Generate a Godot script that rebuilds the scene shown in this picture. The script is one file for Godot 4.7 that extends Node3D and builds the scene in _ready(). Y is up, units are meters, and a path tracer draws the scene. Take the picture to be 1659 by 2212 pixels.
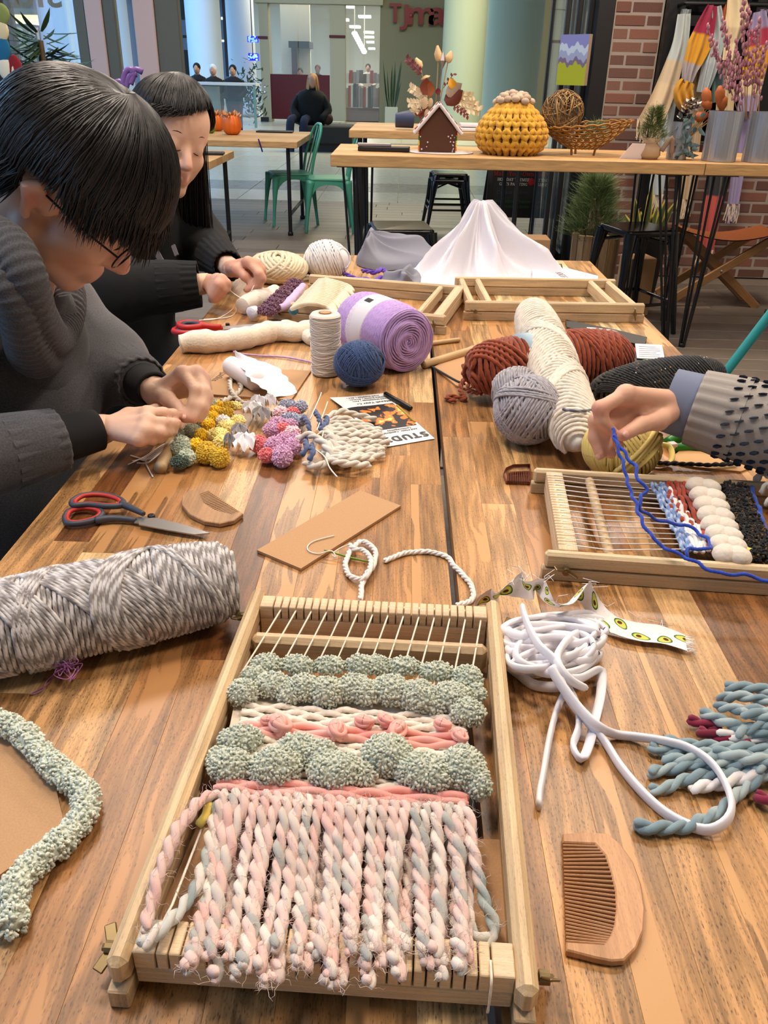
extends Node3D
# A weaving workshop in a mall studio: butcher-block table, looms, yarn, two makers and a third hand.

const TT := 0.80                      # height of the work table's top
const FPX := 1790.0                   # focal length in pixels of the 1659 x 2212 frame
var co := Vector3(0, 1.27, 0)         # lens position
var cf: Vector3
var cr: Vector3
var cu: Vector3
var rng := RandomNumberGenerator.new()
var names := {}
var mats := {}

func set_lens():
	var p := atan((1106.0 - 160.0) / FPX)
	var yaw := atan((855.0 - 829.5) / Vector2(FPX, 946.0).length())
	var roll := deg_to_rad(1.3)
	cf = Vector3(-sin(yaw) * cos(p), -sin(p), -cos(yaw) * cos(p))
	var r := Vector3(cos(yaw), 0, -sin(yaw))
	var u := r.cross(cf)
	cr = r * cos(roll) + u * sin(roll)
	cu = u * cos(roll) - r * sin(roll)

func ray(x: float, y: float) -> Vector3:
	return (cf * FPX + cr * (x - 829.5) - cu * (y - 1106.0)).normalized()

func P(x: float, y: float, h := TT) -> Vector3:      # where the line of sight meets the level h
	var d := ray(x, y)
	return co + d * ((h - co.y) / d.y)

func PD(x: float, y: float, z: float) -> Vector3:    # where it meets the upright plane at z
	var d := ray(x, y)
	return co + d * (z / d.z)

func PT(list: Array, h := TT) -> PackedVector3Array:  # [[x, y, lift], ...] on the level h
	var out := PackedVector3Array()
	for a in list:
		out.append(P(a[0], a[1], h + (a[2] if a.size() > 2 else 0.0)))
	return out

# ---------------------------------------------------------------- mesh building
class MB:
	var v := PackedVector3Array()
	var c := PackedColorArray()
	var uv := PackedVector2Array()
	var ix := PackedInt32Array()
	func add(p: Vector3, col := Color.WHITE, t := Vector2.ZERO) -> int:
		v.append(p); c.append(col); uv.append(t)
		return v.size() - 1
	func tri(a: int, b: int, d: int):
		ix.append(a); ix.append(b); ix.append(d)
	func quad(a: Vector3, b: Vector3, d: Vector3, e: Vector3, col := Color.WHITE, ta := Vector2.ZERO, tb := Vector2(1, 0), td := Vector2(1, 1), te := Vector2(0, 1)):
		var i := v.size()
		v.append(a); v.append(b); v.append(d); v.append(e)
		for k in 4: c.append(col)
		uv.append(ta); uv.append(tb); uv.append(td); uv.append(te)
		ix.append_array(PackedInt32Array([i, i + 1, i + 2, i, i + 2, i + 3]))
	func band(i0: int, n: int, closed := true):   # two rings of n vertices, one after the other
		for j in (n if closed else n - 1):
			var k := (j + 1) % n
			ix.append(i0 + j); ix.append(i0 + n + k); ix.append(i0 + n + j)
			ix.append(i0 + j); ix.append(i0 + k); ix.append(i0 + n + k)
	func fan(i0: int, n: int, centre: Vector3, flip := false, col := Color.WHITE, t := Vector2.ZERO):
		var m := add(centre, col, t)
		for j in n:
			var k := (j + 1) % n
			if flip: tri(m, i0 + j, i0 + k)
			else: tri(m, i0 + k, i0 + j)
	func shift(d: Vector3):
		for i in v.size(): v[i] += d

func mesh_of(m: MB, flat := false) -> ArrayMesh:
	var out := ArrayMesh.new()
	var a := []
	a.resize(Mesh.ARRAY_MAX)
	if flat:
		var n := m.ix.size()
		var v := PackedVector3Array(); v.resize(n)
		var nn := PackedVector3Array(); nn.resize(n)
		var c := PackedColorArray(); c.resize(n)
		var u := PackedVector2Array(); u.resize(n)
		for t in range(0, n, 3):
			var p := m.v[m.ix[t]]; var q := m.v[m.ix[t + 1]]; var r := m.v[m.ix[t + 2]]
			var f := (r - p).cross(q - p).normalized()
			for k in 3:
				var s := m.ix[t + k]
				v[t + k] = m.v[s]; nn[t + k] = f; c[t + k] = m.c[s]; u[t + k] = m.uv[s]
		a[Mesh.ARRAY_VERTEX] = v; a[Mesh.ARRAY_NORMAL] = nn; a[Mesh.ARRAY_COLOR] = c; a[Mesh.ARRAY_TEX_UV] = u
		out.add_surface_from_arrays(Mesh.PRIMITIVE_TRIANGLES, a)
		return out
	a[Mesh.ARRAY_VERTEX] = m.v; a[Mesh.ARRAY_COLOR] = m.c; a[Mesh.ARRAY_TEX_UV] = m.uv; a[Mesh.ARRAY_INDEX] = m.ix
	var nv := m.v.size()
	var acc := PackedVector3Array(); acc.resize(nv)
	var ix := m.ix
	var vv := m.v
	for t in range(0, ix.size(), 3):
		var i := ix[t]; var j := ix[t + 1]; var k := ix[t + 2]
		var p := vv[i]
		var f := (vv[k] - p).cross(vv[j] - p)
		acc[i] += f; acc[j] += f; acc[k] += f
	for i in nv:
		acc[i] = acc[i].normalized() if acc[i].length_squared() > 1e-24 else Vector3.UP
	a[Mesh.ARRAY_NORMAL] = acc
	out.add_surface_from_arrays(Mesh.PRIMITIVE_TRIANGLES, a)
	return out

func numbered(called: String) -> String:
	names[called] = names.get(called, -1) + 1
	return called if names[called] == 0 else "%s_%03d" % [called, names[called]]

func part(called: String, m, mat: Material, parent: Node3D, flat := false) -> MeshInstance3D:
	var o := MeshInstance3D.new()
	o.name = called
	o.mesh = mesh_of(m, flat) if m is MB else m
	o.material_override = mat
	parent.add_child(o, true)
	return o

func tag(o: Node3D, label: String, category: String, group := ""):
	o.set_meta("label", label); o.set_meta("category", category)
	if group: o.set_meta("group", group)

func thing(called: String, label: String, category: String, at := Vector3.ZERO, group := "") -> Node3D:
	var o := Node3D.new()
	o.name = numbered(called)
	add_child(o, true)
	o.position = at
	tag(o, label, category, group)
	return o

func solo(called: String, m, mat: Material, label: String, category: String, flat := false, group := "") -> MeshInstance3D:
	var o := part(numbered(called), m, mat, self, flat)
	tag(o, label, category, group)
	return o

func struct(called: String, m, mat: Material, flat := true, parent: Node3D = null) -> MeshInstance3D:
	var o := part(called, m, mat, parent if parent else self, flat)
	if not parent: o.set_meta("kind", "structure")
	return o

func struct_node(called: String) -> Node3D:
	var o := Node3D.new(); o.name = called; add_child(o, true); o.set_meta("kind", "structure")
	return o

# ---------------------------------------------------------------- materials
func mat(key: String, col: Color, rough := 0.7, metal := 0.0) -> StandardMaterial3D:
	if mats.has(key): return mats[key]
	var m := StandardMaterial3D.new()
	m.resource_name = key
	m.albedo_color = col
	m.roughness = rough
	m.metallic = metal
	m.cull_mode = BaseMaterial3D.CULL_DISABLED
	mats[key] = m
	return m

func vmat(key: String, rough := 0.9, sheen := 0.0) -> StandardMaterial3D:   # colour comes from the vertices
	if mats.has(key): return mats[key]
	var m := mat(key, Color.WHITE, rough)
	m.vertex_color_use_as_albedo = true
	if sheen > 0.0:
		m.rim_enabled = true; m.rim = sheen; m.rim_tint = 0.6
	return m

func fuzz(m: StandardMaterial3D, scale := 700.0, depth := 0.03) -> StandardMaterial3D:   # fine fibre relief
	m.heightmap_enabled = true
	m.heightmap_texture = noise_tex("fuzz", 0.12, 3)
	m.heightmap_scale = depth
	m.uv1_triplanar = true
	m.uv1_scale = Vector3.ONE * scale / 10.0
	return m

func noise_tex(key: String, freq: float, octaves := 3, size := 256, ramp: Gradient = null, sd := 1) -> NoiseTexture2D:
	if mats.has("tex " + key): return mats["tex " + key]
	var n := FastNoiseLite.new()
	n.noise_type = FastNoiseLite.TYPE_SIMPLEX_SMOOTH
	n.frequency = freq; n.fractal_octaves = octaves; n.seed = sd
	var t := NoiseTexture2D.new()
	t.width = size; t.height = size; t.seamless = true; t.noise = n
	if ramp: t.color_ramp = ramp
	mats["tex " + key] = t
	return t

func ramp(cols: Array) -> Gradient:
	var g := Gradient.new()
	var off := PackedFloat32Array(); var cc := PackedColorArray()
	for i in cols.size():
		off.append(float(i) / maxf(1.0, cols.size() - 1)); cc.append(cols[i])
	g.offsets = off; g.colors = cc
	return g

func mottled(key: String, a: Color, b: Color, freq: float, scale: float, rough := 0.8) -> StandardMaterial3D:
	if mats.has(key): return mats[key]
	var m := mat(key, Color.WHITE, rough)
	m.albedo_texture = noise_tex(key, freq, 4, 256, ramp([a, b]), key.length())
	m.uv1_triplanar = true; m.uv1_world_triplanar = true
	m.uv1_scale = Vector3.ONE * scale
	return m

func lin(c: Color) -> Color:     # an sRGB colour as a vertex colour
	return c.srgb_to_linear()

func hx(s: String) -> Color:
	return Color.html(s).srgb_to_linear()

# ---------------------------------------------------------------- shapes
func obox(m: MB, at: Vector3, size: Vector3, b := Basis.IDENTITY, bev := 0.0, col := Color.WHITE, uvs := 1.0, uvo := Vector2.ZERO):
	# a box with chamfered edges; uv runs along the longest of x and z
	var h := size * 0.5
	bev = minf(bev, minf(h.x, minf(h.y, h.z)) * 0.95)
	var lim := Vector3(h.x - bev, h.y - bev, h.z - bev)
	var ids := {}
	for s in 8:
		var sx := 1.0 if s & 1 else -1.0
		var sy := 1.0 if s & 2 else -1.0
		var sz := 1.0 if s & 4 else -1.0
		for ax in 3:
			var p := Vector3(sx * lim.x, sy * lim.y, sz * lim.z)
			p[ax] = (sx if ax == 0 else sy if ax == 1 else sz) * h[ax]
			var t := Vector2(p.x, p.z)
			if ax == 0: t = Vector2(p.y, p.z)
			elif ax == 2: t = Vector2(p.x, p.y)
			ids[s * 3 + ax] = m.add(at + b * p, col, t * uvs + uvo)
	for ax in 3:
		var a1 := (ax + 1) % 3
		var a2 := (ax + 2) % 3
		for sgn in 2:
			var q := []
			for k in [[0, 0], [1, 0], [1, 1], [0, 1]]:
				q.append(ids[((sgn << ax) | (k[0] << a1) | (k[1] << a2)) * 3 + ax])
			if sgn: q.reverse()
			m.tri(q[0], q[1], q[2]); m.tri(q[0], q[2], q[3])
		if bev > 0.0:
			for s1 in 2:
				for s2 in 2:       # the edge along ax between faces a1 and a2
					var lo := (s1 << a1) | (s2 << a2)
					var hi := lo | (1 << ax)
					var q := [ids[lo * 3 + a1], ids[hi * 3 + a1], ids[hi * 3 + a2], ids[lo * 3 + a2]]
					if s1 != s2: q.reverse()
					m.tri(q[0], q[1], q[2]); m.tri(q[0], q[2], q[3])
	if bev > 0.0:
		for s in 8:
			var odd := ((s & 1) + ((s >> 1) & 1) + ((s >> 2) & 1)) % 2
			if odd: m.tri(ids[s * 3], ids[s * 3 + 2], ids[s * 3 + 1])
			else: m.tri(ids[s * 3], ids[s * 3 + 1], ids[s * 3 + 2])

func bar(m: MB, a: Vector3, b: Vector3, w: float, t: float, bev := 0.002, up := Vector3.UP, col := Color.WHITE, uvs := 1.0, uvo := Vector2.ZERO):
	# a beam from a to b, w wide and t thick (along up)
	var z := (b - a).normalized()
	var x := up.cross(z).normalized()
	var y := z.cross(x)
	obox(m, (a + b) * 0.5, Vector3(w, t, a.distance_to(b)), Basis(x, y, z), bev, col, uvs, uvo)

func frames(pts: PackedVector3Array) -> Array:
	var n := pts.size()
	var out := []
	var t0 := (pts[1] - pts[0]).normalized()
	var u := Vector3.UP if absf(t0.y) < 0.9 else Vector3.RIGHT
	var nx := (u - t0 * u.dot(t0)).normalized()
	for i in n:
		var t := (pts[mini(i + 1, n - 1)] - pts[maxi(i - 1, 0)]).normalized()
		if t == Vector3.ZERO: t = t0
		nx = nx - t * nx.dot(t)
		nx = nx.normalized() if nx.length_squared() > 1e-12 else t.cross(Vector3(0.3, 0.7, 0.2)).normalized()
		out.append([nx, nx.cross(t)])
		t0 = t
	return out

func smooth(pts: PackedVector3Array, step: float, closed := false) -> PackedVector3Array:   # Catmull-Rom, about one point a step
	var out := PackedVector3Array()
	var n := pts.size()
	for i in (n if closed else n - 1):
		var p0 := pts[(i - 1 + n) % n] if closed else pts[maxi(i - 1, 0)]
		var p1 := pts[i]
		var p2 := pts[(i + 1) % n]
		var p3 := pts[(i + 2) % n] if closed else pts[mini(i + 2, n - 1)]
		var k := maxi(1, int(ceil(p1.distance_to(p2) / step)))
		for j in k:
			out.append(p1.cubic_interpolate(p2, p0, p3, float(j) / k))
	out.append(pts[0] if closed else pts[n - 1])
	return out

# A tube along pts. lobes > 1 gives plied yarn: lobes turn once every `pitch` metres; cols are the colours of the plies.
func tube(m: MB, pts: PackedVector3Array, r: float, sides := 8, cols := [], o := {}):
	var n := pts.size()
	if n < 2: return
	var lobes: int = o.get("lobes", 0)
	var depth: float = o.get("depth", 0.28)
	var pitch: float = o.get("pitch", r * 7.0)
	var taper: float = o.get("taper", 1.0)      # radius at both ends
	var tend: float = o.get("tail", taper)
	var flat: float = o.get("flat", 1.0)        # squash of the second axis
	var wob: float = o.get("wobble", 0.0)
	var us: float = o.get("uvs", 1.0)
	var radii: PackedFloat32Array = o.get("radii", PackedFloat32Array())
	var closed: bool = o.get("closed", false)
	var spin: float = o.get("spin", 0.0)
	var run: float = o.get("run", 0.0)          # length of one colour of a variegated yarn
	var sd: int = o.get("seed", 0)
	var fr := frames(pts)
	var i0 := m.v.size()
	var s := 0.0
	var white: Color = cols[0] if cols.size() else Color.WHITE
	var nc := cols.size()
	for i in n:
		if i: s += pts[i].distance_to(pts[i - 1])
		var rr := r
		if radii.size(): rr *= radii[i]
		if not closed:
			if i == 0: rr *= taper
			elif i == n - 1: rr *= tend
		if wob > 0.0: rr *= 1.0 + wob * sin(s / r * 0.9 + sin(s / r * 0.37) * 3.0)
		var a: Vector3 = fr[i][0]
		var b: Vector3 = fr[i][1]
		var ph := s / pitch * TAU + spin
		for j in sides:
			var th := TAU * j / sides
			var q := rr
			var col := white
			if lobes:
				var w := fposmod((th + ph) * lobes / TAU, 1.0)
				q *= 1.0 - depth * pow(absf(2.0 * w - 1.0), 2.2)
				if run > 0.0:
					var ply := int(fposmod((th + ph) * lobes / TAU, lobes))
					col = cols[absi(hash(int(s / run + ply * 0.37 + sd * 0.61) * 31 + ply * 7 + sd)) % nc]
				elif nc > 1: col = cols[int(fposmod((th + ph) * lobes / TAU, lobes)) % nc]
			elif nc > 1: col = cols[int(float(i) / n * nc) % nc]
			m.v.append(pts[i] + a * (cos(th) * q) + b * (sin(th) * q * flat))
			m.c.append(col)
			m.uv.append(Vector2(float(j) / sides, s * us))
	for i in n - 1:
		m.band(i0 + i * sides, sides)
	if not closed:
		m.fan(i0, sides, pts[0], false, white)
		m.fan(i0 + (n - 1) * sides, sides, pts[n - 1], true, white)

func yarn(m: MB, pts: PackedVector3Array, r: float, cols: Array, o := {}):
	var oo := {"lobes": 3, "sides": 9, "depth": 0.3, "taper": 0.75}
	oo.merge(o, true)
	tube(m, smooth(pts, o.get("step", r * 0.9)), r, oo.sides, cols, oo)

# Chunky yarn as its plies: each ply is a tube winding round the path, in its own run of colours.
func twist(m: MB, pts: PackedVector3Array, r: float, cols: Array, o := {}):
	var plies: int = o.get("plies", 2)
	var pitch: float = o.get("pitch", r * 6.5)
	var sides: int = o.get("sides", 7)
	var p := smooth(pts, o.get("step", r * 0.75))
	var fr := frames(p)
	var sd: int = o.get("seed", 0)
	var run: float = o.get("run", 0.02)
	var rp: float = r * (0.60 if plies == 2 else 0.52)
	var off: float = r * (0.42 if plies == 2 else 0.5)
	for k in plies:
		var q := PackedVector3Array()
		var rad := PackedFloat32Array()
		var s := 0.0
		for i in p.size():
			if i: s += p[i].distance_to(p[i - 1])
			var a := s / pitch * TAU + TAU * k / plies + sd
			var thick := 1.0 + 0.14 * sin(s / r * 0.23 + sd * 1.7 + k * 2.0)
			q.append(p[i] + (fr[i][0] * cos(a) + fr[i][1] * sin(a)) * off * thick)
			rad.append(thick * (0.55 if i == 0 or i == p.size() - 1 else 1.0))
		var i0 := m.v.size()
		tube(m, q, rp, sides, [cols[0]], {"radii": rad})
		if cols.size() > 1:      # colour runs of this ply, blending into each other
			var per := sides
			s = 0.0
			for i in p.size():
				if i: s += p[i].distance_to(p[i - 1])
				var f := s / run + k * 3.3 + sd * 1.61
				var ca: Color = cols[absi(hash(int(f) * 13 + k * 5 + sd)) % cols.size()]
				var cb: Color = cols[absi(hash((int(f) + 1) * 13 + k * 5 + sd)) % cols.size()]
				var cc := ca.lerp(cb, smoothstep(0.35, 0.65, f - floorf(f)))
				for j in per: m.c[i0 + i * per + j] = cc

func rod(m: MB, a: Vector3, b: Vector3, r: float, sides := 12, col := Color.WHITE, r2 := -1.0):
	var k := 1.0 if r2 < 0.0 else r2 / r
	tube(m, PackedVector3Array([a, b]), r, sides, [col], {"taper": 1.0, "tail": k})

func lathe(m: MB, at: Vector3, prof: Array, seg := 24, b := Basis.IDENTITY, col := Color.WHITE, vs := 1.0):
	# prof: [[radius, height], ...] upwards
	var i0 := m.v.size()
	for i in prof.size():
		for j in seg:
			var th := TAU * j / seg
			m.add(at + b * Vector3(cos(th) * prof[i][0], prof[i][1], sin(th) * prof[i][0]), prof[i][2] if prof[i].size() > 2 else col, Vector2(float(j) / seg, prof[i][1] * vs))
	for i in prof.size() - 1:
		m.band(i0 + i * seg, seg)
	if prof[0][0] > 1e-5: m.fan(i0, seg, at + b * Vector3(0, prof[0][1], 0), false, col)
	if prof[-1][0] > 1e-5: m.fan(i0 + (prof.size() - 1) * seg, seg, at + b * Vector3(0, prof[-1][1], 0), true, col)

func ball(m: MB, at: Vector3, r: Vector3, seg := 12, rings := 8, col := Color.WHITE, b := Basis.IDENTITY, jit := 0.0):
	var i0 := m.v.size()
	for i in range(1, rings):
		var t := PI * i / rings
		for j in seg:
			var th := TAU * j / seg
			var k := 1.0 + (rng.randf_range(-jit, jit) if jit > 0.0 else 0.0)
			m.add(at + b * (Vector3(sin(t) * cos(th), -cos(t), sin(t) * sin(th)) * r * k), col, Vector2(float(j) / seg, float(i) / rings))
	for i in rings - 2:
		m.band(i0 + i * seg, seg)
	m.fan(i0, seg, at + b * Vector3(0, -r.y, 0), false, col)
	m.fan(i0 + (rings - 2) * seg, seg, at + b * Vector3(0, r.y, 0), true, col)

func prism(m: MB, pts: PackedVector2Array, at: Vector3, b: Basis, y0: float, y1: float, col := Color.WHITE, bev := 0.0, uvs := 1.0):
	# an outline in the plane of b.x and b.z, from y0 up to y1 along b.y
	var n := pts.size()
	var area := 0.0
	for i in n:
		area += pts[i].cross(pts[(i + 1) % n])
	if area < 0.0: pts.reverse()
	var ins := PackedVector2Array()
	for i in n:
		var d1 := (pts[i] - pts[(i - 1 + n) % n]).normalized()
		var d2 := (pts[(i + 1) % n] - pts[i]).normalized()
		var nn := Vector2(-d1.y - d2.y, d1.x + d2.x)
		var k := nn.length()
		ins.append(pts[i] + (nn / k * bev / maxf(0.5, k * 0.5) if k > 1e-6 else Vector2.ZERO))
	var tr := Geometry2D.triangulate_polygon(ins)
	var rings := []
	var levels := [[pts, y0], [pts, y1]] if bev <= 0.0 else [[ins, y0], [pts, y0 + bev], [pts, y1 - bev], [ins, y1]]
	for L in levels:
		var i0 := m.v.size()
		for p in L[0]:
			m.add(at + b.x * p.x + b.z * p.y + b.y * L[1], col, p * uvs)
		rings.append(i0)
	for k in rings.size() - 1:
		for j in n:
			var e := (j + 1) % n
			m.tri(rings[k] + j, rings[k + 1] + e, rings[k + 1] + j)
			m.tri(rings[k] + j, rings[k] + e, rings[k + 1] + e)
	for t in range(0, tr.size(), 3):
		var a := ins[tr[t]]; var bb := ins[tr[t + 1]]; var cc := ins[tr[t + 2]]
		var s := (bb - a).cross(cc - a) < 0.0
		var lo: int = rings[0]
		var hi: int = rings[-1]
		if s:
			m.tri(hi + tr[t], hi + tr[t + 2], hi + tr[t + 1]); m.tri(lo + tr[t], lo + tr[t + 1], lo + tr[t + 2])
		else:
			m.tri(hi + tr[t], hi + tr[t + 1], hi + tr[t + 2]); m.tri(lo + tr[t], lo + tr[t + 2], lo + tr[t + 1])

func sheet(m: MB, nu: int, nv: int, f: Callable, col := Color.WHITE, thick := 0.0):
	# a surface f(u, v) over the unit square, with a second face `thick` below it when asked
	for side in (2 if thick > 0.0 else 1):
		var i0 := m.v.size()
		for i in nu + 1:
			for j in nv + 1:
				var u := float(i) / nu
				var w := float(j) / nv
				var p: Vector3 = f.call(u, w)
				m.add(p - Vector3(0, thick * side, 0), col, Vector2(u, w))
		for i in nu:
			for j in nv:
				var a := i0 + i * (nv + 1) + j
				var q := [a, a + 1, a + nv + 2, a + nv + 1]
				if side: q.reverse()
				m.tri(q[0], q[1], q[2]); m.tri(q[0], q[2], q[3])

func px2(list: Array, at: Vector3, h := TT) -> PackedVector2Array:   # pixel outline on level h, relative to at
	var out := PackedVector2Array()
	for a in list:
		var p := P(a[0], a[1], h) - at
		out.append(Vector2(p.x, p.z))
	return out

func round2(pts: PackedVector2Array, r: float, k := 4) -> PackedVector2Array:   # rounded corners
	var out := PackedVector2Array()
	var n := pts.size()
	for i in n:
		var a := pts[(i - 1 + n) % n]; var b := pts[i]; var c := pts[(i + 1) % n]
		var rr := minf(r, minf(a.distance_to(b), c.distance_to(b)) * 0.45)
		var s := b + (a - b).normalized() * rr
		var e := b + (c - b).normalized() * rr
		for j in k + 1:
			var t := float(j) / k
			out.append(s.lerp(b, t).lerp(b.lerp(e, t), t))
	return out

func _ready():
	rng.seed = 7
	set_lens()
	var cam := Camera3D.new()
	cam.name = "camera"
	cam.fov = rad_to_deg(2.0 * atan(1106.0 / FPX))
	cam.near = 0.05; cam.far = 200.0
	cam.transform = Transform3D(Basis(cr, cu, -cf), co)
	add_child(cam)
	cam.current = true
	var env := Environment.new()
	env.background_mode = Environment.BG_COLOR
	env.background_color = Color(0.55, 0.66, 0.8)
	env.background_energy_multiplier = 0.35
	env.tonemap_mode = Environment.TONE_MAPPER_LINEAR
	env.tonemap_exposure = 1.68
	env.sdfgi_enabled = true; env.ssao_enabled = true; env.ssil_enabled = true
	var we := WorldEnvironment.new()
	we.name = "surroundings"; we.environment = env
	add_child(we)
	# the studio's ceiling lamps: warm panels over and beyond the table
	for l in [[-1.0, -2.7, 0.55, 2.5], [0.75, -2.5, 0.55, 1.8], [-0.8, -0.9, 0.5, 2.6], [1.3, -0.5, 0.5, 2.2], [-0.8, -5.4, 0.6, 3.2], [1.4, -4.6, 0.6, 4.4], [-1.2, -8.0, 0.6, 2.4], [3.0, -3.2, 0.6, 2.0]]:
		ceiling_lamp(Vector3(l[0], 3.37, l[1]), l[2], l[3], Color(1.0, 0.94, 0.88))
	# the mall outside: cool panels high up; the glass front on the left lets their light in
	for l in [[-6.6, 5.9, 1.0, 4.0, 60.0], [-8.0, 5.9, -9.0, 4.0, 36.0], [-9.0, 5.9, -20.0, 4.0, 60.0], [-12.0, 5.9, -32.0, 4.0, 70.0]]:
		mall_lamp(Vector3(l[0], l[1], l[2]), l[3], l[4], Color(0.55, 0.77, 1.0))
	for l in [[0.0, 5.9, -18.5, 3.0, 22.0], [3.5, 5.9, -20.0, 3.0, 16.0]]:
		mall_lamp(Vector3(l[0], l[1], l[2]), l[3], l[4], Color(1.0, 0.95, 0.8))
	build_shell()
	build_mall()
	build_table()
	build_front_loom()
	build_near_things()
	build_middle_things()
	build_far_things()
	build_furniture()
	build_display()
	build_people()
	print("built")

func ceiling_lamp(at: Vector3, size: float, energy: float, col: Color):
	var t := thing("ceiling_lamp", "round warm ceiling lamp above the studio", "lamp", at, "ceiling lamps of the studio")
	var m := MB.new()
	lathe(m, Vector3.ZERO, [[size * 0.52, 0.0], [size * 0.55, 0.012], [size * 0.55, 0.03]], 24)
	part("lamp_housing", m, mat("lamp white", Color(0.9, 0.9, 0.88), 0.6), t)
	var g := MB.new()
	lathe(g, Vector3(0, -0.004, 0), [[size * 0.49, 0.0], [size * 0.5, 0.003]], 24)
	var gm := mat("lamp glow", Color(1, 1, 1), 0.6)
	gm.emission_enabled = true; gm.emission = Color(1.0, 0.86, 0.68); gm.emission_energy_multiplier = 3.0
	part("lamp_glow", g, gm, t)
	area(at + Vector3(0, -0.02, 0), size, energy, col)

func mall_lamp(at: Vector3, size: float, energy: float, col: Color):
	var t := thing("skylight_panel", "large glowing ceiling panel of the mall concourse", "ceiling light", at, "ceiling panels of the mall")
	var m := MB.new()
	obox(m, Vector3(0, 0.05, 0), Vector3(size, 0.08, size))
	var gm := mat("mall glow %.2f" % col.r, Color(1, 1, 1), 0.6)
	gm.emission_enabled = true; gm.emission = col; gm.emission_energy_multiplier = 2.0
	part("lamp_glow", m, gm, t, true)
	area(at + Vector3(0, -0.03, 0), size, energy, col)

func area(at: Vector3, size: float, energy: float, col: Color):
	var a := AreaLight3D.new()
	a.name = "lamp_light"
	a.area_size = Vector2(size, size)
	a.light_energy = energy; a.light_color = col
	a.area_range = 40.0
	a.shadow_enabled = true
	a.rotation_degrees = Vector3(-90, 0, 0)
	a.position = at
	add_child(a, true)

# ---------------------------------------------------------------- the studio's shell
func wall(called: String, a: Vector3, b: Vector3, m: Material) -> MeshInstance3D:
	var k := MB.new()
	obox(k, (a + b) * 0.5, (b - a).abs())
	return struct(called, k, m, true)

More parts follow.
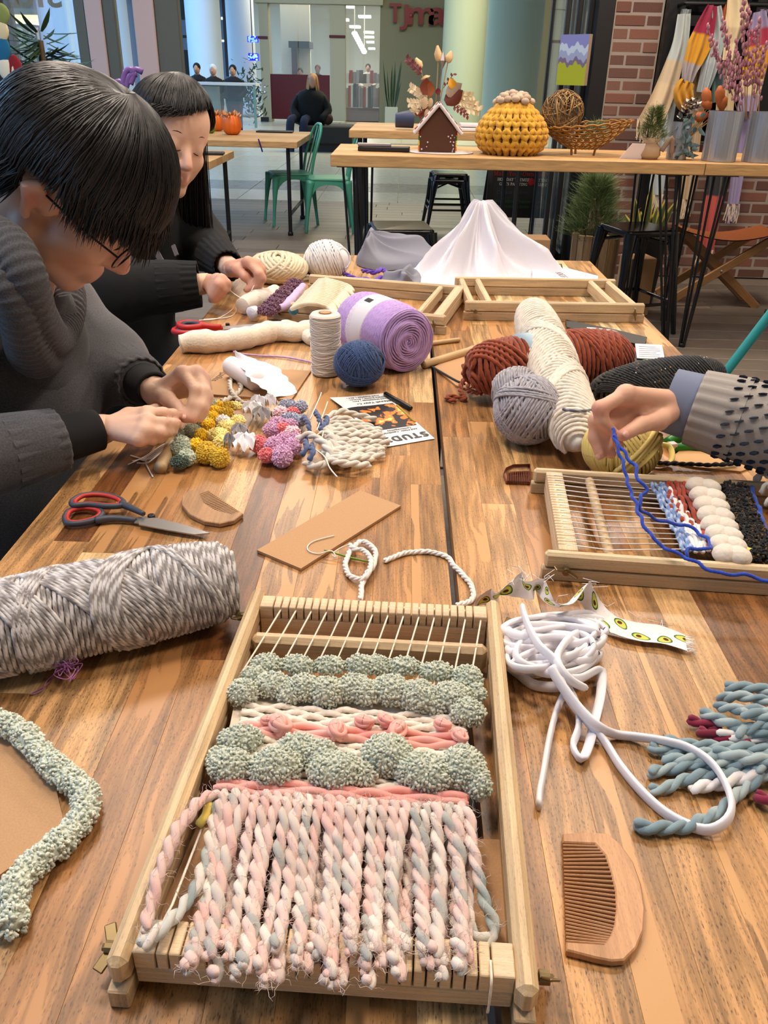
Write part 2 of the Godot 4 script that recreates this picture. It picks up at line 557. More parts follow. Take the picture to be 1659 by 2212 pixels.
func build_shell():
	var white := mottled("plaster", Color(0.80, 0.79, 0.76), Color(0.86, 0.85, 0.82), 0.05, 0.6, 0.9)
	var slab := mat("slab", Color(0.33, 0.31, 0.3), 0.8)
	# floors: vinyl planks in the studio, stone tiles in the concourse, each on a slab
	var fl := struct_node("floor")
	var sl := MB.new(); obox(sl, Vector3(0.5, -0.06, -3.2), Vector3(8.2, 0.1, 13.6)); part("slab", sl, slab, fl, true)
	var tones := [Color(0.40, 0.355, 0.31), Color(0.37, 0.33, 0.29), Color(0.43, 0.385, 0.335), Color(0.355, 0.32, 0.285)]
	var pm := []
	for i in 4:
		var t := mottled("vinyl %d" % i, tones[i], tones[i].lightened(0.09), 0.06, 1.0, 0.42)
		t.uv1_scale = Vector3(0.6, 1, 4.0)
		pm.append(t)
	var pl := MB.new(); obox(pl, Vector3.ZERO, Vector3(1.196, 0.01, 0.176), Basis.IDENTITY, 0.002)
	var plank := mesh_of(pl, true)
	var rr := RandomNumberGenerator.new(); rr.seed = 3
	var k := 0
	for iz in 39:
		var off := rr.randf() * 1.2
		for ix in 5:
			var x := -2.9 + ix * 1.2 + off * 0.6
			var z := -9.7 + iz * 0.18
			var o := part("plank", plank, pm[rr.randi() % 4], fl)
			o.position = Vector3(x + 0.6, -0.005, z); k += 1
	var rest := MB.new()
	obox(rest, Vector3(0.5, -0.006, 0.5), Vector3(8.0, 0.008, 6.4))
	part("plank_field", rest, pm[0], fl, true).set_meta("kind", "stuff")
	var f2 := struct_node("floor_concourse")
	var s2 := MB.new(); obox(s2, Vector3(-12, -0.06, -24), Vector3(60, 0.1, 28.0)); obox(s2, Vector3(-12, -0.06, -3.0), Vector3(16.8, 0.1, 14.0)); part("slab", s2, mat("grout", Color(0.62, 0.6, 0.54), 0.6), f2, true)
	var tl := MB.new(); obox(tl, Vector3.ZERO, Vector3(0.893, 0.012, 0.893), Basis.IDENTITY, 0.002)
	var tile := mesh_of(tl, true)
	var tm := []
	for i in 3:
		var t := mottled("tile %d" % i, [Color(0.70, 0.68, 0.60), Color(0.72, 0.69, 0.61), Color(0.67, 0.65, 0.58)][i], Color(0.75, 0.73, 0.66), 0.05, 0.8, 0.22)
		tm.append(t)
	for iz in 19:
		for ix in 15:
			var dark := iz == 1 or iz == 9
			var o := part("tile", tile, mottled("tile grey", Color(0.50, 0.48, 0.44), Color(0.56, 0.54, 0.5), 0.05, 0.8, 0.25) if dark else tm[rr.randi() % 3], f2)
			o.position = Vector3(-8.6 + ix * 0.9, -0.006, -10.25 - iz * 0.9)
	wall("ceiling", Vector3(-3.6, 3.4, -9.9), Vector3(4.7, 3.55, 3.7), white)
	wall("wall_right", Vector3(4.5, 0, -6.5), Vector3(4.7, 3.4, 3.7), white)
	wall("wall_back", Vector3(-3.6, 0, 3.5), Vector3(4.5, 3.4, 3.7), white)
	wall("ceiling_concourse", Vector3(-36, 6.0, -52), Vector3(16, 6.2, 5), mat("mall ceiling", Color(0.82, 0.84, 0.86), 0.9))
	# glass front on the left side and towards the concourse
	var post := mat("post pink", Color(0.80, 0.70, 0.68), 0.7)
	var alu := mat("aluminium", Color(0.40, 0.40, 0.36), 0.5, 0.3)
	var glass := mat("glass", Color(0.86, 0.93, 0.93, 0.06), 0.02)
	glass.transparency = BaseMaterial3D.TRANSPARENCY_ALPHA
	var w1 := struct_node("window_1")
	for zz in [-7.4, -4.9, -2.4, 0.1, 2.6]:
		var m := MB.new(); obox(m, Vector3(-3.45, 1.7, zz), Vector3(0.1, 3.4, 0.1), Basis.IDENTITY, 0.006); part("mullion", m, alu, w1, true)
		var g := MB.new(); obox(g, Vector3(-3.45, 1.7, zz - 1.25), Vector3(0.01, 3.3, 2.38)); part("pane", g, glass, w1, true)
	var w2 := struct_node("window_2")
	var z0 := -9.8
	for s in [[0, 22, "dark"], [160, 184, "alu"], [184, 222, "pink"], [222, 248, "alu"], [288, 334, "pink"], [334, 386, "alu"]]:
		var a := PD(s[0], 0, z0); var b := PD(s[1], 0, z0)
		var m := MB.new()
		var dz: float = 0.35 if s[2] == "pink" else 0.12
		obox(m, Vector3((a.x + b.x) * 0.5, 1.7, z0 - (0.1 if s[2] == "pink" else 0.0)), Vector3(b.x - a.x - 0.004, 3.4, dz), Basis.IDENTITY, 0.008)
		part("post", m, post if s[2] == "pink" else mat("dark bronze", Color(0.12, 0.09, 0.07), 0.5) if s[2] == "dark" else alu, w2, true)
	for s in [[22, 160], [248, 288]]:
		var a := PD(s[0], 0, z0); var b := PD(s[1], 0, z0)
		var g := MB.new(); obox(g, Vector3((a.x + b.x) * 0.5, 1.7, z0), Vector3(b.x - a.x, 3.36, 0.012)); part("pane", g, glass, w2, true)
	var tp := MB.new(); obox(tp, Vector3(-3.35, 3.3, z0), Vector3(2.2, 0.2, 0.16)); part("head_rail", tp, alu, w2, true)
	# the window lettering, read from behind
	var lt := thing("window_lettering", "gold STUDIO lettering on the glass front, read from behind", "sign", Vector3.ZERO)
	for i in 4:
		var tmh := TextMesh.new()
		var sf := SystemFont.new(); sf.font_names = PackedStringArray(["Droid Sans"]); sf.font_weight = 700
		tmh.font = sf; tmh.text = ["S", "T", "U", "D"][i]; tmh.font_size = 64; tmh.pixel_size = 0.0052; tmh.depth = 0.006
		var o := part("letter", tmh, mat("gold film", Color(0.45, 0.38, 0.24), 0.5), lt)
		var p := PD([118, 88, 54, 24][i], 12, z0 + 0.012)
		o.position = p + Vector3(0, 0.1, 0)
		o.rotation.y = PI
	# brick pier with a knee wall and a dark window to its right
	var br := struct_node("wall_brick")
	var core := MB.new()
	obox(core, Vector3(1.48, 1.7, -6.42), Vector3(0.31, 3.4, 0.424)); obox(core, Vector3(2.2, 0.45, -6.45), Vector3(1.3, 0.88, 0.484))
	part("mortar", core, mottled("mortar", Color(0.52, 0.47, 0.44), Color(0.60, 0.55, 0.51), 0.1, 6.0, 0.95), br, true)
	var bm := []
	for c in [Color(0.36, 0.21, 0.16), Color(0.42, 0.25, 0.19), Color(0.30, 0.18, 0.14), Color(0.40, 0.26, 0.21), Color(0.33, 0.21, 0.175)]:
		bm.append(mottled("brick %.2f" % c.r, c, c.lightened(0.12), 0.09, 7.0, 0.9))
	var full := MB.new(); obox(full, Vector3.ZERO, Vector3(0.190, 0.060, 0.08), Basis.IDENTITY, 0.004)
	var half := MB.new(); obox(half, Vector3.ZERO, Vector3(0.092, 0.060, 0.08), Basis.IDENTITY, 0.004)
	var fm := mesh_of(full, true); var hm := mesh_of(half, true)
	for row in 34:
		var y := 0.04 + row * 0.0745
		var odd := row % 2
		var list := [[1.43, 1], [1.582, 0]] if odd else [[1.378, 0], [1.53, 1]]
		if y < 0.86:
			for q in 5: list.append([1.74 + q * 0.203 + odd * 0.1, 1])
		for b in list:
			if b[0] > 2.75: continue
			var o := part("brick", fm if b[1] else hm, bm[rr.randi() % 5], br)
			o.position = Vector3(b[0], y, -6.245 + rr.randf_range(-0.003, 0.003))
		if y > 0.9:
			var o := part("brick", hm, bm[rr.randi() % 5], br)      # the pier's left flank
			o.rotation.y = PI / 2
			o.position = Vector3(1.36, y, -6.36)
	var blk := mat("black steel", Color(0.025, 0.025, 0.03), 0.45)
	wall("trim_1", Vector3(1.64, 0, -6.24), Vector3(1.74, 3.4, -6.12), blk)
	wall("wall_front", Vector3(2.85, 0, -6.6), Vector3(4.7, 3.4, -6.3), mat("studio dark", Color(0.10, 0.085, 0.08), 0.8))
	var w3 := struct_node("window_3")
	var g3 := MB.new(); obox(g3, Vector3(2.25, 2.2, -6.42), Vector3(1.2, 2.5, 0.02)); part("pane", g3, mat("night glass", Color(0.03, 0.035, 0.05), 0.06), w3, true)
	for xx in [1.78, 2.3, 2.82]:
		var m := MB.new(); obox(m, Vector3(xx, 2.14, -6.38), Vector3(0.06, 2.5, 0.06)); part("mullion", m, blk, w3, true)
	for yy in [0.93, 1.62]:
		var m := MB.new(); obox(m, Vector3(2.3, yy, -6.385), Vector3(1.1, 0.06, 0.055)); part("transom", m, blk, w3, true)
	# the opening's folded glass doors
	var d := struct_node("door_1")
	for i in 3:
		var x := 1.06 + i * 0.075
		for e in [-0.32, 0.32]:
			var m := MB.new(); obox(m, Vector3(x, 1.25, -6.72 + e), Vector3(0.03, 2.5, 0.06), Basis.IDENTITY, 0.004); part("stile", m, blk, d, true)
		for yy in [0.06, 2.46]:
			var m := MB.new(); obox(m, Vector3(x, yy, -6.72), Vector3(0.045, 0.09, 0.58)); part("rail", m, blk, d, true)
		var g := MB.new(); obox(g, Vector3(x, 1.25, -6.72), Vector3(0.008, 2.32, 0.58)); part("pane", g, glass, d, true)
	wall("trim_2", Vector3(1.22, 0, -6.75), Vector3(1.32, 3.4, -6.2), blk)
	wall("wall_lintel", Vector3(-2.3, 2.9, -9.9), Vector3(1.0, 3.4, -9.7), white)

func pbox(parent: Node3D, called: String, x0: float, y0: float, x1: float, y1: float, z: float, depth: float, m: Material) -> MeshInstance3D:
	# a box whose front face spans these picture points on the upright plane at z
	var a := PD(x0, y0, z); var b := PD(x1, y0, z); var c := PD((x0 + x1) * 0.5, y1, z)
	var k := MB.new()
	var top := (a.y + b.y) * 0.5
	obox(k, Vector3((a.x + b.x) * 0.5, (top + c.y) * 0.5, z - depth * 0.5), Vector3(b.x - a.x, top - c.y, depth))
	return part(called, k, m, parent, true)

func build_mall():
	var cream := mat("facade cream", Color(0.60, 0.585, 0.50), 0.8)
	var red := mat("shop red", Color(0.30, 0.02, 0.03), 0.35)
	var glass: Material = mats["glass"]
	# the shop across the concourse
	var z := -26.0
	var wl := struct_node("wall_shop")
	pbox(wl, "pier", 557, 0, 577, 265, z, 0.5, cream).set_meta("label", "cream pier with a red band")
	pbox(wl, "pier", 712, 0, 745, 262, z, 0.5, cream)
	pbox(wl, "panel", 823, -60, 1300, 300, z - 0.1, 0.4, mat("facade olive", Color(0.45, 0.44, 0.35), 0.85))
	pbox(wl, "fascia", 540, -160, 830, 8, z + 0.05, 0.5, cream)
	pbox(wl, "plinth", 563, 253, 580, 264, z + 0.05, 0.2, mat("plinth", Color(0.03, 0.04, 0.04), 0.5))
	pbox(wl, "red_band", 556, 78, 578, 84, z + 0.02, 0.1, red)
	pbox(wl, "red_band", 711, 76, 746, 82, z + 0.02, 0.1, red)
	var w4 := struct_node("window_4")
	pbox(w4, "pane", 577, 10, 641, 165, z - 0.1, 0.02, glass)
	pbox(w4, "pane", 643, 10, 712, 165, z - 0.1, 0.02, glass)
	pbox(w4, "pane", 745, 2, 823, 262, z - 0.1, 0.02, glass)
	pbox(w4, "red_panel", 578, 161, 712, 258, z - 0.05, 0.06, red)
	# inside that shop
	var inn := struct_node("wall_shop_rear")
	pbox(inn, "inner_back", 500, -40, 900, 290, z - 13.0, 0.2, mat("shop inner", Color(0.80, 0.79, 0.72), 0.9))
	inn = struct_node("wall_shop_partition")
	pbox(inn, "inner_partition", 604, 0, 668, 200, z - 3.0, 0.2, mat("shop inner", Color.WHITE))
	pbox(inn, "inner_red_door", 629, 98, 641, 170, z - 2.6, 0.2, red)
	pbox(inn, "inner_canopy", 623, 89, 668, 103, z - 2.4, 1.2, mat("canopy grey", Color(0.2, 0.17, 0.18), 0.7))
	wall("ceiling_shop", Vector3(-8, 4.4, -40), Vector3(2, 4.5, -26.3), mat("shop inner", Color.WHITE))
	var glow := mat("shop lights", Color.WHITE, 0.5)
	glow.emission_enabled = true; glow.emission = Color(1, 0.98, 0.92); glow.emission_energy_multiplier = 6.0
	for l in [[750, 14, 32], [782, 9, 34], [788, 36, 29], [748, 43, 12], [767, 58, 25], [797, 70, 23], [798, 80, 21], [800, 91, 18], [803, 105, 15]]:
		var dz: float = z - 2.0 - maxf(0.0, (l[1] - 5.0)) * 0.10
		var a := PD(l[0] - l[2] * 0.45, l[1], dz); var b := PD(l[0] + l[2] * 0.45, l[1], dz)
		var k := MB.new(); obox(k, (a + b) * 0.5, Vector3(b.x - a.x, 0.06, 0.5))
		solo("ceiling_light", k, glow, "bright recessed ceiling light inside the shop across the concourse", "ceiling light", true, "ceiling lights of the shop")
	var tr := MB.new()
	for i in 9:
		var p := PD(766 + i * 2.6, 72 + i * 5.0, z - 4.0 - i * 0.2); ball(tr, p, Vector3(0.09, 0.06, 0.06), 8, 6)
	var tk := thing("track_light", "slanting row of small bright track lamps inside the shop", "light")
	part("lamp_heads", tr, glow, tk).set_meta("kind", "stuff")
	for i in [0, 8]:
		var p := PD(766 + i * 2.6, 72 + i * 5.0, z - 4.0 - i * 0.2); var rk := MB.new(); rod(rk, p, Vector3(p.x, 4.39, p.z), 0.01, 6); part("hanger", rk, mat("shop inner", Color.WHITE), tk)
	area(Vector3(-2.0, 4.2, -30.5), 5.0, 30.0, Color(1, 0.97, 0.9))
	# shelves of goods and shoppers inside
	var goods := [Color(0.5, 0.45, 0.4), Color(0.6, 0.1, 0.1), Color(0.75, 0.72, 0.68), Color(0.2, 0.2, 0.22), Color(0.35, 0.3, 0.28), Color(0.55, 0.5, 0.5)]
	var gr := RandomNumberGenerator.new(); gr.seed = 11
	var rack := thing("goods_rack", "long rack crowded with goods inside the shop across the concourse", "rack")
	for i in 14:
		var x := 747.0 + i * 5.4
		pbox(rack, "garment", x, 186 + gr.randf_range(-6, 6), x + 4.6, 232, z - 1.5, 0.3, mat("goods %d" % (i % 6), goods[i % 6], 0.8))
	for i in 10:
		var x := 747.0 + i * 7.5
		pbox(rack, "box", x, 150 + gr.randf_range(0, 10), x + 6.5, 180, z - 3.0, 0.3, mat("goods %d" % ((i * 5 + 2) % 6), goods[0], 0.8))
	pbox(rack, "base", 745, 234, 823, 262, z - 1.4, 0.5, red)
	# red raised letters; a column hides the end of the name
	var sg := thing("shop_sign", "red raised lettering T J ma on the olive shop wall", "sign")
	for s in [["T", 854, 31, 1.12], ["J", 877, 34, 1.15], ["m", 909, 33, 1.3], ["a", 943, 33, 1.3], ["x", 972, 33, 1.3]]:
		var tm := TextMesh.new()
		var sf := SystemFont.new(); sf.font_names = PackedStringArray(["Droid Sans"]); sf.font_weight = 900
		tm.font = sf; tm.text = s[0]; tm.font_size = 64; tm.pixel_size = 0.0086 * s[3]; tm.depth = 0.12
		var o := part("letter", tm, mat("sign red", Color(0.42, 0.03, 0.06), 0.4), sg)
		o.position = PD(s[1], s[2], z - 0.05) + Vector3(0, 0.02, 0)
		o.scale = Vector3(1.25, 1, 1) if s[0] in ["m", "a"] else Vector3.ONE
	var dot := MB.new(); ball(dot, PD(888, 34, z), Vector3(0.06, 0.06, 0.03), 10, 8); part("dot", dot, mat("sign red", Color.RED), sg)
	# columns of the concourse
	var pale := mat("column pale", Color(0.68, 0.72, 0.62), 0.7)
	for c in [[1105, -15.0, 0.44, "pale"], [1000, -24.0, 0.55, "pale"], [150, -26.0, 0.62, "blue"], [446, -25.0, 0.45, "blue"], [524, -29.0, 0.42, "blue"], [250, -27.0, 0.5, "blue"]]:
		var p := PD(c[0], 150, c[1])
		var m := MB.new(); lathe(m, Vector3(p.x, 0, p.z), [[c[2] * 1.05, 0], [c[2] * 1.05, 0.15], [c[2], 0.17], [c[2], 6.0]], 28)
		struct("pillar", m, pale if c[3] == "pale" else mat("column white", Color(0.78, 0.82, 0.86), 0.7), false)
	# far side of the concourse on the left: upper galleries, dark shop, bulkhead
	var fw := struct_node("wall_far")
	pbox(fw, "upper_wall", -200, -240, 560, -10, -46, 0.4, mat("far wall", Color(0.62, 0.68, 0.76), 0.9))
	pbox(fw, "far_wall", -300, -20, 560, 262, -48, 0.4, mat("far wall", Color.WHITE))
	pbox(fw, "dark_fascia", 370, -50, 438, 42, -33, 0.4, mat("dark fascia", Color(0.02, 0.022, 0.03), 0.6))
	pbox(fw, "dark_shop", 372, 108, 444, 210, -33, 0.4, mat("dark fascia", Color.BLACK))
	for x in [405, 477]:
		pbox(fw, "dark_mullion", x - 2, -60, x + (2 if x == 405 else 6), 165, -32.8, 0.2, mat("dark fascia", Color.BLACK))
	pbox(fw, "transom", 372, 76, 440, 82, -32.8, 0.2, mat("dark fascia", Color.BLACK))
	var strip := mat("strip lights", Color.WHITE, 0.5)
	strip.emission_enabled = true; strip.emission = Color(0.75, 0.86, 1.0); strip.emission_energy_multiplier = 1.6
	for l in [[478, 37, 560, 44], [478, 86, 560, 92], [412, 92, 440, 97], [425, 79, 441, 83], [424, 85, 441, 90], [540, 106, 556, 110]]:
		var a := PD(l[0], l[1], -40); var b := PD(l[2], l[3], -40)
		var k := MB.new(); obox(k, (a + b) * 0.5, Vector3(absf(b.x - a.x), absf(a.y - b.y), 0.15))
		solo("strip_light", k, strip, "bright strip light on the gallery edge across the concourse", "light", true, "strip lights of the galleries")
	# left, seen through the lettered glass: cove, shop fronts, screen
	var cove := mat("cove", Color.WHITE, 0.6)
	cove.emission_enabled = true; cove.emission = Color(1.0, 0.93, 0.66); cove.emission_energy_multiplier = 1.1
	var k1 := MB.new()
	var c1 := [PD(-120, 28, -30), PD(60, 38, -30), PD(170, 52, -30)]
	for i in 2: bar(k1, c1[i], c1[i + 1], 0.3, 0.35)
	solo("cove_light", k1, cove, "warm glowing cove under the curved bulkhead behind the lettered glass", "light", true)
	pbox(fw, "bulkhead", -120, 18, 172, 30, -29.5, 0.5, mat("bulkhead", Color(0.62, 0.60, 0.52), 0.8))
	pbox(fw, "shop_front", -120, 56, 70, 240, -31, 0.3, mat("shop front grey", Color(0.50, 0.52, 0.48), 0.7))
	pbox(fw, "dark_front", 70, 66, 132, 240, -30.6, 0.3, mat("dark fascia", Color.BLACK))
	pbox(fw, "shutter", 84, 90, 130, 240, -30.4, 0.2, mat("shutter", Color(0.16, 0.16, 0.16), 0.6))
	for i in 4: pbox(fw, "lit_window", 26 + i * 13, 98, 36 + i * 13, 150, -30.8, 0.2, mat("lit window", Color(0.7, 0.68, 0.6), 0.6))
	var rs := thing("reversed_sign", "pale Studio lettering on a dark shop front, seen mirrored", "sign")
	var rt := TextMesh.new(); var rf := SystemFont.new(); rf.font_names = PackedStringArray(["Droid Sans"]); rf.font_weight = 700
	rt.font = rf; rt.text = "Studio.C"; rt.font_size = 64; rt.pixel_size = 0.0066; rt.depth = 0.03
	var ro := part("letters", rt, mat("sign pale", Color(0.8, 0.78, 0.72), 0.6), rs)
	ro.position = PD(91, 74, -30.2); ro.rotation.y = PI
	var sc := MB.new(); var sa := PD(161, 74, -28); var sb := PD(176, 158, -28)
	obox(sc, (sa + sb) * 0.5, Vector3(absf(sb.x - sa.x) + 0.05, absf(sa.y - sb.y), 0.06))
	var scm := mat("screen blue", Color(0.02, 0.05, 0.2), 0.3)
	scm.emission_enabled = true; scm.emission = Color(0.05, 0.28, 1.0); scm.emission_energy_multiplier = 1.2
	var st := thing("advert_screen", "tall blue advertising screen behind the lettered glass", "screen")
	part("screen", sc, scm, st, true)
	pbox(st, "screen_case", 152, 66, 180, 250, -28.1, 0.12, mat("dark fascia", Color.BLACK))
	# hanging blue light boxes
	var bl := mat("blue lights", Color(0.01, 0.02, 0.1), 0.4)
	bl.emission_enabled = true; bl.emission = Color(0.03, 0.13, 0.85); bl.emission_energy_multiplier = 1.0
	var spark := mat("blue sparks", Color.WHITE, 0.4)
	spark.emission_enabled = true; spark.emission = Color(0.2, 0.45, 1.0); spark.emission_energy_multiplier = 1.0
	var er := RandomNumberGenerator.new(); er.seed = 5
	for r in [[534, 78, 555, 91], [536, 115, 556, 131]]:
		var t := thing("hanging_light_box", ["upper hanging box of twinkling blue lights", "lower hanging box of twinkling blue lights"][0 if r[1] < 100 else 1], "light box")
		var zb := -27.0 if r[1] < 100 else -28.2
		pbox(t, "panel", r[0], r[1], r[2], r[3], zb, 0.3, bl)
		var cb := MB.new(); var hp := PD((r[0] + r[2]) * 0.5, r[1], zb - 0.15); rod(cb, hp, Vector3(hp.x, 6.0, hp.z), 0.012, 6); part("cable", cb, mat("dark fascia", Color.BLACK), t)
		var sp := MB.new()
		for i in 26: ball(sp, PD(er.randf_range(r[0] + 1, r[2] - 1), er.randf_range(r[1] + 1, r[3] - 1), zb + 0.02), Vector3.ONE * er.randf_range(0.012, 0.035), 6, 4)
		part("sparks", sp, spark, t).set_meta("kind", "stuff")
	# glass counter with a white top, and the people perched behind it
	var rl := thing("glass_counter", "glass fronted counter with a white top across the concourse", "counter")
	pbox(rl, "counter_top", 395, 178, 553, 184, -19.6, 0.5, mat("counter top", Color(0.85, 0.85, 0.85), 0.3))
	pbox(rl, "glass_front", 398, 184, 552, 275, -19.65, 0.02, mats["glass"])
	pbox(rl, "glass_end", 546, 184, 551, 276, -19.6, 0.05, mat("glass edge", Color(0.45, 0.6, 0.58), 0.2))
	pbox(rl, "cabinet", 398, 186, 470, 292, -19.9, 0.2, mat("counter grey", Color(0.55, 0.57, 0.52), 0.7))
	var ci := 0
	for q in [[392, 135, Color(0.02, 0.02, 0.025), Color(0.03, 0.02, 0.02), "dark coat and dark hair"], [424, 136, Color(0.03, 0.03, 0.03), Color(0.03, 0.02, 0.02), "black jacket with a green lining"], [459, 139, Color(0.02, 0.02, 0.03), Color(0.75, 0.75, 0.78), "black jacket and white cap"], [502, 140, Color(0.02, 0.022, 0.05), Color(0.04, 0.035, 0.04), "navy hooded coat"]]:
		far_person(PD(q[0], q[1], -20.6 - 0.7 * (ci % 2)), q[2], q[3], "person in a %s behind the glass counter" % q[4], -20.6 - 0.7 * (ci % 2), false)
		ci += 1
	far_person(PD(795, 138, -30.4), Color(0.7, 0.66, 0.62), Color(0.03, 0.03, 0.03), "person in a pale shirt standing among the shop racks", -30.4, true)
	far_person(PD(686, 140, -27.8), Color(0.05, 0.04, 0.05), Color(0.45, 0.28, 0.15), "person with light brown hair behind the red shop panel", -27.8, true)
	far_person(PD(648, 147, -27.2), Color(0.2, 0.05, 0.05), Color(0.12, 0.08, 0.06), "person with brown hair behind the red shop panel", -27.2, true)
	# tree with blue lights
	var tb := thing("lit_plant", "dark green bush twined with blue lights beyond the counter", "plant", Vector3(PD(545, 270, -24).x, 0, -24))
	var lf := MB.new(); var lr := RandomNumberGenerator.new(); lr.seed = 9
	var sp2 := MB.new()
	for i in 260:
		var d := Vector3(lr.randfn(0, 0.16), 0.75 + lr.randfn(0, 0.3), lr.randfn(0, 0.16))
		leaf(lf, d, d + Vector3(lr.randfn(0, 0.1), lr.randf_range(0.0, 0.14), lr.randfn(0, 0.1)), 0.05, hx("1f3a22"))
		if i % 12 == 0: ball(sp2, d, Vector3.ONE * 0.018, 6, 4)
	part("foliage", lf, vmat("leaf", 0.6), tb); part("sparks", sp2, spark, tb).set_meta("kind", "stuff")
	# the bench and the person on it
	var bt := thing("concourse_bench", "dark grey block bench in the concourse", "bench", Vector3(-1.45, 0, -16.6))
	var bk := MB.new(); obox(bk, Vector3(0.05, 0.28, 0), Vector3(0.95, 0.3, 0.8), Basis.IDENTITY, 0.02); part("cushion", bk, mat("bench grey", Color(0.14, 0.13, 0.12), 0.8), bt, true)
	bk = MB.new(); obox(bk, Vector3(0.05, 0.07, 0), Vector3(0.8, 0.14, 0.6)); part("plinth", bk, mat("plinth", Color.BLACK), bt, true)
	seated_far(Vector3(-1.68, 0.43, -16.55))
	# snake plant in a white pot by the shop
	var sn := thing("snake_plant", "tall snake plant in a pale square planter by the shop wall", "plant", Vector3(PD(845, 256, -24.5).x, 0, -24.5))
	var pb := MB.new(); obox(pb, Vector3(0, 0.25, 0), Vector3(0.34, 0.5, 0.34), Basis.IDENTITY, 0.01); part("planter", pb, mat("planter", Color(0.6, 0.62, 0.58), 0.7), sn, true)
	var sl := MB.new()
	for i in 14:
		var a := lr.randf() * TAU; var hh := lr.randf_range(0.5, 1.2)
		leaf(sl, Vector3(cos(a) * 0.1, 0.48, sin(a) * 0.1), Vector3(cos(a) * 0.25, 0.48 + hh, sin(a) * 0.2), 0.05, hx("1c3424"))
	part("foliage", sl, vmat("leaf", 0.6), sn)

func leaf(m: MB, a: Vector3, b: Vector3, w: float, col: Color, up := Vector3(0.2, 1.0, 0.4), seg := 3):
	# a pointed blade from a to b, slightly keeled
	var d := (b - a)
	var s := d.cross(up)
	s = s.normalized() if s.length_squared() > 1e-12 else Vector3.RIGHT
	var n := s.cross(d).normalized()
	var i0 := m.v.size()
	for i in seg + 1:
		var t := float(i) / seg
		var ww := w * 0.5 * sin(PI * (0.12 + 0.88 * t)) 
		if i == seg: ww = 0.0006
		var p := a + d * t - n * (w * 0.25 * sin(PI * t))
		m.add(p - s * ww, col); m.add(p + n * ww * 0.35, col); m.add(p + s * ww, col)
	for i in seg:
		var k := i0 + i * 3
		for e in 2:
			m.tri(k + e, k + e + 3, k + e + 4); m.tri(k + e, k + e + 4, k + e + 1)

func far_person(top: Vector3, coat: Color, hair: Color, label: String, z: float, standing: bool):
	# top is the crown of the head; a figure of ordinary size below it, continuous from neck to feet
	var t := thing("person", label, "person", Vector3(top.x, 0, z))
	var hh := top.y
	var m := MB.new()
	var seat := hh - 0.82
	var skin := hx("b98a70")
	var c := lin(coat)
	var pants := hx("3a1512") if not standing else hx("23232c")
	var legs := 0.0
	lathe(m, Vector3.ZERO, [[0.15, legs, pants], [0.16, seat * 0.6, pants], [0.19, seat, pants], [0.2, seat + 0.04, c], [0.19, seat + 0.2, c], [0.22, hh - 0.38, c], [0.18, hh - 0.29, c], [0.07, hh - 0.24, c], [0.055, hh - 0.21, skin]], 14, Basis(Vector3(1.05, 0, 0), Vector3.UP, Vector3(0, 0, 0.62)))
	for s in [-1, 1]:
		tube(m, smooth(PackedVector3Array([Vector3(s * 0.19, hh - 0.32, 0), Vector3(s * 0.26, hh - 0.55, 0.04), Vector3(s * 0.14, hh - 0.66, 0.2)]), 0.08), 0.055, 8, [c], {"taper": 0.9})
	part("body", m, vmat("cloth", 0.9), t)
	var h := MB.new()
	ball(h, Vector3(0, hh - 0.115, 0), Vector3(0.075, 0.115, 0.095), 12, 10, skin)
	ball(h, Vector3(0, hh - 0.13, 0.095), Vector3(0.014, 0.02, 0.02), 6, 5, skin)
	part("head", h, vmat("cloth", 0.9), t)
	var hr := MB.new()
	ball(hr, Vector3(0, hh - 0.085, -0.015), Vector3(0.088, 0.095, 0.1), 12, 10, lin(hair))
	part("hair", hr, vmat("cloth", 0.9), t)

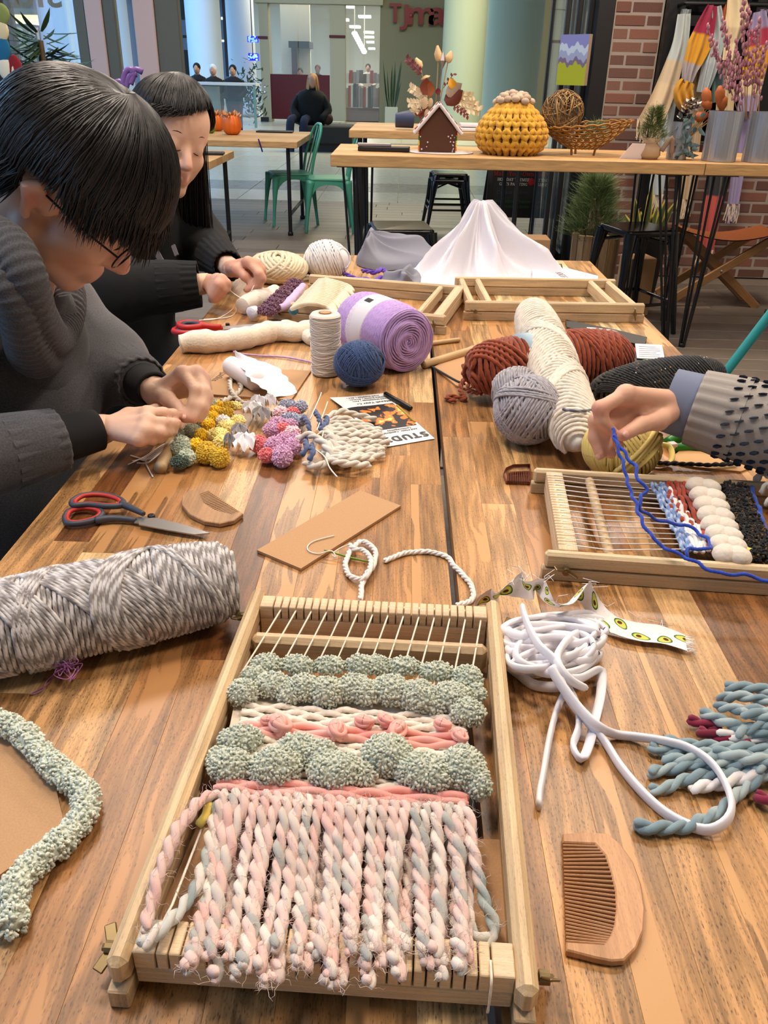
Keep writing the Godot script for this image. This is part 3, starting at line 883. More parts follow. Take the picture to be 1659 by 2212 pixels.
func seated_far(at: Vector3):
	var t := thing("person", "person in a black coat with blonde hair sitting on the concourse bench", "person", at)
	var m := MB.new()
	var c := hx("0b0a0b")
	lathe(m, Vector3.ZERO, [[0.21, -0.02, c], [0.24, 0.08, c], [0.235, 0.3, c], [0.25, 0.42, c], [0.2, 0.53, c], [0.08, 0.58, c], [0.06, 0.62, hx("b98a70")]], 16, Basis(Vector3(1.1, 0, 0), Vector3.UP, Vector3(0, 0, 0.7)))
	for s in [-1, 1]:
		tube(m, smooth(PackedVector3Array([Vector3(s * 0.2, 0.47, 0), Vector3(s * 0.31, 0.25, 0.06), Vector3(s * 0.2, 0.1, 0.2)]), 0.06), 0.07, 8, [c], {"taper": 0.8})
		tube(m, smooth(PackedVector3Array([Vector3(s * 0.1 - 0.1, 0.06, 0), Vector3(s * 0.12 - 0.22, 0.07, 0.3), Vector3(s * 0.12 - 0.24, -0.4, 0.34), Vector3(s * 0.12 - 0.24, -0.42, 0.44)]), 0.06), 0.075, 8, [hx("1d2638")], {"taper": 0.8})
	part("body", m, vmat("cloth", 0.9), t)
	var h := MB.new(); ball(h, Vector3(0.03, 0.7, 0.02), Vector3(0.075, 0.115, 0.095), 12, 10, hx("b98a70"))
	part("head", h, vmat("cloth", 0.9), t)
	var hr := MB.new()
	ball(hr, Vector3(0.03, 0.735, -0.02), Vector3(0.095, 0.1, 0.105), 12, 10, hx("a4763f"))
	for i in 40:
		var a := rng.randf_range(-2.6, 2.6) + PI / 2 * 0.0
		var p := Vector3(0.03 + sin(a) * 0.085, 0.74, -cos(a) * 0.08)
		tube(hr, PackedVector3Array([p, p + Vector3(sin(a) * 0.02, -0.13, 0.0), p + Vector3(sin(a) * 0.03, -0.26 + rng.randf_range(-0.04, 0.04), 0.01)]), 0.014, 5, [hx("b58a4d") if i % 2 else hx("8a5f34")], {"tail": 0.2})
	part("hair", hr, vmat("hair far", 0.6), t)
	var bg := MB.new(); ball(bg, Vector3(0.3, 0.105, 0.12), Vector3(0.1, 0.1, 0.08), 10, 8, hx("3c2a1c"))
	solo("handbag", bg, vmat("cloth", 0.9), "small brown handbag beside the person on the concourse bench", "bag").position = at

# ---------------------------------------------------------------- the work table
func grain_image(sd: int, fine: float, streak: float, sap: float) -> ImageTexture:
	# wood grain as a factor on a plank's own colour: u across, v along the grain
	var w := 256
	var h := 512
	var n1 := FastNoiseLite.new(); n1.seed = sd; n1.frequency = 1.0; n1.fractal_octaves = 4
	var n2 := FastNoiseLite.new(); n2.seed = sd + 9; n2.frequency = 1.0; n2.fractal_octaves = 2
	var bytes := PackedByteArray(); bytes.resize(w * h * 3)
	var at := 0
	for y in h:
		var fy := float(y) / h
		# the tile closes on itself along v by running round a circle
		var cy := cos(fy * TAU); var sy := sin(fy * TAU)
		for x in w:
			var fx := float(x) / w
			var warp := n2.get_noise_3d(fx * 1.2, cy * 0.5, sy * 0.5)
			var lines := n1.get_noise_3d(fx * 38.0 + warp * 0.7, cy * 0.7, sy * 0.7)
			var pores := n1.get_noise_3d(fx * 120.0, cy * 11.0 + 30.0, sy * 11.0)
			var broad := n2.get_noise_3d(fx * 6.0 + warp * 0.5 + 40.0, cy * 0.35, sy * 0.35)
			var k := 0.86 + streak * lines * 0.5 + broad * streak * 0.7
			if pores > 0.22: k -= fine * (pores - 0.22) * 1.6
			k = clampf(k, 0.25, 1.0)
			var s := smoothstep(0.02, 0.10, broad * 0.9 + fx - 0.62) * sap
			bytes[at] = int(clampf(k + s * 0.35, 0, 1) * 255.0)
			bytes[at + 1] = int(clampf(k * (0.985 + 0.015 * lines) + s * 0.42, 0, 1) * 255.0)
			bytes[at + 2] = int(clampf(k * (0.96 + 0.04 * lines) + s * 0.46, 0, 1) * 255.0)
			at += 3
	return ImageTexture.create_from_image(Image.create_from_data(w, h, false, Image.FORMAT_RGB8, bytes))

func wood(key: String, tex: Texture2D, rough: float, su: float, sv: float) -> StandardMaterial3D:
	if mats.has(key): return mats[key]
	var m := mat(key, Color.WHITE, rough)
	m.vertex_color_use_as_albedo = true
	m.albedo_texture = tex
	m.uv1_scale = Vector3(su, sv, 1)
	return m

var grain := []
func build_table():
	grain = [grain_image(1, 0.5, 0.28, 0.0), grain_image(5, 0.8, 0.42, 0.0), grain_image(12, 0.6, 0.36, 1.0), grain_image(21, 0.25, 0.16, 0.0)]
	var wm := []
	for i in 3: wm.append(wood("acacia %d" % i, grain[i], 0.36, 9.0, 2.4))
	wood("pine", grain[3], 0.55, 14.0, 2.6)
	var steel: Material = mats["black steel"]
	# tones of the staves: linear base colours
	var tones := [hx("d6aa74"), hx("cd9e69"), hx("c4935e"), hx("ba8854"), hx("b07c4a"), hx("98673b"), hx("ead0a2"), hx("dfbc8a"), hx("80502d"), hx("c99862")]
	var weight := [0, 0, 1, 1, 1, 2, 2, 2, 3, 3, 4, 4, 5, 6, 6, 7, 7, 8, 9, 9]
	var rr := RandomNumberGenerator.new(); rr.seed = 41
	for half in 2:
		var x0 := -0.42 if half == 0 else 0.0695
		var x1 := 0.0615 if half == 0 else 0.552
		var t := thing("work_table", ["butcher block table top half on the side where two makers sit", "butcher block table top half under the loom with blue and rust weaving"][half], "table", Vector3((x0 + x1) * 0.5, 0, -1.3))
		var n := 12
		var w := (x1 - x0) / n
		for i in n:
			var z := -0.10
			var xx := x0 + w * (i + 0.5)
			var k := 0
			while z > -2.49:
				var len := rr.randf_range(0.22, 0.62) if k else rr.randf_range(0.1, 0.5)
				var ze := maxf(z - len, -2.49)
				if ze < -2.36: ze = -2.49
				var tone: Color = tones[weight[rr.randi() % weight.size()]]
				var gk := rr.randi() % 5
				var gi: int = [0, 1, 1, 2, 2][gk]
				if gi == 2: tone = tones[[1, 2, 3, 4][rr.randi() % 4]]
				var jt := rr.randf_range(0.92, 1.06)
				tone = Color(tone.r * jt, tone.g * jt, tone.b * jt)
				var m := MB.new()
				obox(m, Vector3(xx, TT - 0.014, (z + ze) * 0.5) - t.position, Vector3(w - 0.00006, 0.028 + rr.randf_range(-0.0001, 0.0001), z - ze - 0.00006), Basis.IDENTITY, 0.0002, tone, 1.0, Vector2(rr.randf(), rr.randf()))
				part("stave", m, wm[gi], t, true)
				z = ze; k += 1
		var e := MB.new()
		obox(e, Vector3(0, TT - 0.045, 0), Vector3(x1 - x0 - 0.03, 0.03, 2.3)); part("frame", e, steel, t, true)
		for sx in [-1, 1]:
			for zz in [-1.08, 1.05]:
				var l := MB.new(); obox(l, Vector3(sx * ((x1 - x0) * 0.5 - 0.05), (TT - 0.06) * 0.5, zz), Vector3(0.045, TT - 0.06, 0.045), Basis.IDENTITY, 0.003); part("leg", l, steel, t, true)

# ---------------------------------------------------------------- looms
func wing_nut(parent: Node3D, at: Vector3, out: Vector3, tilt := 0.5):
	var m := MB.new()
	var o := out.normalized()
	var side := o.cross(Vector3.UP).normalized()
	var u := side * cos(tilt) + Vector3.UP * sin(tilt)
	rod(m, at, at + o * 0.011, 0.0022, 8)
	rod(m, at + o * 0.003, at + o * 0.009, 0.0042, 10)
	for s in [-1, 1]:
		bar(m, at + o * 0.006 + u * s * 0.003, at + o * 0.0105 + u * s * 0.013, 0.0016, 0.007, 0.0006, o)
	part("wing_nut", m, mat("brass zinc", Color(0.50, 0.43, 0.30), 0.35, 0.8), parent, true)

func pine_bar(parent: Node3D, called: String, a: Vector3, b: Vector3, w: float, t: float, bev := 0.002, col := Color(0.78, 0.60, 0.40), up := Vector3.UP) -> MeshInstance3D:
	var m := MB.new()
	bar(m, a, b, w, t, bev, up, col, 1.0, Vector2(rng.randf(), rng.randf()))
	return part(called, m, mats["pine"], parent, true)

func notched_bar(parent: Node3D, a: Vector3, b: Vector3, w: float, t: float, n: int, gap: float, deep: float, first := 0.06, tall_slot := true):
	# a bar with saw cuts across its upper edge: a base and the teeth between the cuts, in one mesh
	var m := MB.new()
	var z := (b - a).normalized()
	var x := Vector3.UP.cross(z).normalized()
	var bs := Basis(x, Vector3.UP, z)
	var L := a.distance_to(b)
	var c := hx("f0d5b0")
	var o := Vector2(rng.randf(), rng.randf())
	obox(m, (a + b) * 0.5 - Vector3(0, deep * 0.5, 0), Vector3(w, t - deep, L), bs, 0.001, c, 1.0, o)
	var prev := 0.0
	for i in n + 1:
		var e := L if i == n else L * (first + (1.0 - 2.0 * first) * i / (n - 1)) - gap * 0.5
		obox(m, a + z * ((prev + e) * 0.5) + Vector3(0, t * 0.5 - deep * 0.5, 0), Vector3(w, deep, e - prev), bs, 0.0006, c, 1.0, o)
		prev = e + gap
	part("notched_bar", m, mats["pine"], parent, true)

# ---------------------------------------------------------------- fluffy yarn
var tuft_mesh: ArrayMesh
func tuft() -> ArrayMesh:
	if tuft_mesh == null:
		var m := MB.new()
		tube(m, PackedVector3Array([Vector3(0, -0.25, 0), Vector3(0.12, 0.1, 0.02), Vector3(0.12, 0.42, 0.12), Vector3(-0.1, 0.62, 0.2), Vector3(-0.34, 0.58, 0.12)]), 0.27, 5, [Color.WHITE], {"radii": PackedFloat32Array([0.8, 1.0, 1.1, 1.05, 0.6])})
		tuft_mesh = mesh_of(m)
	return tuft_mesh

var fibre_mesh: ArrayMesh
func fibre() -> ArrayMesh:
	if fibre_mesh == null:
		var m := MB.new()
		tube(m, PackedVector3Array([Vector3(0, -0.1, 0), Vector3(0.12, 0.35, 0.05), Vector3(-0.05, 0.7, 0.16), Vector3(0.15, 1.0, 0.0)]), 0.016, 3, [Color.WHITE], {"tail": 0.3})
		fibre_mesh = mesh_of(m)
	return fibre_mesh

func pile(parent: Node3D, pos: PackedVector3Array, nor: PackedVector3Array, size: float, cols: Array, mt: Material, hair := false):
	var mm := MultiMesh.new()
	mm.transform_format = MultiMesh.TRANSFORM_3D
	mm.use_colors = true
	mm.mesh = fibre() if hair else tuft()
	mm.instance_count = pos.size()
	for i in pos.size():
		var y := (nor[i] + Vector3(rng.randfn(0, 0.4), rng.randfn(0, 0.4), rng.randfn(0, 0.4))).normalized()
		var x := y.cross(Vector3(rng.randf() - 0.5, rng.randf() - 0.5, rng.randf() - 0.5)).normalized()
		var k := size * rng.randf_range(0.7, 1.25)
		mm.set_instance_transform(i, Transform3D(Basis(x * k, y * k, x.cross(y) * k), pos[i]))
		mm.set_instance_color(i, cols[rng.randi() % cols.size()])
	var o := MultiMeshInstance3D.new()
	o.name = "loose_fibres" if hair else "pile"; o.multimesh = mm; o.material_override = vmat("pile", 0.95, 0.15)
	o.set_meta("kind", "stuff")
	parent.add_child(o, true)

func pom(parent: Node3D, called: String, at: Vector3, r: Vector3, b: Basis, size: float, cols: Array, mt: Material, dense := 1.0, below := -0.55):
	# a ball of fluffy yarn: a core and its pile
	var m := MB.new()
	ball(m, at, r * 0.9, 14, 10, cols[0], b)
	var core := part(called, m, mt, parent)
	var n := int((r.x * r.y + r.y * r.z + r.x * r.z) / (size * size) * 7.0 * dense)
	var pos := PackedVector3Array(); var nor := PackedVector3Array()
	for i in n:
		var y := 1.0 - 2.0 * (i + 0.5) / n
		if y < below: break
		var q := sqrt(1.0 - y * y)
		var th := i * 2.399963
		var d := Vector3(q * cos(th), y, q * sin(th))
		pos.append(at + b * (d * r * 0.86)); nor.append((b * (d / r)).normalized())
	pile(core, pos, nor, size, cols, mt)

func chenille(parent: Node3D, called: String, pts: PackedVector3Array, r: float, size: float, cols: Array, mt: Material, lump := 0.12):
	# a length of fluffy yarn along pts
	var p := smooth(pts, r * 0.5)
	var rad := PackedFloat32Array()
	for i in p.size(): rad.append(1.0 + lump * sin(i * 0.9) * sin(i * 0.31 + 1.0))
	var m := MB.new()
	var rr := PackedFloat32Array()
	for x in rad: rr.append(x * 0.88)
	tube(m, p, r, 10, [cols[0]], {"radii": rr, "taper": 0.5})
	var core := part(called, m, mt, parent)
	var fr := frames(p)
	var pos := PackedVector3Array(); var nor := PackedVector3Array()
	var total := 0.0
	for i in p.size() - 1: total += p[i].distance_to(p[i + 1])
	var n := int(TAU * r * total / (size * size) * 2.3)
	for i in n:
		var f := rng.randf() * (p.size() - 1)
		var k := int(f)
		var th := rng.randf() * TAU
		var c := p[k].lerp(p[mini(k + 1, p.size() - 1)], f - k)
		var d: Vector3 = fr[k][0] * cos(th) + fr[k][1] * sin(th)
		if d.y < -0.75: continue
		pos.append(c + d * r * 0.85 * rad[k]); nor.append(d)
	for e in 2:      # tufts at the two ends
		var c := p[0] if e == 0 else p[-1]
		var dir := (p[0] - p[2]).normalized() if e == 0 else (p[-1] - p[-3]).normalized()
		for i in 40:
			var d := (dir * 1.2 + Vector3(rng.randfn(0, 0.7), rng.randfn(0, 0.7), rng.randfn(0, 0.7))).normalized()
			pos.append(c + d * r * 0.45); nor.append(d)
	pile(core, pos, nor, size, cols, mt)
	return core

# ---------------------------------------------------------------- the loom in front
func build_front_loom():
	var A := Vector3(-0.1525, TT, -0.283); var B := Vector3(-0.1315, TT, -0.663)      # outer corners: near left, far left
	var C := Vector3(0.0865, TT, -0.2745); var D := Vector3(0.1025, TT, -0.6545)      # near right, far right
	var t := thing("tapestry_loom", "pine frame loom holding the sage, cream and pink weaving with a long fringe", "loom", A)
	var w := 0.0125
	var X := (C - A).normalized()
	var near := (A - B).normalized()
	var o := -A
	var up := Vector3.UP
	for s in 2:
		var a := (A + X * w * 0.5) if s == 0 else (C - X * w * 0.5)
		var b := (B + X * w * 0.5) if s == 0 else (D - X * w * 0.5)
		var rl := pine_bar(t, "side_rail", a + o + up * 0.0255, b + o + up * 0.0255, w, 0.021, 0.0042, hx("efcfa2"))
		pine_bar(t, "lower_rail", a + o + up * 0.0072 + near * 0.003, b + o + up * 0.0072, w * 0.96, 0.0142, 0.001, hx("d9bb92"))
		var out := -X if s == 0 else X
		wing_nut(t, a + o + out * w * 0.5 - near * 0.022 + up * 0.016, out, 0.9 if s else 0.3)
		wing_nut(t, b + o + out * w * 0.5 + near * 0.028 + up * 0.02, out, -0.4)
	# bars across
	var e1 := X * (w + 0.0004)
	notched_bar(t, B + o + e1 + near * 0.024 + up * 0.019, D + o - e1 + near * 0.024 + up * 0.019, 0.018, 0.034, 27, 0.0011, 0.013)
	pine_bar(t, "shed_bar", B + o + e1 + near * 0.066 + up * 0.016, D + o - e1 + near * 0.066 + up * 0.016, 0.014, 0.026, 0.0045, hx("e8c99e"))
	notched_bar(t, A + o + e1 - near * 0.019 + up * 0.0205, C + o - e1 - near * 0.019 + up * 0.0205, 0.021, 0.027, 27, 0.0011, 0.014)
	# warp: every other notch carries a thread
	var wc := [hx("efe0cc"), hx("e0cdb4")]
	for i in 14:
		var f := (0.06 + 0.88 * (i * 2 + 1) / 26.0)
		var a := (B + e1).lerp(D - e1, f) + near * 0.034 + o + up * 0.0325
		var b := P(lerpf(505, 1010, i / 13.0), lerpf(1480, 1505, i / 13.0), TT + 0.022) + o
		var m := MB.new()
		tube(m, PackedVector3Array([a - near * 0.022 - up * 0.004, a, a.lerp(b, 0.4) - up * 0.0005, b]), 0.0009, 6, wc, {"lobes": 2, "pitch": 0.005})
		part("warp_thread", m, vmat("cotton", 0.9), t)
	var lo := MB.new()
	tube(lo, PackedVector3Array([P(436, 1790, TT + 0.024) + o, P(372, 1955, TT + 0.03) + o, P(352, 1992, TT + 0.034) + o]), 0.0009, 6, wc, {"lobes": 2, "pitch": 0.005})
	part("warp_thread", lo, vmat("cotton", 0.9), t)
	lo = MB.new()
	var q0 := P(1060, 2075, TT + 0.0345)
	tube(lo, smooth(PackedVector3Array([q0 + o, q0 + near * 0.012 + o - up * 0.001, q0 + near * 0.0135 - up * 0.02 + o, q0 + near * 0.012 - up * 0.028 + o]), 0.003), 0.0009, 6, wc, {"lobes": 2, "pitch": 0.005})
	part("warp_thread", lo, vmat("cotton", 0.9), t)
	# cardboard slipped under the fringe
	var cb := PT([[1092, 1815], [1098, 2048], [333, 2004], [425, 1788]], TT + 0.004)
	var cm := MB.new()
	var c0 := (cb[0] + cb[2]) * 0.5
	var ol := PackedVector2Array()
	for p in cb: ol.append(Vector2(p.x - c0.x, p.z - c0.z))
	prism(cm, ol, Vector3(c0.x, TT + 0.0005, c0.z), Basis.IDENTITY, 0.0, 0.004)
	solo("cardboard_sheet", cm, cardboard(), "brown cardboard sheet lying under the long pink fringe inside the loom", "cardboard", true)
	build_weaving()

func cardboard() -> StandardMaterial3D:
	var m := mottled("cardboard", Color(0.68, 0.52, 0.36), Color(0.74, 0.58, 0.42), 0.2, 9.0, 0.85)
	return m

func build_weaving():
	var base := P(740, 1600, TT + 0.02)
	var t := thing("wall_hanging", "half finished woven hanging of sage pompoms, cream and pink rows with a thick pink fringe", "weaving", Vector3(base.x, TT, base.z))
	var o := -t.position
	var wool := fuzz(vmat("wool", 0.95, 0.5))
	var sage := [hx("c6cab8"), hx("bfc4b1"), hx("ccd0be"), hx("b8bfb0"), hx("c2c7b9"), hx("cfd2c3")]
	var px := 1.0 / 2880.0
	var h := TT + 0.0225
	var gd := MB.new()      # the woven ground behind the rows
	sheet(gd, 8, 8, func(u, v): return P(lerpf(lerpf(470, 520, v), lerpf(1012, 1010, v), u), lerpf(1700, 1450, v) + u * 32.0, h - 0.002) + o, hx("e2d4c0"), 0.001)
	part("woven_ground", gd, wool, t)
	# cream rows
	var cream := [hx("efe3d2"), hx("e9dac6"), hx("f2e9da")]
	for blk in [[523, 1524, 1008, 1553, 518, 1562, 1006, 1590, 5], [517, 1588, 1004, 1618, 500, 1676, 1008, 1712, 10]]:
		for r in blk[8]:
			var f: float = float(r) / (blk[8] - 1)
			var a := P(lerpf(blk[0], blk[4], f), lerpf(blk[1], blk[5], f), h) + o
			var b := P(lerpf(blk[2], blk[6], f), lerpf(blk[3], blk[7], f), h) + o
			weft(t, "cream_row", a, b, 0.0027, cream, r, wool, {"pitch": 0.011})
	# pink jersey rows and knots
	var pink := [hx("efb0a4"), hx("e9a296")]
	var jersey := vmat("jersey", 0.85, 0.25)
	for blk in [[520, 1566, 1004, 1594, 519, 1584, 1003, 1617, 3], [470, 1688, 1012, 1722, 462, 1706, 1010, 1741, 3]]:
		for r in blk[8]:
			var f: float = float(r) / (blk[8] - 1)
			var a := P(lerpf(blk[0], blk[4], f), lerpf(blk[1], blk[5], f), h + 0.002) + o
			var b := P(lerpf(blk[2], blk[6], f), lerpf(blk[3], blk[7], f), h + 0.002) + o
			weft(t, "pink_row", a, b, 0.0034, pink, r, jersey, {"lobes": 0, "flat": 0.8}, 9)
	for k in [[604, 1566, 30, 0.3], [578, 1556, 16, 1.2], [727, 1578, 27, -0.2], [786, 1560, 22, 0.9], [832, 1556, 20, 0.4], [858, 1578, 26, -0.8], [955, 1566, 20, 0.7], [992, 1590, 22, 0.0]]:
		knot(t, P(k[0], k[1], h + 0.008) + o, k[2] * px, k[3], pink, jersey)
	# fluffy braid above, pompoms below
	var sizes := [[577, 1436, 40, 24], [644, 1438, 43, 23], [712, 1439, 40, 22], [779, 1438, 38, 25], [815, 1438, 36, 23], [873, 1441, 42, 23], [944, 1452, 45, 23], [1010, 1468, 36, 33], [548, 1461, 30, 22], [1029, 1500, 20, 24],
		[524, 1497, 38, 30], [590, 1481, 46, 30], [655, 1488, 44, 32], [706, 1496, 42, 35], [764, 1488, 44, 33], [792, 1498, 36, 30], [846, 1493, 48, 37], [904, 1506, 50, 38], [972, 1508, 50, 36], [1010, 1540, 42, 31], [625, 1500, 30, 24], [936, 1520, 34, 26],
		[519, 1599, 50, 31], [499, 1655, 50, 34], [596, 1657, 60, 40], [650, 1624, 55, 36], [690, 1636, 40, 36], [728, 1666, 64, 38], [780, 1672, 34, 26], [836, 1632, 58, 44], [918, 1670, 68, 40], [1000, 1660, 48, 46], [1030, 1690, 28, 34], [470, 1640, 22, 24]]
	for s in sizes:
		var a: float = s[2] * px; var b: float = s[3] * px
		pom(t, "sage_loop", P(s[0], s[1], h + b * 0.55) + o, Vector3(a, b * 1.0, b * 1.12), Basis(Vector3.UP, rng.randf_range(-0.3, 0.3)), 0.0034, sage, wool, 1.0, -0.45)
	# the fringe: twisted strands hanging from the lowest row
	var fr := [hx("dfc4b9"), hx("dab9ae"), hx("e4d5c9"), hx("cdb6aa"), hx("ddb2a7"), hx("d6c6ba"), hx("c8bdb2"), hx("e0bfb4"), hx("a8a7a0"), hx("d8c8bc")]
	var n := 23
	for layer in 2:
		for i in n:
			var f := (i + 0.5 * layer) / n
			var x0 := lerpf(478, 1012, f)
			var y0 := lerpf(1722, 1752, f) + layer * 6
			var spread := lerpf(-70, 22, f)
			var y3 := lerpf(2078, 2090, f) + rng.randf_range(-55, 32) + layer * 14
			var x3 := x0 + spread + rng.randf_range(-24, 24)
			var xm := lerpf(x0, x3, 0.5) + rng.randf_range(-15, 15)
			var z1 := 0.030 - layer * 0.009
			var r := rng.randf_range(0.0041, 0.0051)
			var pts := PT([[x0 + 4, y0 - 8, 0.026], [x0, y0 + 14, z1 + 0.004], [lerpf(x0, xm, 0.5), lerpf(y0, y3, 0.25), z1], [xm, lerpf(y0, y3, 0.52), z1 - 0.003 + rng.randf() * 0.003], [lerpf(xm, x3, 0.55), lerpf(y0, y3, 0.8), z1 + 0.004], [x3, y3, 0.043 - layer * 0.003]])
			strand(t, pts, o, r, fr, i * 3 + layer, wool)
	strand(t, PT([[470, 1716, 0.03], [440, 1724, 0.036], [388, 1785, 0.042], [350, 1870, 0.044], [324, 1960, 0.042], [314, 2010, 0.044]]), o, 0.0046, fr.slice(0, 5), 91, wool)
	strand(t, PT([[472, 1732, 0.03], [458, 1800, 0.03], [438, 1880, 0.03], [395, 1960, 0.036], [345, 2008, 0.042], [305, 2045, 0.044]]), o, 0.0046, [hx("a9b0ad"), hx("c9c8c0"), hx("8f9d9c"), hx("ddd0c6")], 92, wool)
	strand(t, PT([[1010, 1748, 0.034], [1024, 1850, 0.03], [1048, 1950, 0.022], [1068, 2012, 0.018], [1044, 2034, 0.018], [1016, 2010, 0.02], [1000, 1930, 0.022]]), o, 0.0046, [hx("c9c8c0"), hx("e0d4ca"), hx("9eaaa8"), hx("e6cabf")], 93, wool)
	var ym := MB.new()
	yarn(ym, PT([[452, 1735, 0.03], [446, 1762, 0.028], [428, 1785, 0.026]]), 0.0036, [hx("d9bd58")], {"lobes": 0})
	for i in ym.v.size(): ym.v[i] += o
	part("yellow_tail", ym, jersey, t)

func strand(t: Node3D, pts: PackedVector3Array, o: Vector3, r: float, cols: Array, sd: int, m: Material):
	for i in pts.size(): pts[i] += o
	var k := MB.new()
	twist(k, pts, r, cols, {"seed": sd, "pitch": r * 5.6, "run": 0.03})
	var pt := part("fringe_strand", k, m, t)
	var pos := PackedVector3Array(); var nor := PackedVector3Array()
	var sp := smooth(pts, 0.004)
	for i in 110:
		var c := sp[rng.randi() % sp.size()]
		var d := Vector3(rng.randfn(), rng.randf_range(-0.2, 1.4), rng.randfn()).normalized()
		pos.append(c + d * r * 0.8); nor.append(d * 0.4 + Vector3(rng.randfn(0, 0.8), 0, rng.randfn(0, 0.8)))
	pile(pt, pos, nor, 0.0075, cols, m, true)

func weft(t: Node3D, called: String, a: Vector3, b: Vector3, r: float, cols: Array, row: int, m: Material, o := {}, waves := 14):
	# one passage of yarn over and under the warp
	var pts := PackedVector3Array()
	var n := waves * 6
	var side := (b - a).normalized().cross(Vector3.UP)
	for i in n + 1:
		var f := float(i) / n
		pts.append(a.lerp(b, f) + Vector3(0, sin(f * waves * PI + row * PI) * r * 0.55, 0) + side * sin(f * waves * PI * 0.5 + row * 2.1) * r * 0.35)
	var k := MB.new()
	var oo := {"lobes": 3, "depth": 0.3, "pitch": r * 6.0, "taper": 0.8, "spin": row * 1.3}
	oo.merge(o, true)
	tube(k, smooth(pts, r * 1.1), r, 9, cols, oo)
	part(called, k, m, t)

func knot(t: Node3D, at: Vector3, r: float, turn: float, cols: Array, m: Material):
	# an overhand knot of flat jersey yarn
	var k := MB.new()
	var bs := Basis(Vector3.UP, turn)
	for w in 4:
		var pts := PackedVector3Array()
		var ax := Basis(Vector3(0.3, 0.1, 1).normalized(), w * 0.75 - 1.1)
		for i in 19:
			var th := TAU * i / 18.0
			var rad := r * (0.66 + 0.05 * w)
			pts.append(at + bs * (ax * Vector3(sin(th) * rad * 0.30 + (w - 1.5) * r * 0.16, cos(th) * rad * 0.72, sin(th) * rad)))
		tube(k, pts, r * 0.30, 8, [cols[w % 2]], {"closed": true, "flat": 0.75})
	ball(k, at, Vector3(r * 0.6, r * 0.5, r * 0.6), 10, 8, cols[0])
	part("knot", k, m, t)

# ---------------------------------------------------------------- wound yarn
func axes_of(A: Vector3, B: Vector3) -> Basis:       # y along the axis, x up
	var y := (B - A).normalized()
	var x := (Vector3.UP - y * y.dot(Vector3.UP)).normalized()
	return Basis(x, y, x.cross(y))

func skein(t: Node3D, called: String, A: Vector3, B: Vector3, R: float, yr: float, cols: Array, mt: Material, fams: Array, o := {}):
	# yarn wound round an axis: fams = [[from, to, tilt, phase, loops, layer], ...] in shares of the length
	var m := MB.new()
	var bs := axes_of(A, B)
	var L := A.distance_to(B)
	var pw: float = o.get("round", 3.0)
	var waist: float = o.get("waist", 0.0)
	var tight: float = o.get("hole", 0.25)
	var arc: float = o.get("arc", 2.35)
	var prof := []
	for i in 17:
		var s := i / 16.0
		prof.append([R * (tight + (1.0 - tight) * pow(1.0 - pow(absf(2.0 * s - 1.0), pw), 1.0 / pw)) * (1.0 - waist * sin(s * PI)) - yr * 0.4, s * L])
	lathe(m, A, prof, 20, bs, cols[0])
	var jr := RandomNumberGenerator.new(); jr.seed = 17
	for f in fams:
		var n: int = f[4]
		for i in n:
			var s0 := lerpf(f[0], f[1], (i + 0.5) / n)
			var pts := PackedVector3Array()
			var k := maxi(14, int(arc * 2.0 * R / (yr * 1.25)))
			var w1 := jr.randf_range(-0.15, 0.15)
			var w2 := jr.randf() * TAU
			for j in k + 1:
				var ph := lerpf(-arc, arc, float(j) / k)
				var s := clampf(s0 + f[2] * sin(ph - f[3]) + 0.006 * w1 * sin(ph * 3.0 + w2), 0.0, 1.0)
				var rad := R * (tight + (1.0 - tight) * pow(1.0 - pow(absf(2.0 * s - 1.0), pw), 1.0 / pw)) * (1.0 - waist * sin(s * PI))
				rad += f[5] * yr * 0.75 + yr * 0.25 * w1
				pts.append(A + bs * Vector3(cos(ph) * rad, s * L, sin(ph) * rad))
			tube(m, pts, yr * jr.randf_range(0.92, 1.1), 7, cols, {"lobes": o.get("lobes", 2), "depth": 0.34, "pitch": yr * o.get("pitch", 6.0), "spin": jr.randf() * 6.0, "run": o.get("run", 0.0), "seed": i})
	return part(called, m, mt, t)

func yarn_ball(t: Node3D, called: String, at: Vector3, r: Vector3, yr: float, cols: Array, mt: Material, fams: Array, o := {}):
	# loops wound round a ball: fams = [[axis, from, to, loops, layer], ...], offsets in shares of the radius
	var m := MB.new()
	ball(m, at, r - Vector3.ONE * yr * 0.5, 20, 14, cols[0])
	var jr := RandomNumberGenerator.new(); jr.seed = 23
	for f in fams:
		var ax: Vector3 = f[0].normalized()
		var u := ax.cross(Vector3(0.31, 0.83, 0.47)).normalized()
		var w := ax.cross(u)
		for i in f[3]:
			var d := lerpf(f[1], f[2], (i + 0.5) / f[3])
			var c := sqrt(maxf(0.02, 1.0 - d * d))
			var k := maxi(16, int(TAU * c * r.x / (yr * 1.4)))
			var pts := PackedVector3Array()
			var wv := jr.randf() * TAU
			for j in k + 1:
				var th := TAU * j / k
				var dd := d + 0.03 * sin(th * 2.0 + wv)
				var dir := (ax * dd + (u * cos(th) + w * sin(th)) * c)
				pts.append(at + dir * (r + Vector3.ONE * f[4] * yr * 0.8))
			if o.get("cut", true):      # only what shows above the table
				pass
			tube(m, pts, yr * jr.randf_range(0.92, 1.08), 7, cols, {"closed": true, "lobes": o.get("lobes", 2), "depth": o.get("depth", 0.34), "pitch": yr * 6.0, "spin": jr.randf() * 6.0, "flat": o.get("flat", 1.0)})
	return part(called, m, mt, t)

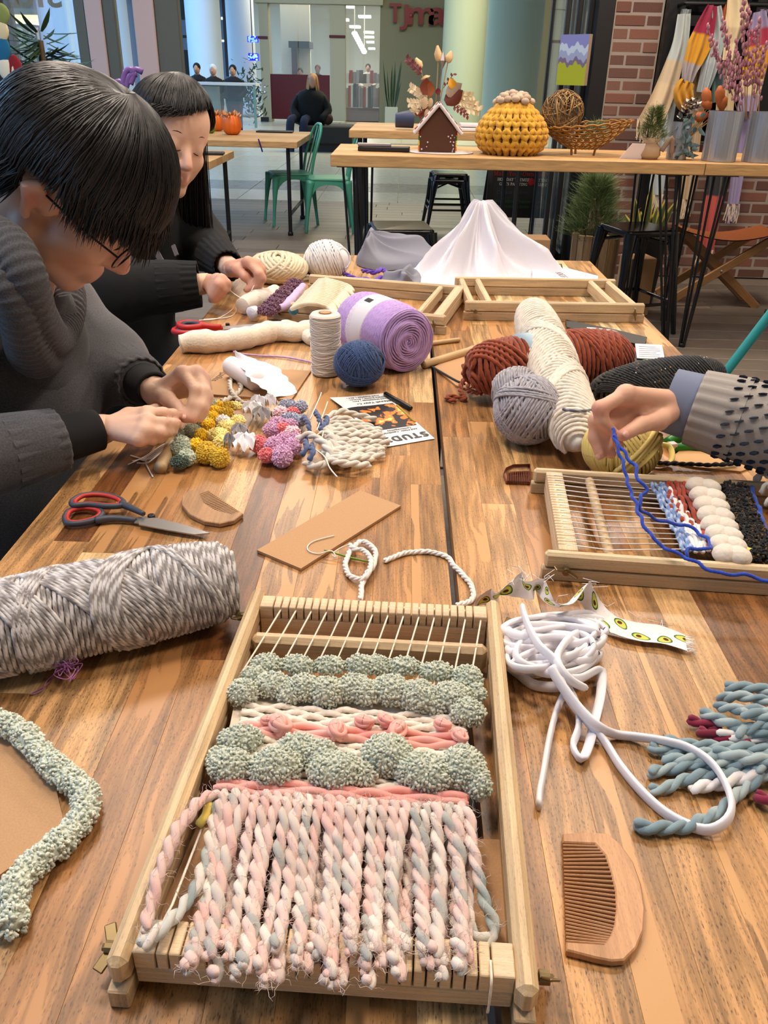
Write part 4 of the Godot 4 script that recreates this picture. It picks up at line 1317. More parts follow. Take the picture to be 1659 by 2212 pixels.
func ribbon(m: MB, pts: PackedVector3Array, wid: PackedVector3Array, step: float, thick := 0.0006, us := 1.0):
	# a strip of cloth: pts is its middle, wid the half width vectors
	var p := smooth(pts, step)
	var w := PackedVector3Array()
	var n := pts.size()
	for i in n - 1:      # the same count of steps as smooth()
		var k := maxi(1, int(ceil(pts[i].distance_to(pts[i + 1]) / step)))
		for j in k: w.append(wid[i].lerp(wid[i + 1], float(j) / k))
	w.append(wid[n - 1])
	var across := 6
	var s := 0.0
	var i0 := m.v.size()
	for i in p.size():
		if i: s += p[i].distance_to(p[i - 1])
		var tn := (p[mini(i + 1, p.size() - 1)] - p[maxi(i - 1, 0)]).normalized()
		var nn := tn.cross(w[i]).normalized()
		for side in 2:
			for j in across + 1:
				var f := 2.0 * j / across - 1.0
				m.add(p[i] + w[i] * f + nn * (thick * (0.5 - side) + 0.10 * w[i].length() * (f * f - 0.4)), Color.WHITE, Vector2(s * us, (f + 1.0) * 0.5))
	var row := (across + 1) * 2
	for i in p.size() - 1:
		for side in 2:
			for j in across:
				var a := i0 + i * row + side * (across + 1) + j
				var q := [a, a + 1, a + row + 1, a + row]
				if side: q.reverse()
				m.tri(q[0], q[2], q[1]); m.tri(q[0], q[3], q[2])

func comb(label: String, t0: Vector2, t1: Vector2, outer: Array, inner: Array, n: int, tone: Color, thick := 0.006):
	# a wooden comb: teeth run from the slot ends (inner) to the line t0 - t1
	var h := TT + thick
	var c := P((t0.x + t1.x) * 0.5, (t0.y + t1.y) * 0.5, h)
	var t := thing("wooden_comb", label, "comb", Vector3(c.x, TT + 0.0004, c.z))
	var ol := [[t0.x, t0.y]] + outer + [[t1.x, t1.y]]
	var g0 := t1.lerp(t0, 0.075); var g1 := t0.lerp(t1, 0.075)
	ol.append([g0.x, g0.y])
	var inn := inner.duplicate(); inn.reverse()
	ol += inn + [[g1.x, g1.y]]
	var m := MB.new()
	var flat2 := px2(ol, c, h)
	prism(m, flat2, Vector3.ZERO, Basis.IDENTITY, 0.0, thick, tone, 0.0009)
	part("comb_body", m, mats["beech"], t, true)
	var k := MB.new()
	var bits := PackedVector2Array()
	for q in inner: bits.append(Vector2(q[0], q[1]))
	for i in n:
		var f := (i + 0.5) / n
		var e := g1.lerp(g0, f)
		var ff := f * (bits.size() - 1)
		var b := bits[int(ff)].lerp(bits[mini(int(ff) + 1, bits.size() - 1)], ff - int(ff))
		var pa := P(b.x, b.y, h) - c; var pb := P(e.x, e.y, h) - c
		pa.y = thick * 0.5; pb.y = thick * 0.5
		var wd := (P(g0.x, g0.y, h) - P(g1.x, g1.y, h)).length() / n * 0.56
		bar(k, pa - (pb - pa).normalized() * 0.002, pb, wd, thick * 0.86, 0.0006, Vector3.UP, tone)
	part("teeth", k, mats["beech"], t, true)

func scissors(label: String, o: Dictionary):
	# two rings with shanks and two blades, all given as picture points on the table
	var at := P(o.pivot[0], o.pivot[1])
	var t := thing("scissors", label, "scissors", Vector3(at.x, TT, at.z))
	var off := Vector3(-at.x, -TT, -at.z)
	var hm := mat("grip " + o.grip.to_html(), o.grip, 0.5)
	var im := mat("grip " + o.inner.to_html(), o.inner, 0.5)
	var k := 0
	for r in o.rings:
		var loop := PackedVector3Array()
		for q in r[0]: loop.append(P(q[0], q[1], TT + r[2]) + off)
		var m := MB.new()
		var lp := smooth(loop, 0.003, true)
		tube(m, lp, o.thick, 10, [], {"closed": true, "flat": 0.9})
		var sh := PackedVector3Array()
		for q in r[1]: sh.append(P(q[0], q[1], TT + r[2]) + off)
		var sp := smooth(sh, 0.004)
		var rd := PackedFloat32Array()
		for i in sp.size(): rd.append(lerpf(1.35, 0.8, float(i) / sp.size()))
		tube(m, sp, o.thick, 10, [], {"radii": rd, "flat": 1.0})
		part("handle", m, hm, t)
		var c := Vector3.ZERO
		for q in lp: c += q / lp.size()
		var il := PackedVector3Array()
		for q in lp: il.append(c + (q - c) * o.get("inset", 0.86) + Vector3(0, 0.0008, 0))
		m = MB.new()
		tube(m, il, o.thick * 0.75, 8, [], {"closed": true})
		part("grip_lining", m, im, t)
		k += 1
	var steel := mat("steel", Color(0.70, 0.69, 0.68), 0.28, 0.75)
	k = 0
	for b in o.blades:
		var m := MB.new()
		prism(m, px2(b, at, TT + 0.006), Vector3(0, 0.004 + k * 0.0016, 0), Basis.IDENTITY, 0.0, 0.0015)
		part("blade", m, steel, t, true)
		k += 1
	var s := MB.new()
	lathe(s, Vector3(0, 0.0020, 0), [[0.0045, 0.0], [0.0045, 0.0045], [0.0038, 0.0055], [0.0014, 0.0056], [0.0012, 0.0045]], 14)
	part("screw", s, mat("screw", Color(0.13, 0.13, 0.15), 0.45, 0.4), t)

func flat_card(called: String, label: String, px: Array, thick: float, m: Material, category: String, lift := 0.0004) -> MeshInstance3D:
	var h := TT + thick + lift
	var c := P(px[0][0], px[0][1], h)
	var k := MB.new()
	prism(k, px2(px, c, h), Vector3.ZERO, Basis.IDENTITY, 0.0, thick)
	var o := solo(called, k, m, label, category, true)
	o.position = Vector3(c.x, TT + lift, c.z)
	return o

func build_near_things():
	var wool: Material = mats["wool"]
	var jersey: Material = mats["jersey"]
	wood("beech", grain[3], 0.5, 10.0, 2.0)
	# big grey and white skein
	var R := 0.0405
	var a := P(-150, 1392, TT + R); var b := P(508, 1246, TT + R)
	var t := thing("yarn_skein", "long fluffy grey and white twisted yarn skein by the table edge", "yarn", Vector3(a.x, TT, a.z))
	var o := -t.position
	skein(t, "wound_yarn", a + o, b + o, R, 0.00225, [hx("8c8582"), hx("d8d3d2")], wool, [[0.0, 1.0, 0.02, 0.0, 62, 0.0], [0.02, 0.30, 0.13, 0.3, 17, 0.9], [0.40, 0.66, 0.15, 2.6, 17, 0.9], [0.62, 0.72, 0.14, 0.5, 8, 1.6], [0.74, 0.98, 0.03, 1.0, 16, 0.8], [0.16, 0.30, 0.12, 2.9, 10, 1.6], [0.34, 0.40, 0.1, 0.3, 4, 1.7], [0.80, 0.83, 0.10, 2.7, 3, 1.6]], {"round": 4.0, "hole": 0.35, "pitch": 9.0})
	# purple thread
	var m := MB.new()
	var tr := RandomNumberGenerator.new(); tr.seed = 4
	var pts := PackedVector3Array()
	for i in 60: pts.append(P(140 + tr.randfn(0, 17), 1432 + tr.randfn(0, 16), TT + 0.012 + absf(tr.randfn(0, 0.006))))
	pts.append_array(PT([[120, 1455, 0.002], [100, 1480, 0.001], [66, 1499, 0.001], [90, 1492, 0.002], [104, 1468, 0.002]]))
	var i0 := pts.size()
	pts.append_array(PT([[150, 1430, 0.01], [190, 1405, 0.012], [193, 1415, 0.01], [165, 1432, 0.008]]))
	tube(m, smooth(pts, 0.0015), 0.00038, 5, [hx("b06fa8")])
	solo("thread_tangle", m, vmat("cotton", 0.9), "tangle of thin purple thread beside the grey and white skein", "thread")
	# sage chenille length over a cardboard piece
	flat_card("cardboard_piece", "brown cardboard piece under the curved length of sage chenille yarn", [[-150, 1535], [30, 1578], [118, 1690], [141, 1788], [0, 1889], [-150, 1985]], 0.003, cardboard(), "cardboard")
	var st := thing("chenille_yarn", "curved length of pale sage chenille yarn lying partly on cardboard", "yarn", P(187, 1751))
	o = -st.position
	var cp := PT([[-40, 1548, 0.013], [0, 1561, 0.013], [48, 1584, 0.012], [106, 1645, 0.012], [154, 1687, 0.011], [181, 1711, 0.010], [186, 1751, 0.009], [154, 1796, 0.009], [106, 1841, 0.010], [55, 1883, 0.012], [28, 1934, 0.011], [27, 1980, 0.009], [24, 2006, 0.009]])
	for i in cp.size(): cp[i] += o
	chenille(st, "chenille_strand", cp, 0.0088, 0.0034, [hx("d0d6c6"), hx("d8dccc"), hx("c6cebe"), hx("dde1d2"), hx("c3ccc0")], wool)
	# scissors with grey and red grips
	scissors("scissors with grey handles and red grip linings, lying open beside the comb", {"pivot": [328, 1124], "grip": Color(0.24, 0.25, 0.29), "inner": Color(0.72, 0.17, 0.13), "thick": 0.0036,
		"rings": [[[[155, 1084], [176, 1071], [212, 1068], [245, 1073], [266, 1083], [262, 1092], [232, 1094], [190, 1090], [160, 1092]], [[262, 1088], [285, 1098], [310, 1110]], 0.011],
			[[[140, 1118], [150, 1104], [178, 1097], [210, 1100], [222, 1110], [208, 1122], [172, 1131], [145, 1130]], [[206, 1124], [240, 1120], [270, 1121], [293, 1124]], 0.006]],
		"blades": [[[288, 1118], [312, 1114], [345, 1119], [400, 1133], [452, 1150], [430, 1150], [370, 1138], [325, 1130], [290, 1128]], [[300, 1124], [330, 1120], [380, 1138], [453, 1153], [420, 1156], [360, 1146], [300, 1134]]]})
	# combs
	comb("large half moon wooden comb lying beside the pine frame loom with the fringe", Vector2(1215, 1801), Vector2(1223, 2053), [[1262, 1797], [1312, 1800], [1340, 1822], [1368, 1862], [1385, 1910], [1393, 1962], [1390, 2010], [1374, 2048], [1348, 2074], [1322, 2076], [1290, 2070]], [[1286, 1823], [1308, 1848], [1320, 1884], [1329, 1924], [1331, 1962], [1327, 1998], [1318, 2022], [1304, 2040]], 27, hx("d6a276"))
	comb("small half moon wooden comb beside the scissors with grey handles", Vector2(446, 1056), Vector2(525, 1109), [[424, 1056], [406, 1061], [394, 1073], [392, 1090], [409, 1111], [441, 1126], [474, 1131], [506, 1124]], [[432, 1068], [440, 1086], [466, 1102], [500, 1111]], 19, hx("c99b70"))
	# cardboard strip, needle and white wool
	flat_card("cardboard_strip", "brown corrugated cardboard strip lying between the comb and the white wool", [[555, 1188], [778, 1059], [866, 1092], [650, 1228]], 0.0032, cardboard(), "cardboard")
	m = MB.new()
	tube(m, PackedVector3Array([P(700, 1188, TT + 0.006), P(760, 1206, TT + 0.004), P(817, 1218, TT + 0.0025)]), 0.0016, 8, [], {"flat": 0.6, "taper": 0.5, "tail": 0.35})
	solo("plastic_needle", m, mat("needle green", Color(0.42, 0.60, 0.13), 0.35), "lime green plastic yarn needle beside the cardboard strip", "needle")
	var white := [hx("ece4dc"), hx("f3ede6")]
	m = MB.new()
	twist(m, PT([[779, 1296, 0.004], [781, 1268, 0.004], [790, 1243, 0.005], [806, 1222, 0.006], [811, 1196, 0.006], [800, 1177, 0.006], [778, 1171, 0.005], [757, 1190, 0.005], [746, 1220, 0.004], [755, 1243, 0.004], [778, 1251, 0.007], [797, 1236, 0.009], [800, 1206, 0.009], [786, 1190, 0.008], [766, 1186, 0.009], [754, 1176, 0.008]]), 0.0031, white, {"plies": 3})
	var w1 := thing("white_wool_end", "looped end of thick white wool running to the loom's notched bar", "yarn")
	part("wool_strand", m, wool, w1)
	m = MB.new()
	tube(m, smooth(PT([[755, 1176, 0.008], [735, 1184, 0.006], [718, 1197, 0.004], [726, 1204, 0.004], [716, 1190, 0.008], [690, 1196, 0.005], [670, 1192, 0.005], [664, 1182, 0.005], [678, 1169, 0.005], [722, 1157, 0.005]]), 0.003), 0.0007, 6, [hx("e9e2da")])
	part("thread_end", m, vmat("cotton", 0.9), w1)
	m = MB.new()
	twist(m, PT([[830, 1213, 0.003], [858, 1200, 0.003], [896, 1192, 0.003], [940, 1194, 0.003], [966, 1204, 0.003], [984, 1226, 0.003], [1006, 1248, 0.003], [1020, 1270, 0.003], [1022, 1288, 0.003], [1010, 1301, 0.003], [985, 1308, 0.003]]), 0.0031, white, {"plies": 3, "seed": 2})
	solo("wool_length", m, wool, "curved length of thick white wool crossing the gap between the tables", "yarn")
	build_avocado()
	build_jersey(jersey)
	build_blue_fringe(wool)

func build_avocado():
	# printed cotton strip: the print is flat, so it is drawn into the cloth's texture
	var im := Image.create(512, 128, false, Image.FORMAT_RGB8)
	im.fill(Color(0.93, 0.90, 0.89))
	var r := RandomNumberGenerator.new(); r.seed = 8
	for i in 60:
		im.fill_rect(Rect2i(r.randi() % 508, r.randi() % 124, 3, 3), Color(0.86, 0.74, 0.52))
	for k in 7:
		var c := Vector2(40 + k * 72, 34 + (k % 2) * 58)
		var an := r.randf() * TAU
		for y in range(-34, 35):
			for x in range(-44, 45):
				var p := Vector2(x, y).rotated(an)
				var wd := 1.0 - 0.28 * clampf(p.x / 34.0, -1, 1)
				var d := Vector2(p.x / 34.0, p.y / (22.0 * wd)).length()
				var q := Vector2i(int(c.x) + x, int(c.y) + y)
				if d > 1.0 or q.x < 0 or q.y < 0 or q.x >= 512 or q.y >= 128: continue
				var col := Color(0.10, 0.28, 0.10) if d > 0.88 else Color(0.48, 0.62, 0.16) if d > 0.76 else Color(0.82, 0.80, 0.36)
				if (p - Vector2(-9, 0)).length() < 10.0: col = Color(0.33, 0.15, 0.06)
				im.set_pixelv(q, col)
	var m := mat("avocado print", Color.WHITE, 0.85)
	m.albedo_texture = ImageTexture.create_from_image(im)
	m.uv1_scale = Vector3(1, 1, 1)
	var t := thing("fabric_strip", "frayed white cotton strip printed with avocados on the white jersey yarn", "fabric", P(1250, 1330))
	var o := -t.position
	var nodes := [[1030, 1300, 0.012, 0.001, 0.011, 0.006], [1050, 1288, 0.016, 0.004, 0.012, 0.004], [1072, 1296, 0.02, -0.002, 0.012, 0.006], [1090, 1270, 0.026, 0.006, 0.011, 0.004], [1118, 1262, 0.030, 0.004, 0.012, -0.004], [1142, 1275, 0.026, -0.006, 0.012, 0.003], [1165, 1262, 0.026, 0.003, 0.011, 0.008], [1190, 1300, 0.030, 0.002, 0.008, 0.012], [1225, 1305, 0.028, 0.002, 0.010, 0.012], [1256, 1275, 0.024, 0.004, 0.014, 0.006], [1272, 1290, 0.016, 0.002, 0.014, 0.004], [1290, 1325, 0.006, 0.006, 0.006, -0.009], [1330, 1352, 0.004, 0.003, 0.002, -0.011], [1380, 1366, 0.003, 0.002, 0.002, -0.012], [1430, 1372, 0.003, 0.001, 0.002, -0.012], [1482, 1390, 0.002, 0.002, 0.001, -0.011]]
	var pts := PackedVector3Array(); var wid := PackedVector3Array()
	for n in nodes:
		pts.append(P(n[0], n[1], TT + n[2] + 0.004) + o); wid.append(Vector3(n[3], n[4], n[5]))
	var k := MB.new()
	ribbon(k, pts, wid, 0.004, 0.0005, 7.5)
	part("printed_cloth", k, m, t)
	var fr := MB.new()
	for i in 26:
		var p := pts[-1] + wid[-1] * r.randf_range(-1, 1)
		tube(fr, PackedVector3Array([p, p + Vector3(0.005, 0, r.randf_range(-0.003, 0.003)), p + Vector3(r.randf_range(0.006, 0.011), -0.002, r.randf_range(-0.004, 0.005))]), 0.0003, 4, [hx("efeae6")])
	for i in 22:
		var j := r.randi_range(2, pts.size() - 2)
		var p := pts[j] + wid[j]
		tube(fr, PackedVector3Array([p, p + Vector3(r.randfn(0, 0.006), r.randf_range(0, 0.008), r.randfn(0, 0.006)), p + Vector3(r.randfn(0, 0.012), r.randf_range(-0.002, 0.008), r.randfn(0, 0.01))]), 0.00025, 4, [hx("efeae6")])
	part("frayed_threads", fr, vmat("cotton", 0.9), t).set_meta("kind", "stuff")

func build_jersey(jersey: Material):
	var t := thing("jersey_yarn", "loose hank of white jersey yarn with long trailing strands", "yarn", P(1190, 1400))
	var o := -t.position
	var c := [hx("eae6ea")]
	var r := RandomNumberGenerator.new(); r.seed = 31
	var m := MB.new()
	for i in 30:
		var cx := 1190 + r.randf_range(-22, 22); var cy := 1392 + r.randf_range(-34, 30)
		var rx := r.randf_range(70, 112); var ry := r.randf_range(14, 40)
		var ht := 0.004 + 0.026 * (i / 30.0)
		var tl := r.randf_range(-0.35, 0.15)
		var pts := PackedVector3Array()
		for j in 22:
			var th := TAU * j / 22.0
			var x := cos(th) * rx; var y := sin(th) * ry
			pts.append(P(cx + x * cos(tl) - y * sin(tl) * 0.8, cy + x * sin(tl) + y * cos(tl), TT + ht + 0.006 * sin(th * 2.0 + i)) + o)
		tube(m, smooth(pts, 0.005, true), 0.0042, 8, c, {"closed": true, "flat": 0.62})
	part("hank", m, jersey, t)
	var strands := [
		[[1128, 1312, 0.036], [1140, 1350, 0.04], [1165, 1395, 0.042], [1200, 1430, 0.04], [1215, 1478, 0.03], [1232, 1515, 0.02], [1268, 1558, 0.012], [1306, 1602, 0.006], [1340, 1655, 0.005], [1388, 1712, 0.005], [1440, 1758, 0.005], [1496, 1786, 0.005], [1536, 1792, 0.008], [1570, 1772, 0.012], [1581, 1738, 0.014], [1566, 1690, 0.016], [1534, 1645, 0.018], [1484, 1614, 0.016], [1430, 1600, 0.012], [1376, 1592, 0.006], [1328, 1586, 0.006], [1290, 1568, 0.016], [1250, 1530, 0.022], [1206, 1470, 0.034], [1190, 1440, 0.04]],
		[[1230, 1482, 0.016], [1212, 1512, 0.01], [1196, 1556, 0.006], [1184, 1610, 0.005], [1174, 1670, 0.005], [1166, 1712, 0.005], [1164, 1742, 0.005]],
		[[1200, 1462, 0.026], [1250, 1466, 0.02], [1290, 1448, 0.014], [1300, 1462, 0.010], [1296, 1510, 0.008], [1284, 1560, 0.006], [1272, 1610, 0.005], [1256, 1640, 0.005], [1238, 1612, 0.005], [1250, 1570, 0.008], [1246, 1520, 0.012], [1222, 1470, 0.024]],
		[[1100, 1440, 0.008], [1120, 1455, 0.006], [1150, 1478, 0.005], [1190, 1484, 0.006], [1230, 1480, 0.01]],
		[[1290, 1352, 0.02], [1240, 1372, 0.03], [1212, 1400, 0.038], [1204, 1430, 0.042], [1228, 1466, 0.034], [1262, 1486, 0.016]]]
	var k := 0
	for s in strands:
		var pts := PT(s)
		for i in pts.size(): pts[i] += o
		m = MB.new()
		tube(m, smooth(pts, 0.005), 0.0052 if k != 4 else 0.0046, 8, c, {"flat": 0.5 if k < 3 else 0.7, "taper": 0.9})
		part("loose_strand", m, jersey, t)
		k += 1

func build_blue_fringe(wool: Material):
	var t := thing("fringed_weaving", "weaving with a thick blue grey fringe and a few maroon and white strands", "weaving", P(1700, 1640))
	var o := -t.position
	var bl := [hx("93a6aa"), hx("859aa0"), hx("a3b2b3"), hx("7d939b")]
	var ma := [hx("6f0f2c"), hx("83173a")]
	var wh := [hx("ddd5d3"), hx("e8e2df")]
	var list := [
		[bl, [[1566, 1484, 0.014], [1620, 1486, 0.022], [1700, 1500, 0.028]]], [bl, [[1552, 1508, 0.01], [1600, 1505, 0.024], [1700, 1520, 0.03]]], [bl, [[1546, 1526, 0.014], [1600, 1532, 0.026], [1700, 1540, 0.03]]],
		[bl, [[1512, 1540, 0.01], [1550, 1552, 0.014], [1600, 1572, 0.018], [1700, 1590, 0.02]]], [bl, [[1600, 1540, 0.03], [1650, 1546, 0.03], [1700, 1556, 0.03]]], [bl, [[1590, 1590, 0.014], [1640, 1566, 0.024], [1700, 1560, 0.03]]],
		[ma, [[1486, 1552, 0.008], [1520, 1564, 0.006], [1560, 1578, 0.006]]], [ma, [[1508, 1576, 0.008], [1540, 1590, 0.008], [1620, 1606, 0.01]]], [wh, [[1550, 1580, 0.012], [1580, 1590, 0.012], [1680, 1604, 0.012]]],
		[bl, [[1436, 1595, 0.008], [1480, 1606, 0.008], [1560, 1612, 0.010], [1700, 1622, 0.014]]], [bl, [[1402, 1610, 0.007], [1428, 1622, 0.006], [1500, 1626, 0.008], [1600, 1634, 0.01], [1700, 1640, 0.014]]],
		[bl, [[1430, 1642, 0.006], [1490, 1640, 0.012], [1580, 1644, 0.014], [1700, 1650, 0.016]]], [bl, [[1402, 1672, 0.006], [1430, 1664, 0.006], [1500, 1652, 0.010], [1600, 1650, 0.016], [1700, 1650, 0.02]]],
		[bl, [[1403, 1706, 0.006], [1440, 1702, 0.006], [1480, 1682, 0.008], [1560, 1672, 0.01], [1700, 1660, 0.014]]], [wh, [[1490, 1706, 0.006], [1540, 1696, 0.008], [1590, 1684, 0.01], [1640, 1676, 0.014]]],
		[bl, [[1370, 1777, 0.006], [1400, 1788, 0.006], [1470, 1786, 0.006], [1530, 1766, 0.006], [1585, 1724, 0.008], [1640, 1680, 0.012], [1700, 1660, 0.016]]], [ma, [[1632, 1714, 0.008], [1680, 1740, 0.008], [1720, 1750, 0.008]]], [bl, [[1630, 1664, 0.018], [1700, 1640, 0.02]]], [bl, [[1540, 1620, 0.018], [1620, 1640, 0.022], [1710, 1646, 0.024]]]]
	var k := 0
	for s in list:
		var pts := PT(s[1])
		for i in pts.size(): pts[i] += o
		var m := MB.new()
		twist(m, pts, 0.0052, s[0], {"seed": k, "pitch": 0.028})
		part("fringe_strand", m, wool, t)
		k += 1
	for i in 7:
		weft(t, "woven_row", P(1700 + i * 9, 1490, TT + 0.012) + o, P(1716 + i * 9, 1700, TT + 0.012) + o, 0.0045, bl if i % 3 else wh, i, wool, {"pitch": 0.02}, 10)

func loom_frame(t: Node3D, A: Vector3, B: Vector3, W: float, h: float, bars: Array, over := 0.0):
	# A - B: foot of the near rail; the other rail lies W beyond it. bars: [[share along, kind], ...]
	var o := -t.position
	var d := (B - A).normalized()
	var n := Vector3(d.z, 0, -d.x)
	var w := 0.0115
	for s in 2:
		var a := A + o + n * (w * 0.5 if s == 0 else W - w * 0.5)
		var b := B + o + n * (w * 0.5 if s == 0 else W - w * 0.5)
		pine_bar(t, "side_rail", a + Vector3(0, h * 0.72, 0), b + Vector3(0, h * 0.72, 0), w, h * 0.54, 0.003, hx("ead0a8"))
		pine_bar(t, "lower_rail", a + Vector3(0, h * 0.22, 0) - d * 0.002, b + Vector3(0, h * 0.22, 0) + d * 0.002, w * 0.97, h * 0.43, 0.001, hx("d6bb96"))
		for e in 2:
			wing_nut(t, (a + d * 0.022 if e == 0 else b - d * 0.022) + n * (-w * 0.5 if s == 0 else w * 0.5) + Vector3(0, h * 0.5, 0), -n if s == 0 else n, 0.4 + e)
	for q in bars:
		var a: Vector3 = A.lerp(B, q[0]) + o + n * (w + 0.0004)
		var b: Vector3 = A.lerp(B, q[0]) + o + n * (W - w - 0.0004)
		if q[1] == "notched": notched_bar(t, a + Vector3(0, h * 0.55, 0), b + Vector3(0, h * 0.55, 0), 0.02, h * 0.85, 27, 0.001, h * 0.3)
		elif q[1] == "dowel":
			var m := MB.new(); rod(m, a + Vector3(0, h * 0.68, 0), b + Vector3(0, h * 0.68, 0), 0.0058, 12, hx("e6c79a")); part("dowel", m, mats["pine"], t)
		else: pine_bar(t, "shed_bar", a + Vector3(0, h * 0.6, 0), b + Vector3(0, h * 0.6, 0), 0.013, h * 0.66, 0.003, hx("ecd0a6"))

func lump(m: MB, pts: Array, col: Color, sd: int):
	# soft combed wool: a chain of swelling rounds merged along pts [[x, y, lift, radius], ...]
	var c := PackedVector3Array(); var rads := PackedFloat32Array()
	for q in pts: c.append(P(q[0], q[1], TT + q[2])); 
	var p := smooth(c, 0.004)
	var total := p.size()
	for i in total:
		var f := float(i) / (total - 1) * (pts.size() - 1)
		var k := int(f)
		var r: float = lerpf(pts[k][3], pts[mini(k + 1, pts.size() - 1)][3], f - k)
		rads.append(r * (1.0 + 0.06 * sin(i * 0.35 + sd) + 0.04 * sin(i * 0.93 + sd * 2.0)))
	rads[0] *= 0.45; rads[total - 1] *= 0.45
	tube(m, p, 1.0, 18, [col], {"radii": rads, "flat": 1.0})

func build_middle_things():
	var wool: Material = mats["wool"]
	var jersey: Material = mats["jersey"]
	var cotton: Material = mats["cotton"]
	var rov := fuzz(vmat("roving", 1.0, 0.8), 60.0, 0.10)
	# the loom on the right
	var A := Vector3(0.160, TT, -0.7455)
	var d := Vector3(0.99679, 0, 0.0801)
	var n := Vector3(0.0801, 0, -0.99679)
	var t := thing("tapestry_loom", "pine frame loom with white warp threads and a blue, rust and black weaving", "loom", A)
	var o := -A
	loom_frame(t, A, A + d * 0.42, 0.218, 0.033, [[0.058, "notched"], [0.165, "dowel"], [0.96, "bar"]])
	for i in 14:
		var f := 0.022 + 0.174 * i / 13.0
		var a := A + d * 0.024 + n * f + Vector3(0, 0.0325, 0) + o
		var b := A + d * 0.069 + n * f + Vector3(0, 0.0295, 0) + o
		var px := Vector2(1482, 1186).lerp(Vector2(1407, 1046), i / 13.0)
		var c := P(px.x, px.y, TT + 0.026) + o
		var m := MB.new()
		tube(m, PackedVector3Array([a - d * 0.008 - Vector3(0, 0.004, 0), a, b, b.lerp(c, 0.5), c, c + d * 0.02]), 0.0008, 6, [hx("f1ece6"), hx("dcd3ca")], {"lobes": 2, "pitch": 0.004})
		part("warp_thread", m, cotton, t)
	# its weaving
	var wv := thing("small_weaving", "weaving of denim blue, white, rust, cream roving and black stripes on the loom", "weaving", P(1520, 1120))
	o = -wv.position
	var h := TT + 0.027
	var k := 0
	for r in [[1407, 1479], [1416, 1485], [1425, 1491], [1434, 1497]]:
		weft(wv, "denim_row", P(r[0], 1044, h) + o, P(r[1], 1190, h) + o, 0.0025, [hx("6f8fc4"), hx("b9c6e0")], k, wool, {}, 14); k += 1
	for r in [[1442, 1502, 0.06], [1450, 1511, 0.28], [1458, 1520, 0.46], [1466, 1529, 0.62]]:
		var a := P(r[0], 1046, h); var b := P(r[1], 1192, h)
		weft(wv, "white_row", a.lerp(b, r[2]) + o, b + o, 0.0029, [hx("eeeae6"), hx("e2dedb")], k, wool, {}, 10); k += 1
	for r in [[1441, 1466, 0.0, 0.45], [1450, 1490, 0.0, 0.6], [1459, 1515, 0.0, 0.72], [1468, 1538, 0.0, 1.0], [1477, 1546, 0.0, 1.0], [1485, 1553, 0.0, 1.0]]:
		var a := P(r[0], 1042, h); var b := P(r[1], 1194, h)
		weft(wv, "rust_row", a + o, a.lerp(b, r[3]) + o, 0.0029, [hx("a63c1d"), hx("95341a")], k, wool, {}, 12); k += 1
	var rm := MB.new()
	for i in 8:
		var f := i / 7.0
		for s in 2:
			var p := P(lerpf(1506, 1568, f) + s * 28 - 2, lerpf(1048, 1196, f) + s * 5, h + 0.005 + 0.003 * (i % 2))
			ball(rm, p + o, Vector3(0.0145, 0.010, 0.0125), 14, 10, hx("dcd0c0"), Basis(Vector3.UP, 0.7 - s * 1.4), 0.03)
	ball(rm, P(1590, 1222, h - 0.012) + o, Vector3(0.018, 0.012, 0.016), 14, 10, hx("dcd0c0"))
	part("roving_braid", rm, rov, wv)
	for c in 2:
		var bp := PackedVector3Array()
		for i in 8: bp.append(P(lerpf(1572, 1632, i / 7.0) + c * 26 + 3 * sin(i * 2.0), lerpf(1052, 1206, i / 7.0) + c * 3, h + 0.002) + o)
		chenille(wv, "black_row", bp, 0.0075, 0.0036, [hx("161616"), hx("1e1d1d"), hx("121212"), hx("1a1919"), hx("201f1e"), hx("161616"), hx("17161a"), hx("1b1b1b"), hx("6e4a1e")], wool, 0.2)
	var ym := MB.new()
	yarn(ym, PackedVector3Array([P(1568, 1110, h) + o, P(1590, 1160, h) + o, P(1606, 1186, h + 0.004) + o, P(1628, 1194, h + 0.004) + o]), 0.0045, [hx("e3cb62")], {"lobes": 0})
	part("yellow_row", ym, jersey, wv)
	for i in 3:
		weft(wv, "blue_row", P(1604 + i * 9, 1052, h) + o, P(1662 + i * 8, 1210, h) + o, 0.0028, [hx("2b50b4"), hx("2444a0")], i, wool, {}, 13)
	for i in 6:
		var cm := MB.new()
		var f := i / 5.0
		twist(cm, PackedVector3Array([P(1632 + f * 55, 1040 + f * 130, h) + o, P(1648 + f * 55, 1022 + f * 134, h + 0.012) + o, P(1668 + f * 55, 1034 + f * 134, h + 0.012) + o, P(1684 + f * 50, 1060 + f * 130, h) + o]), 0.0048, [hx("e6ded2"), hx("dbd2c6")], {"seed": i})
		part("cream_loop", cm, wool, wv)
	# blue working yarn from the hand to the weaving
	var bw := thing("working_yarn", "crinkled royal blue yarn held in the hand and trailing over the loom", "yarn")
	for s in [[[1323, 926, 0.115], [1333, 962, 0.105], [1347, 1005, 0.09], [1358, 1050, 0.075], [1374, 1090, 0.066], [1388, 1128, 0.058], [1412, 1162, 0.05], [1440, 1186, 0.044], [1478, 1202, 0.042], [1520, 1224, 0.04], [1562, 1240, 0.038], [1600, 1240, 0.038], [1640, 1250, 0.036], [1700, 1268, 0.036]],
			[[1325, 940, 0.112], [1348, 978, 0.10], [1376, 1012, 0.09], [1374, 1030, 0.085], [1396, 1056, 0.076], [1384, 1074, 0.07], [1384, 1098, 0.062], [1410, 1118, 0.05], [1450, 1130, 0.042], [1484, 1136, 0.038], [1514, 1154, 0.034], [1536, 1176, 0.034], [1524, 1187, 0.034], [1490, 1184, 0.034], [1484, 1200, 0.03], [1483, 1214, 0.022]]]:
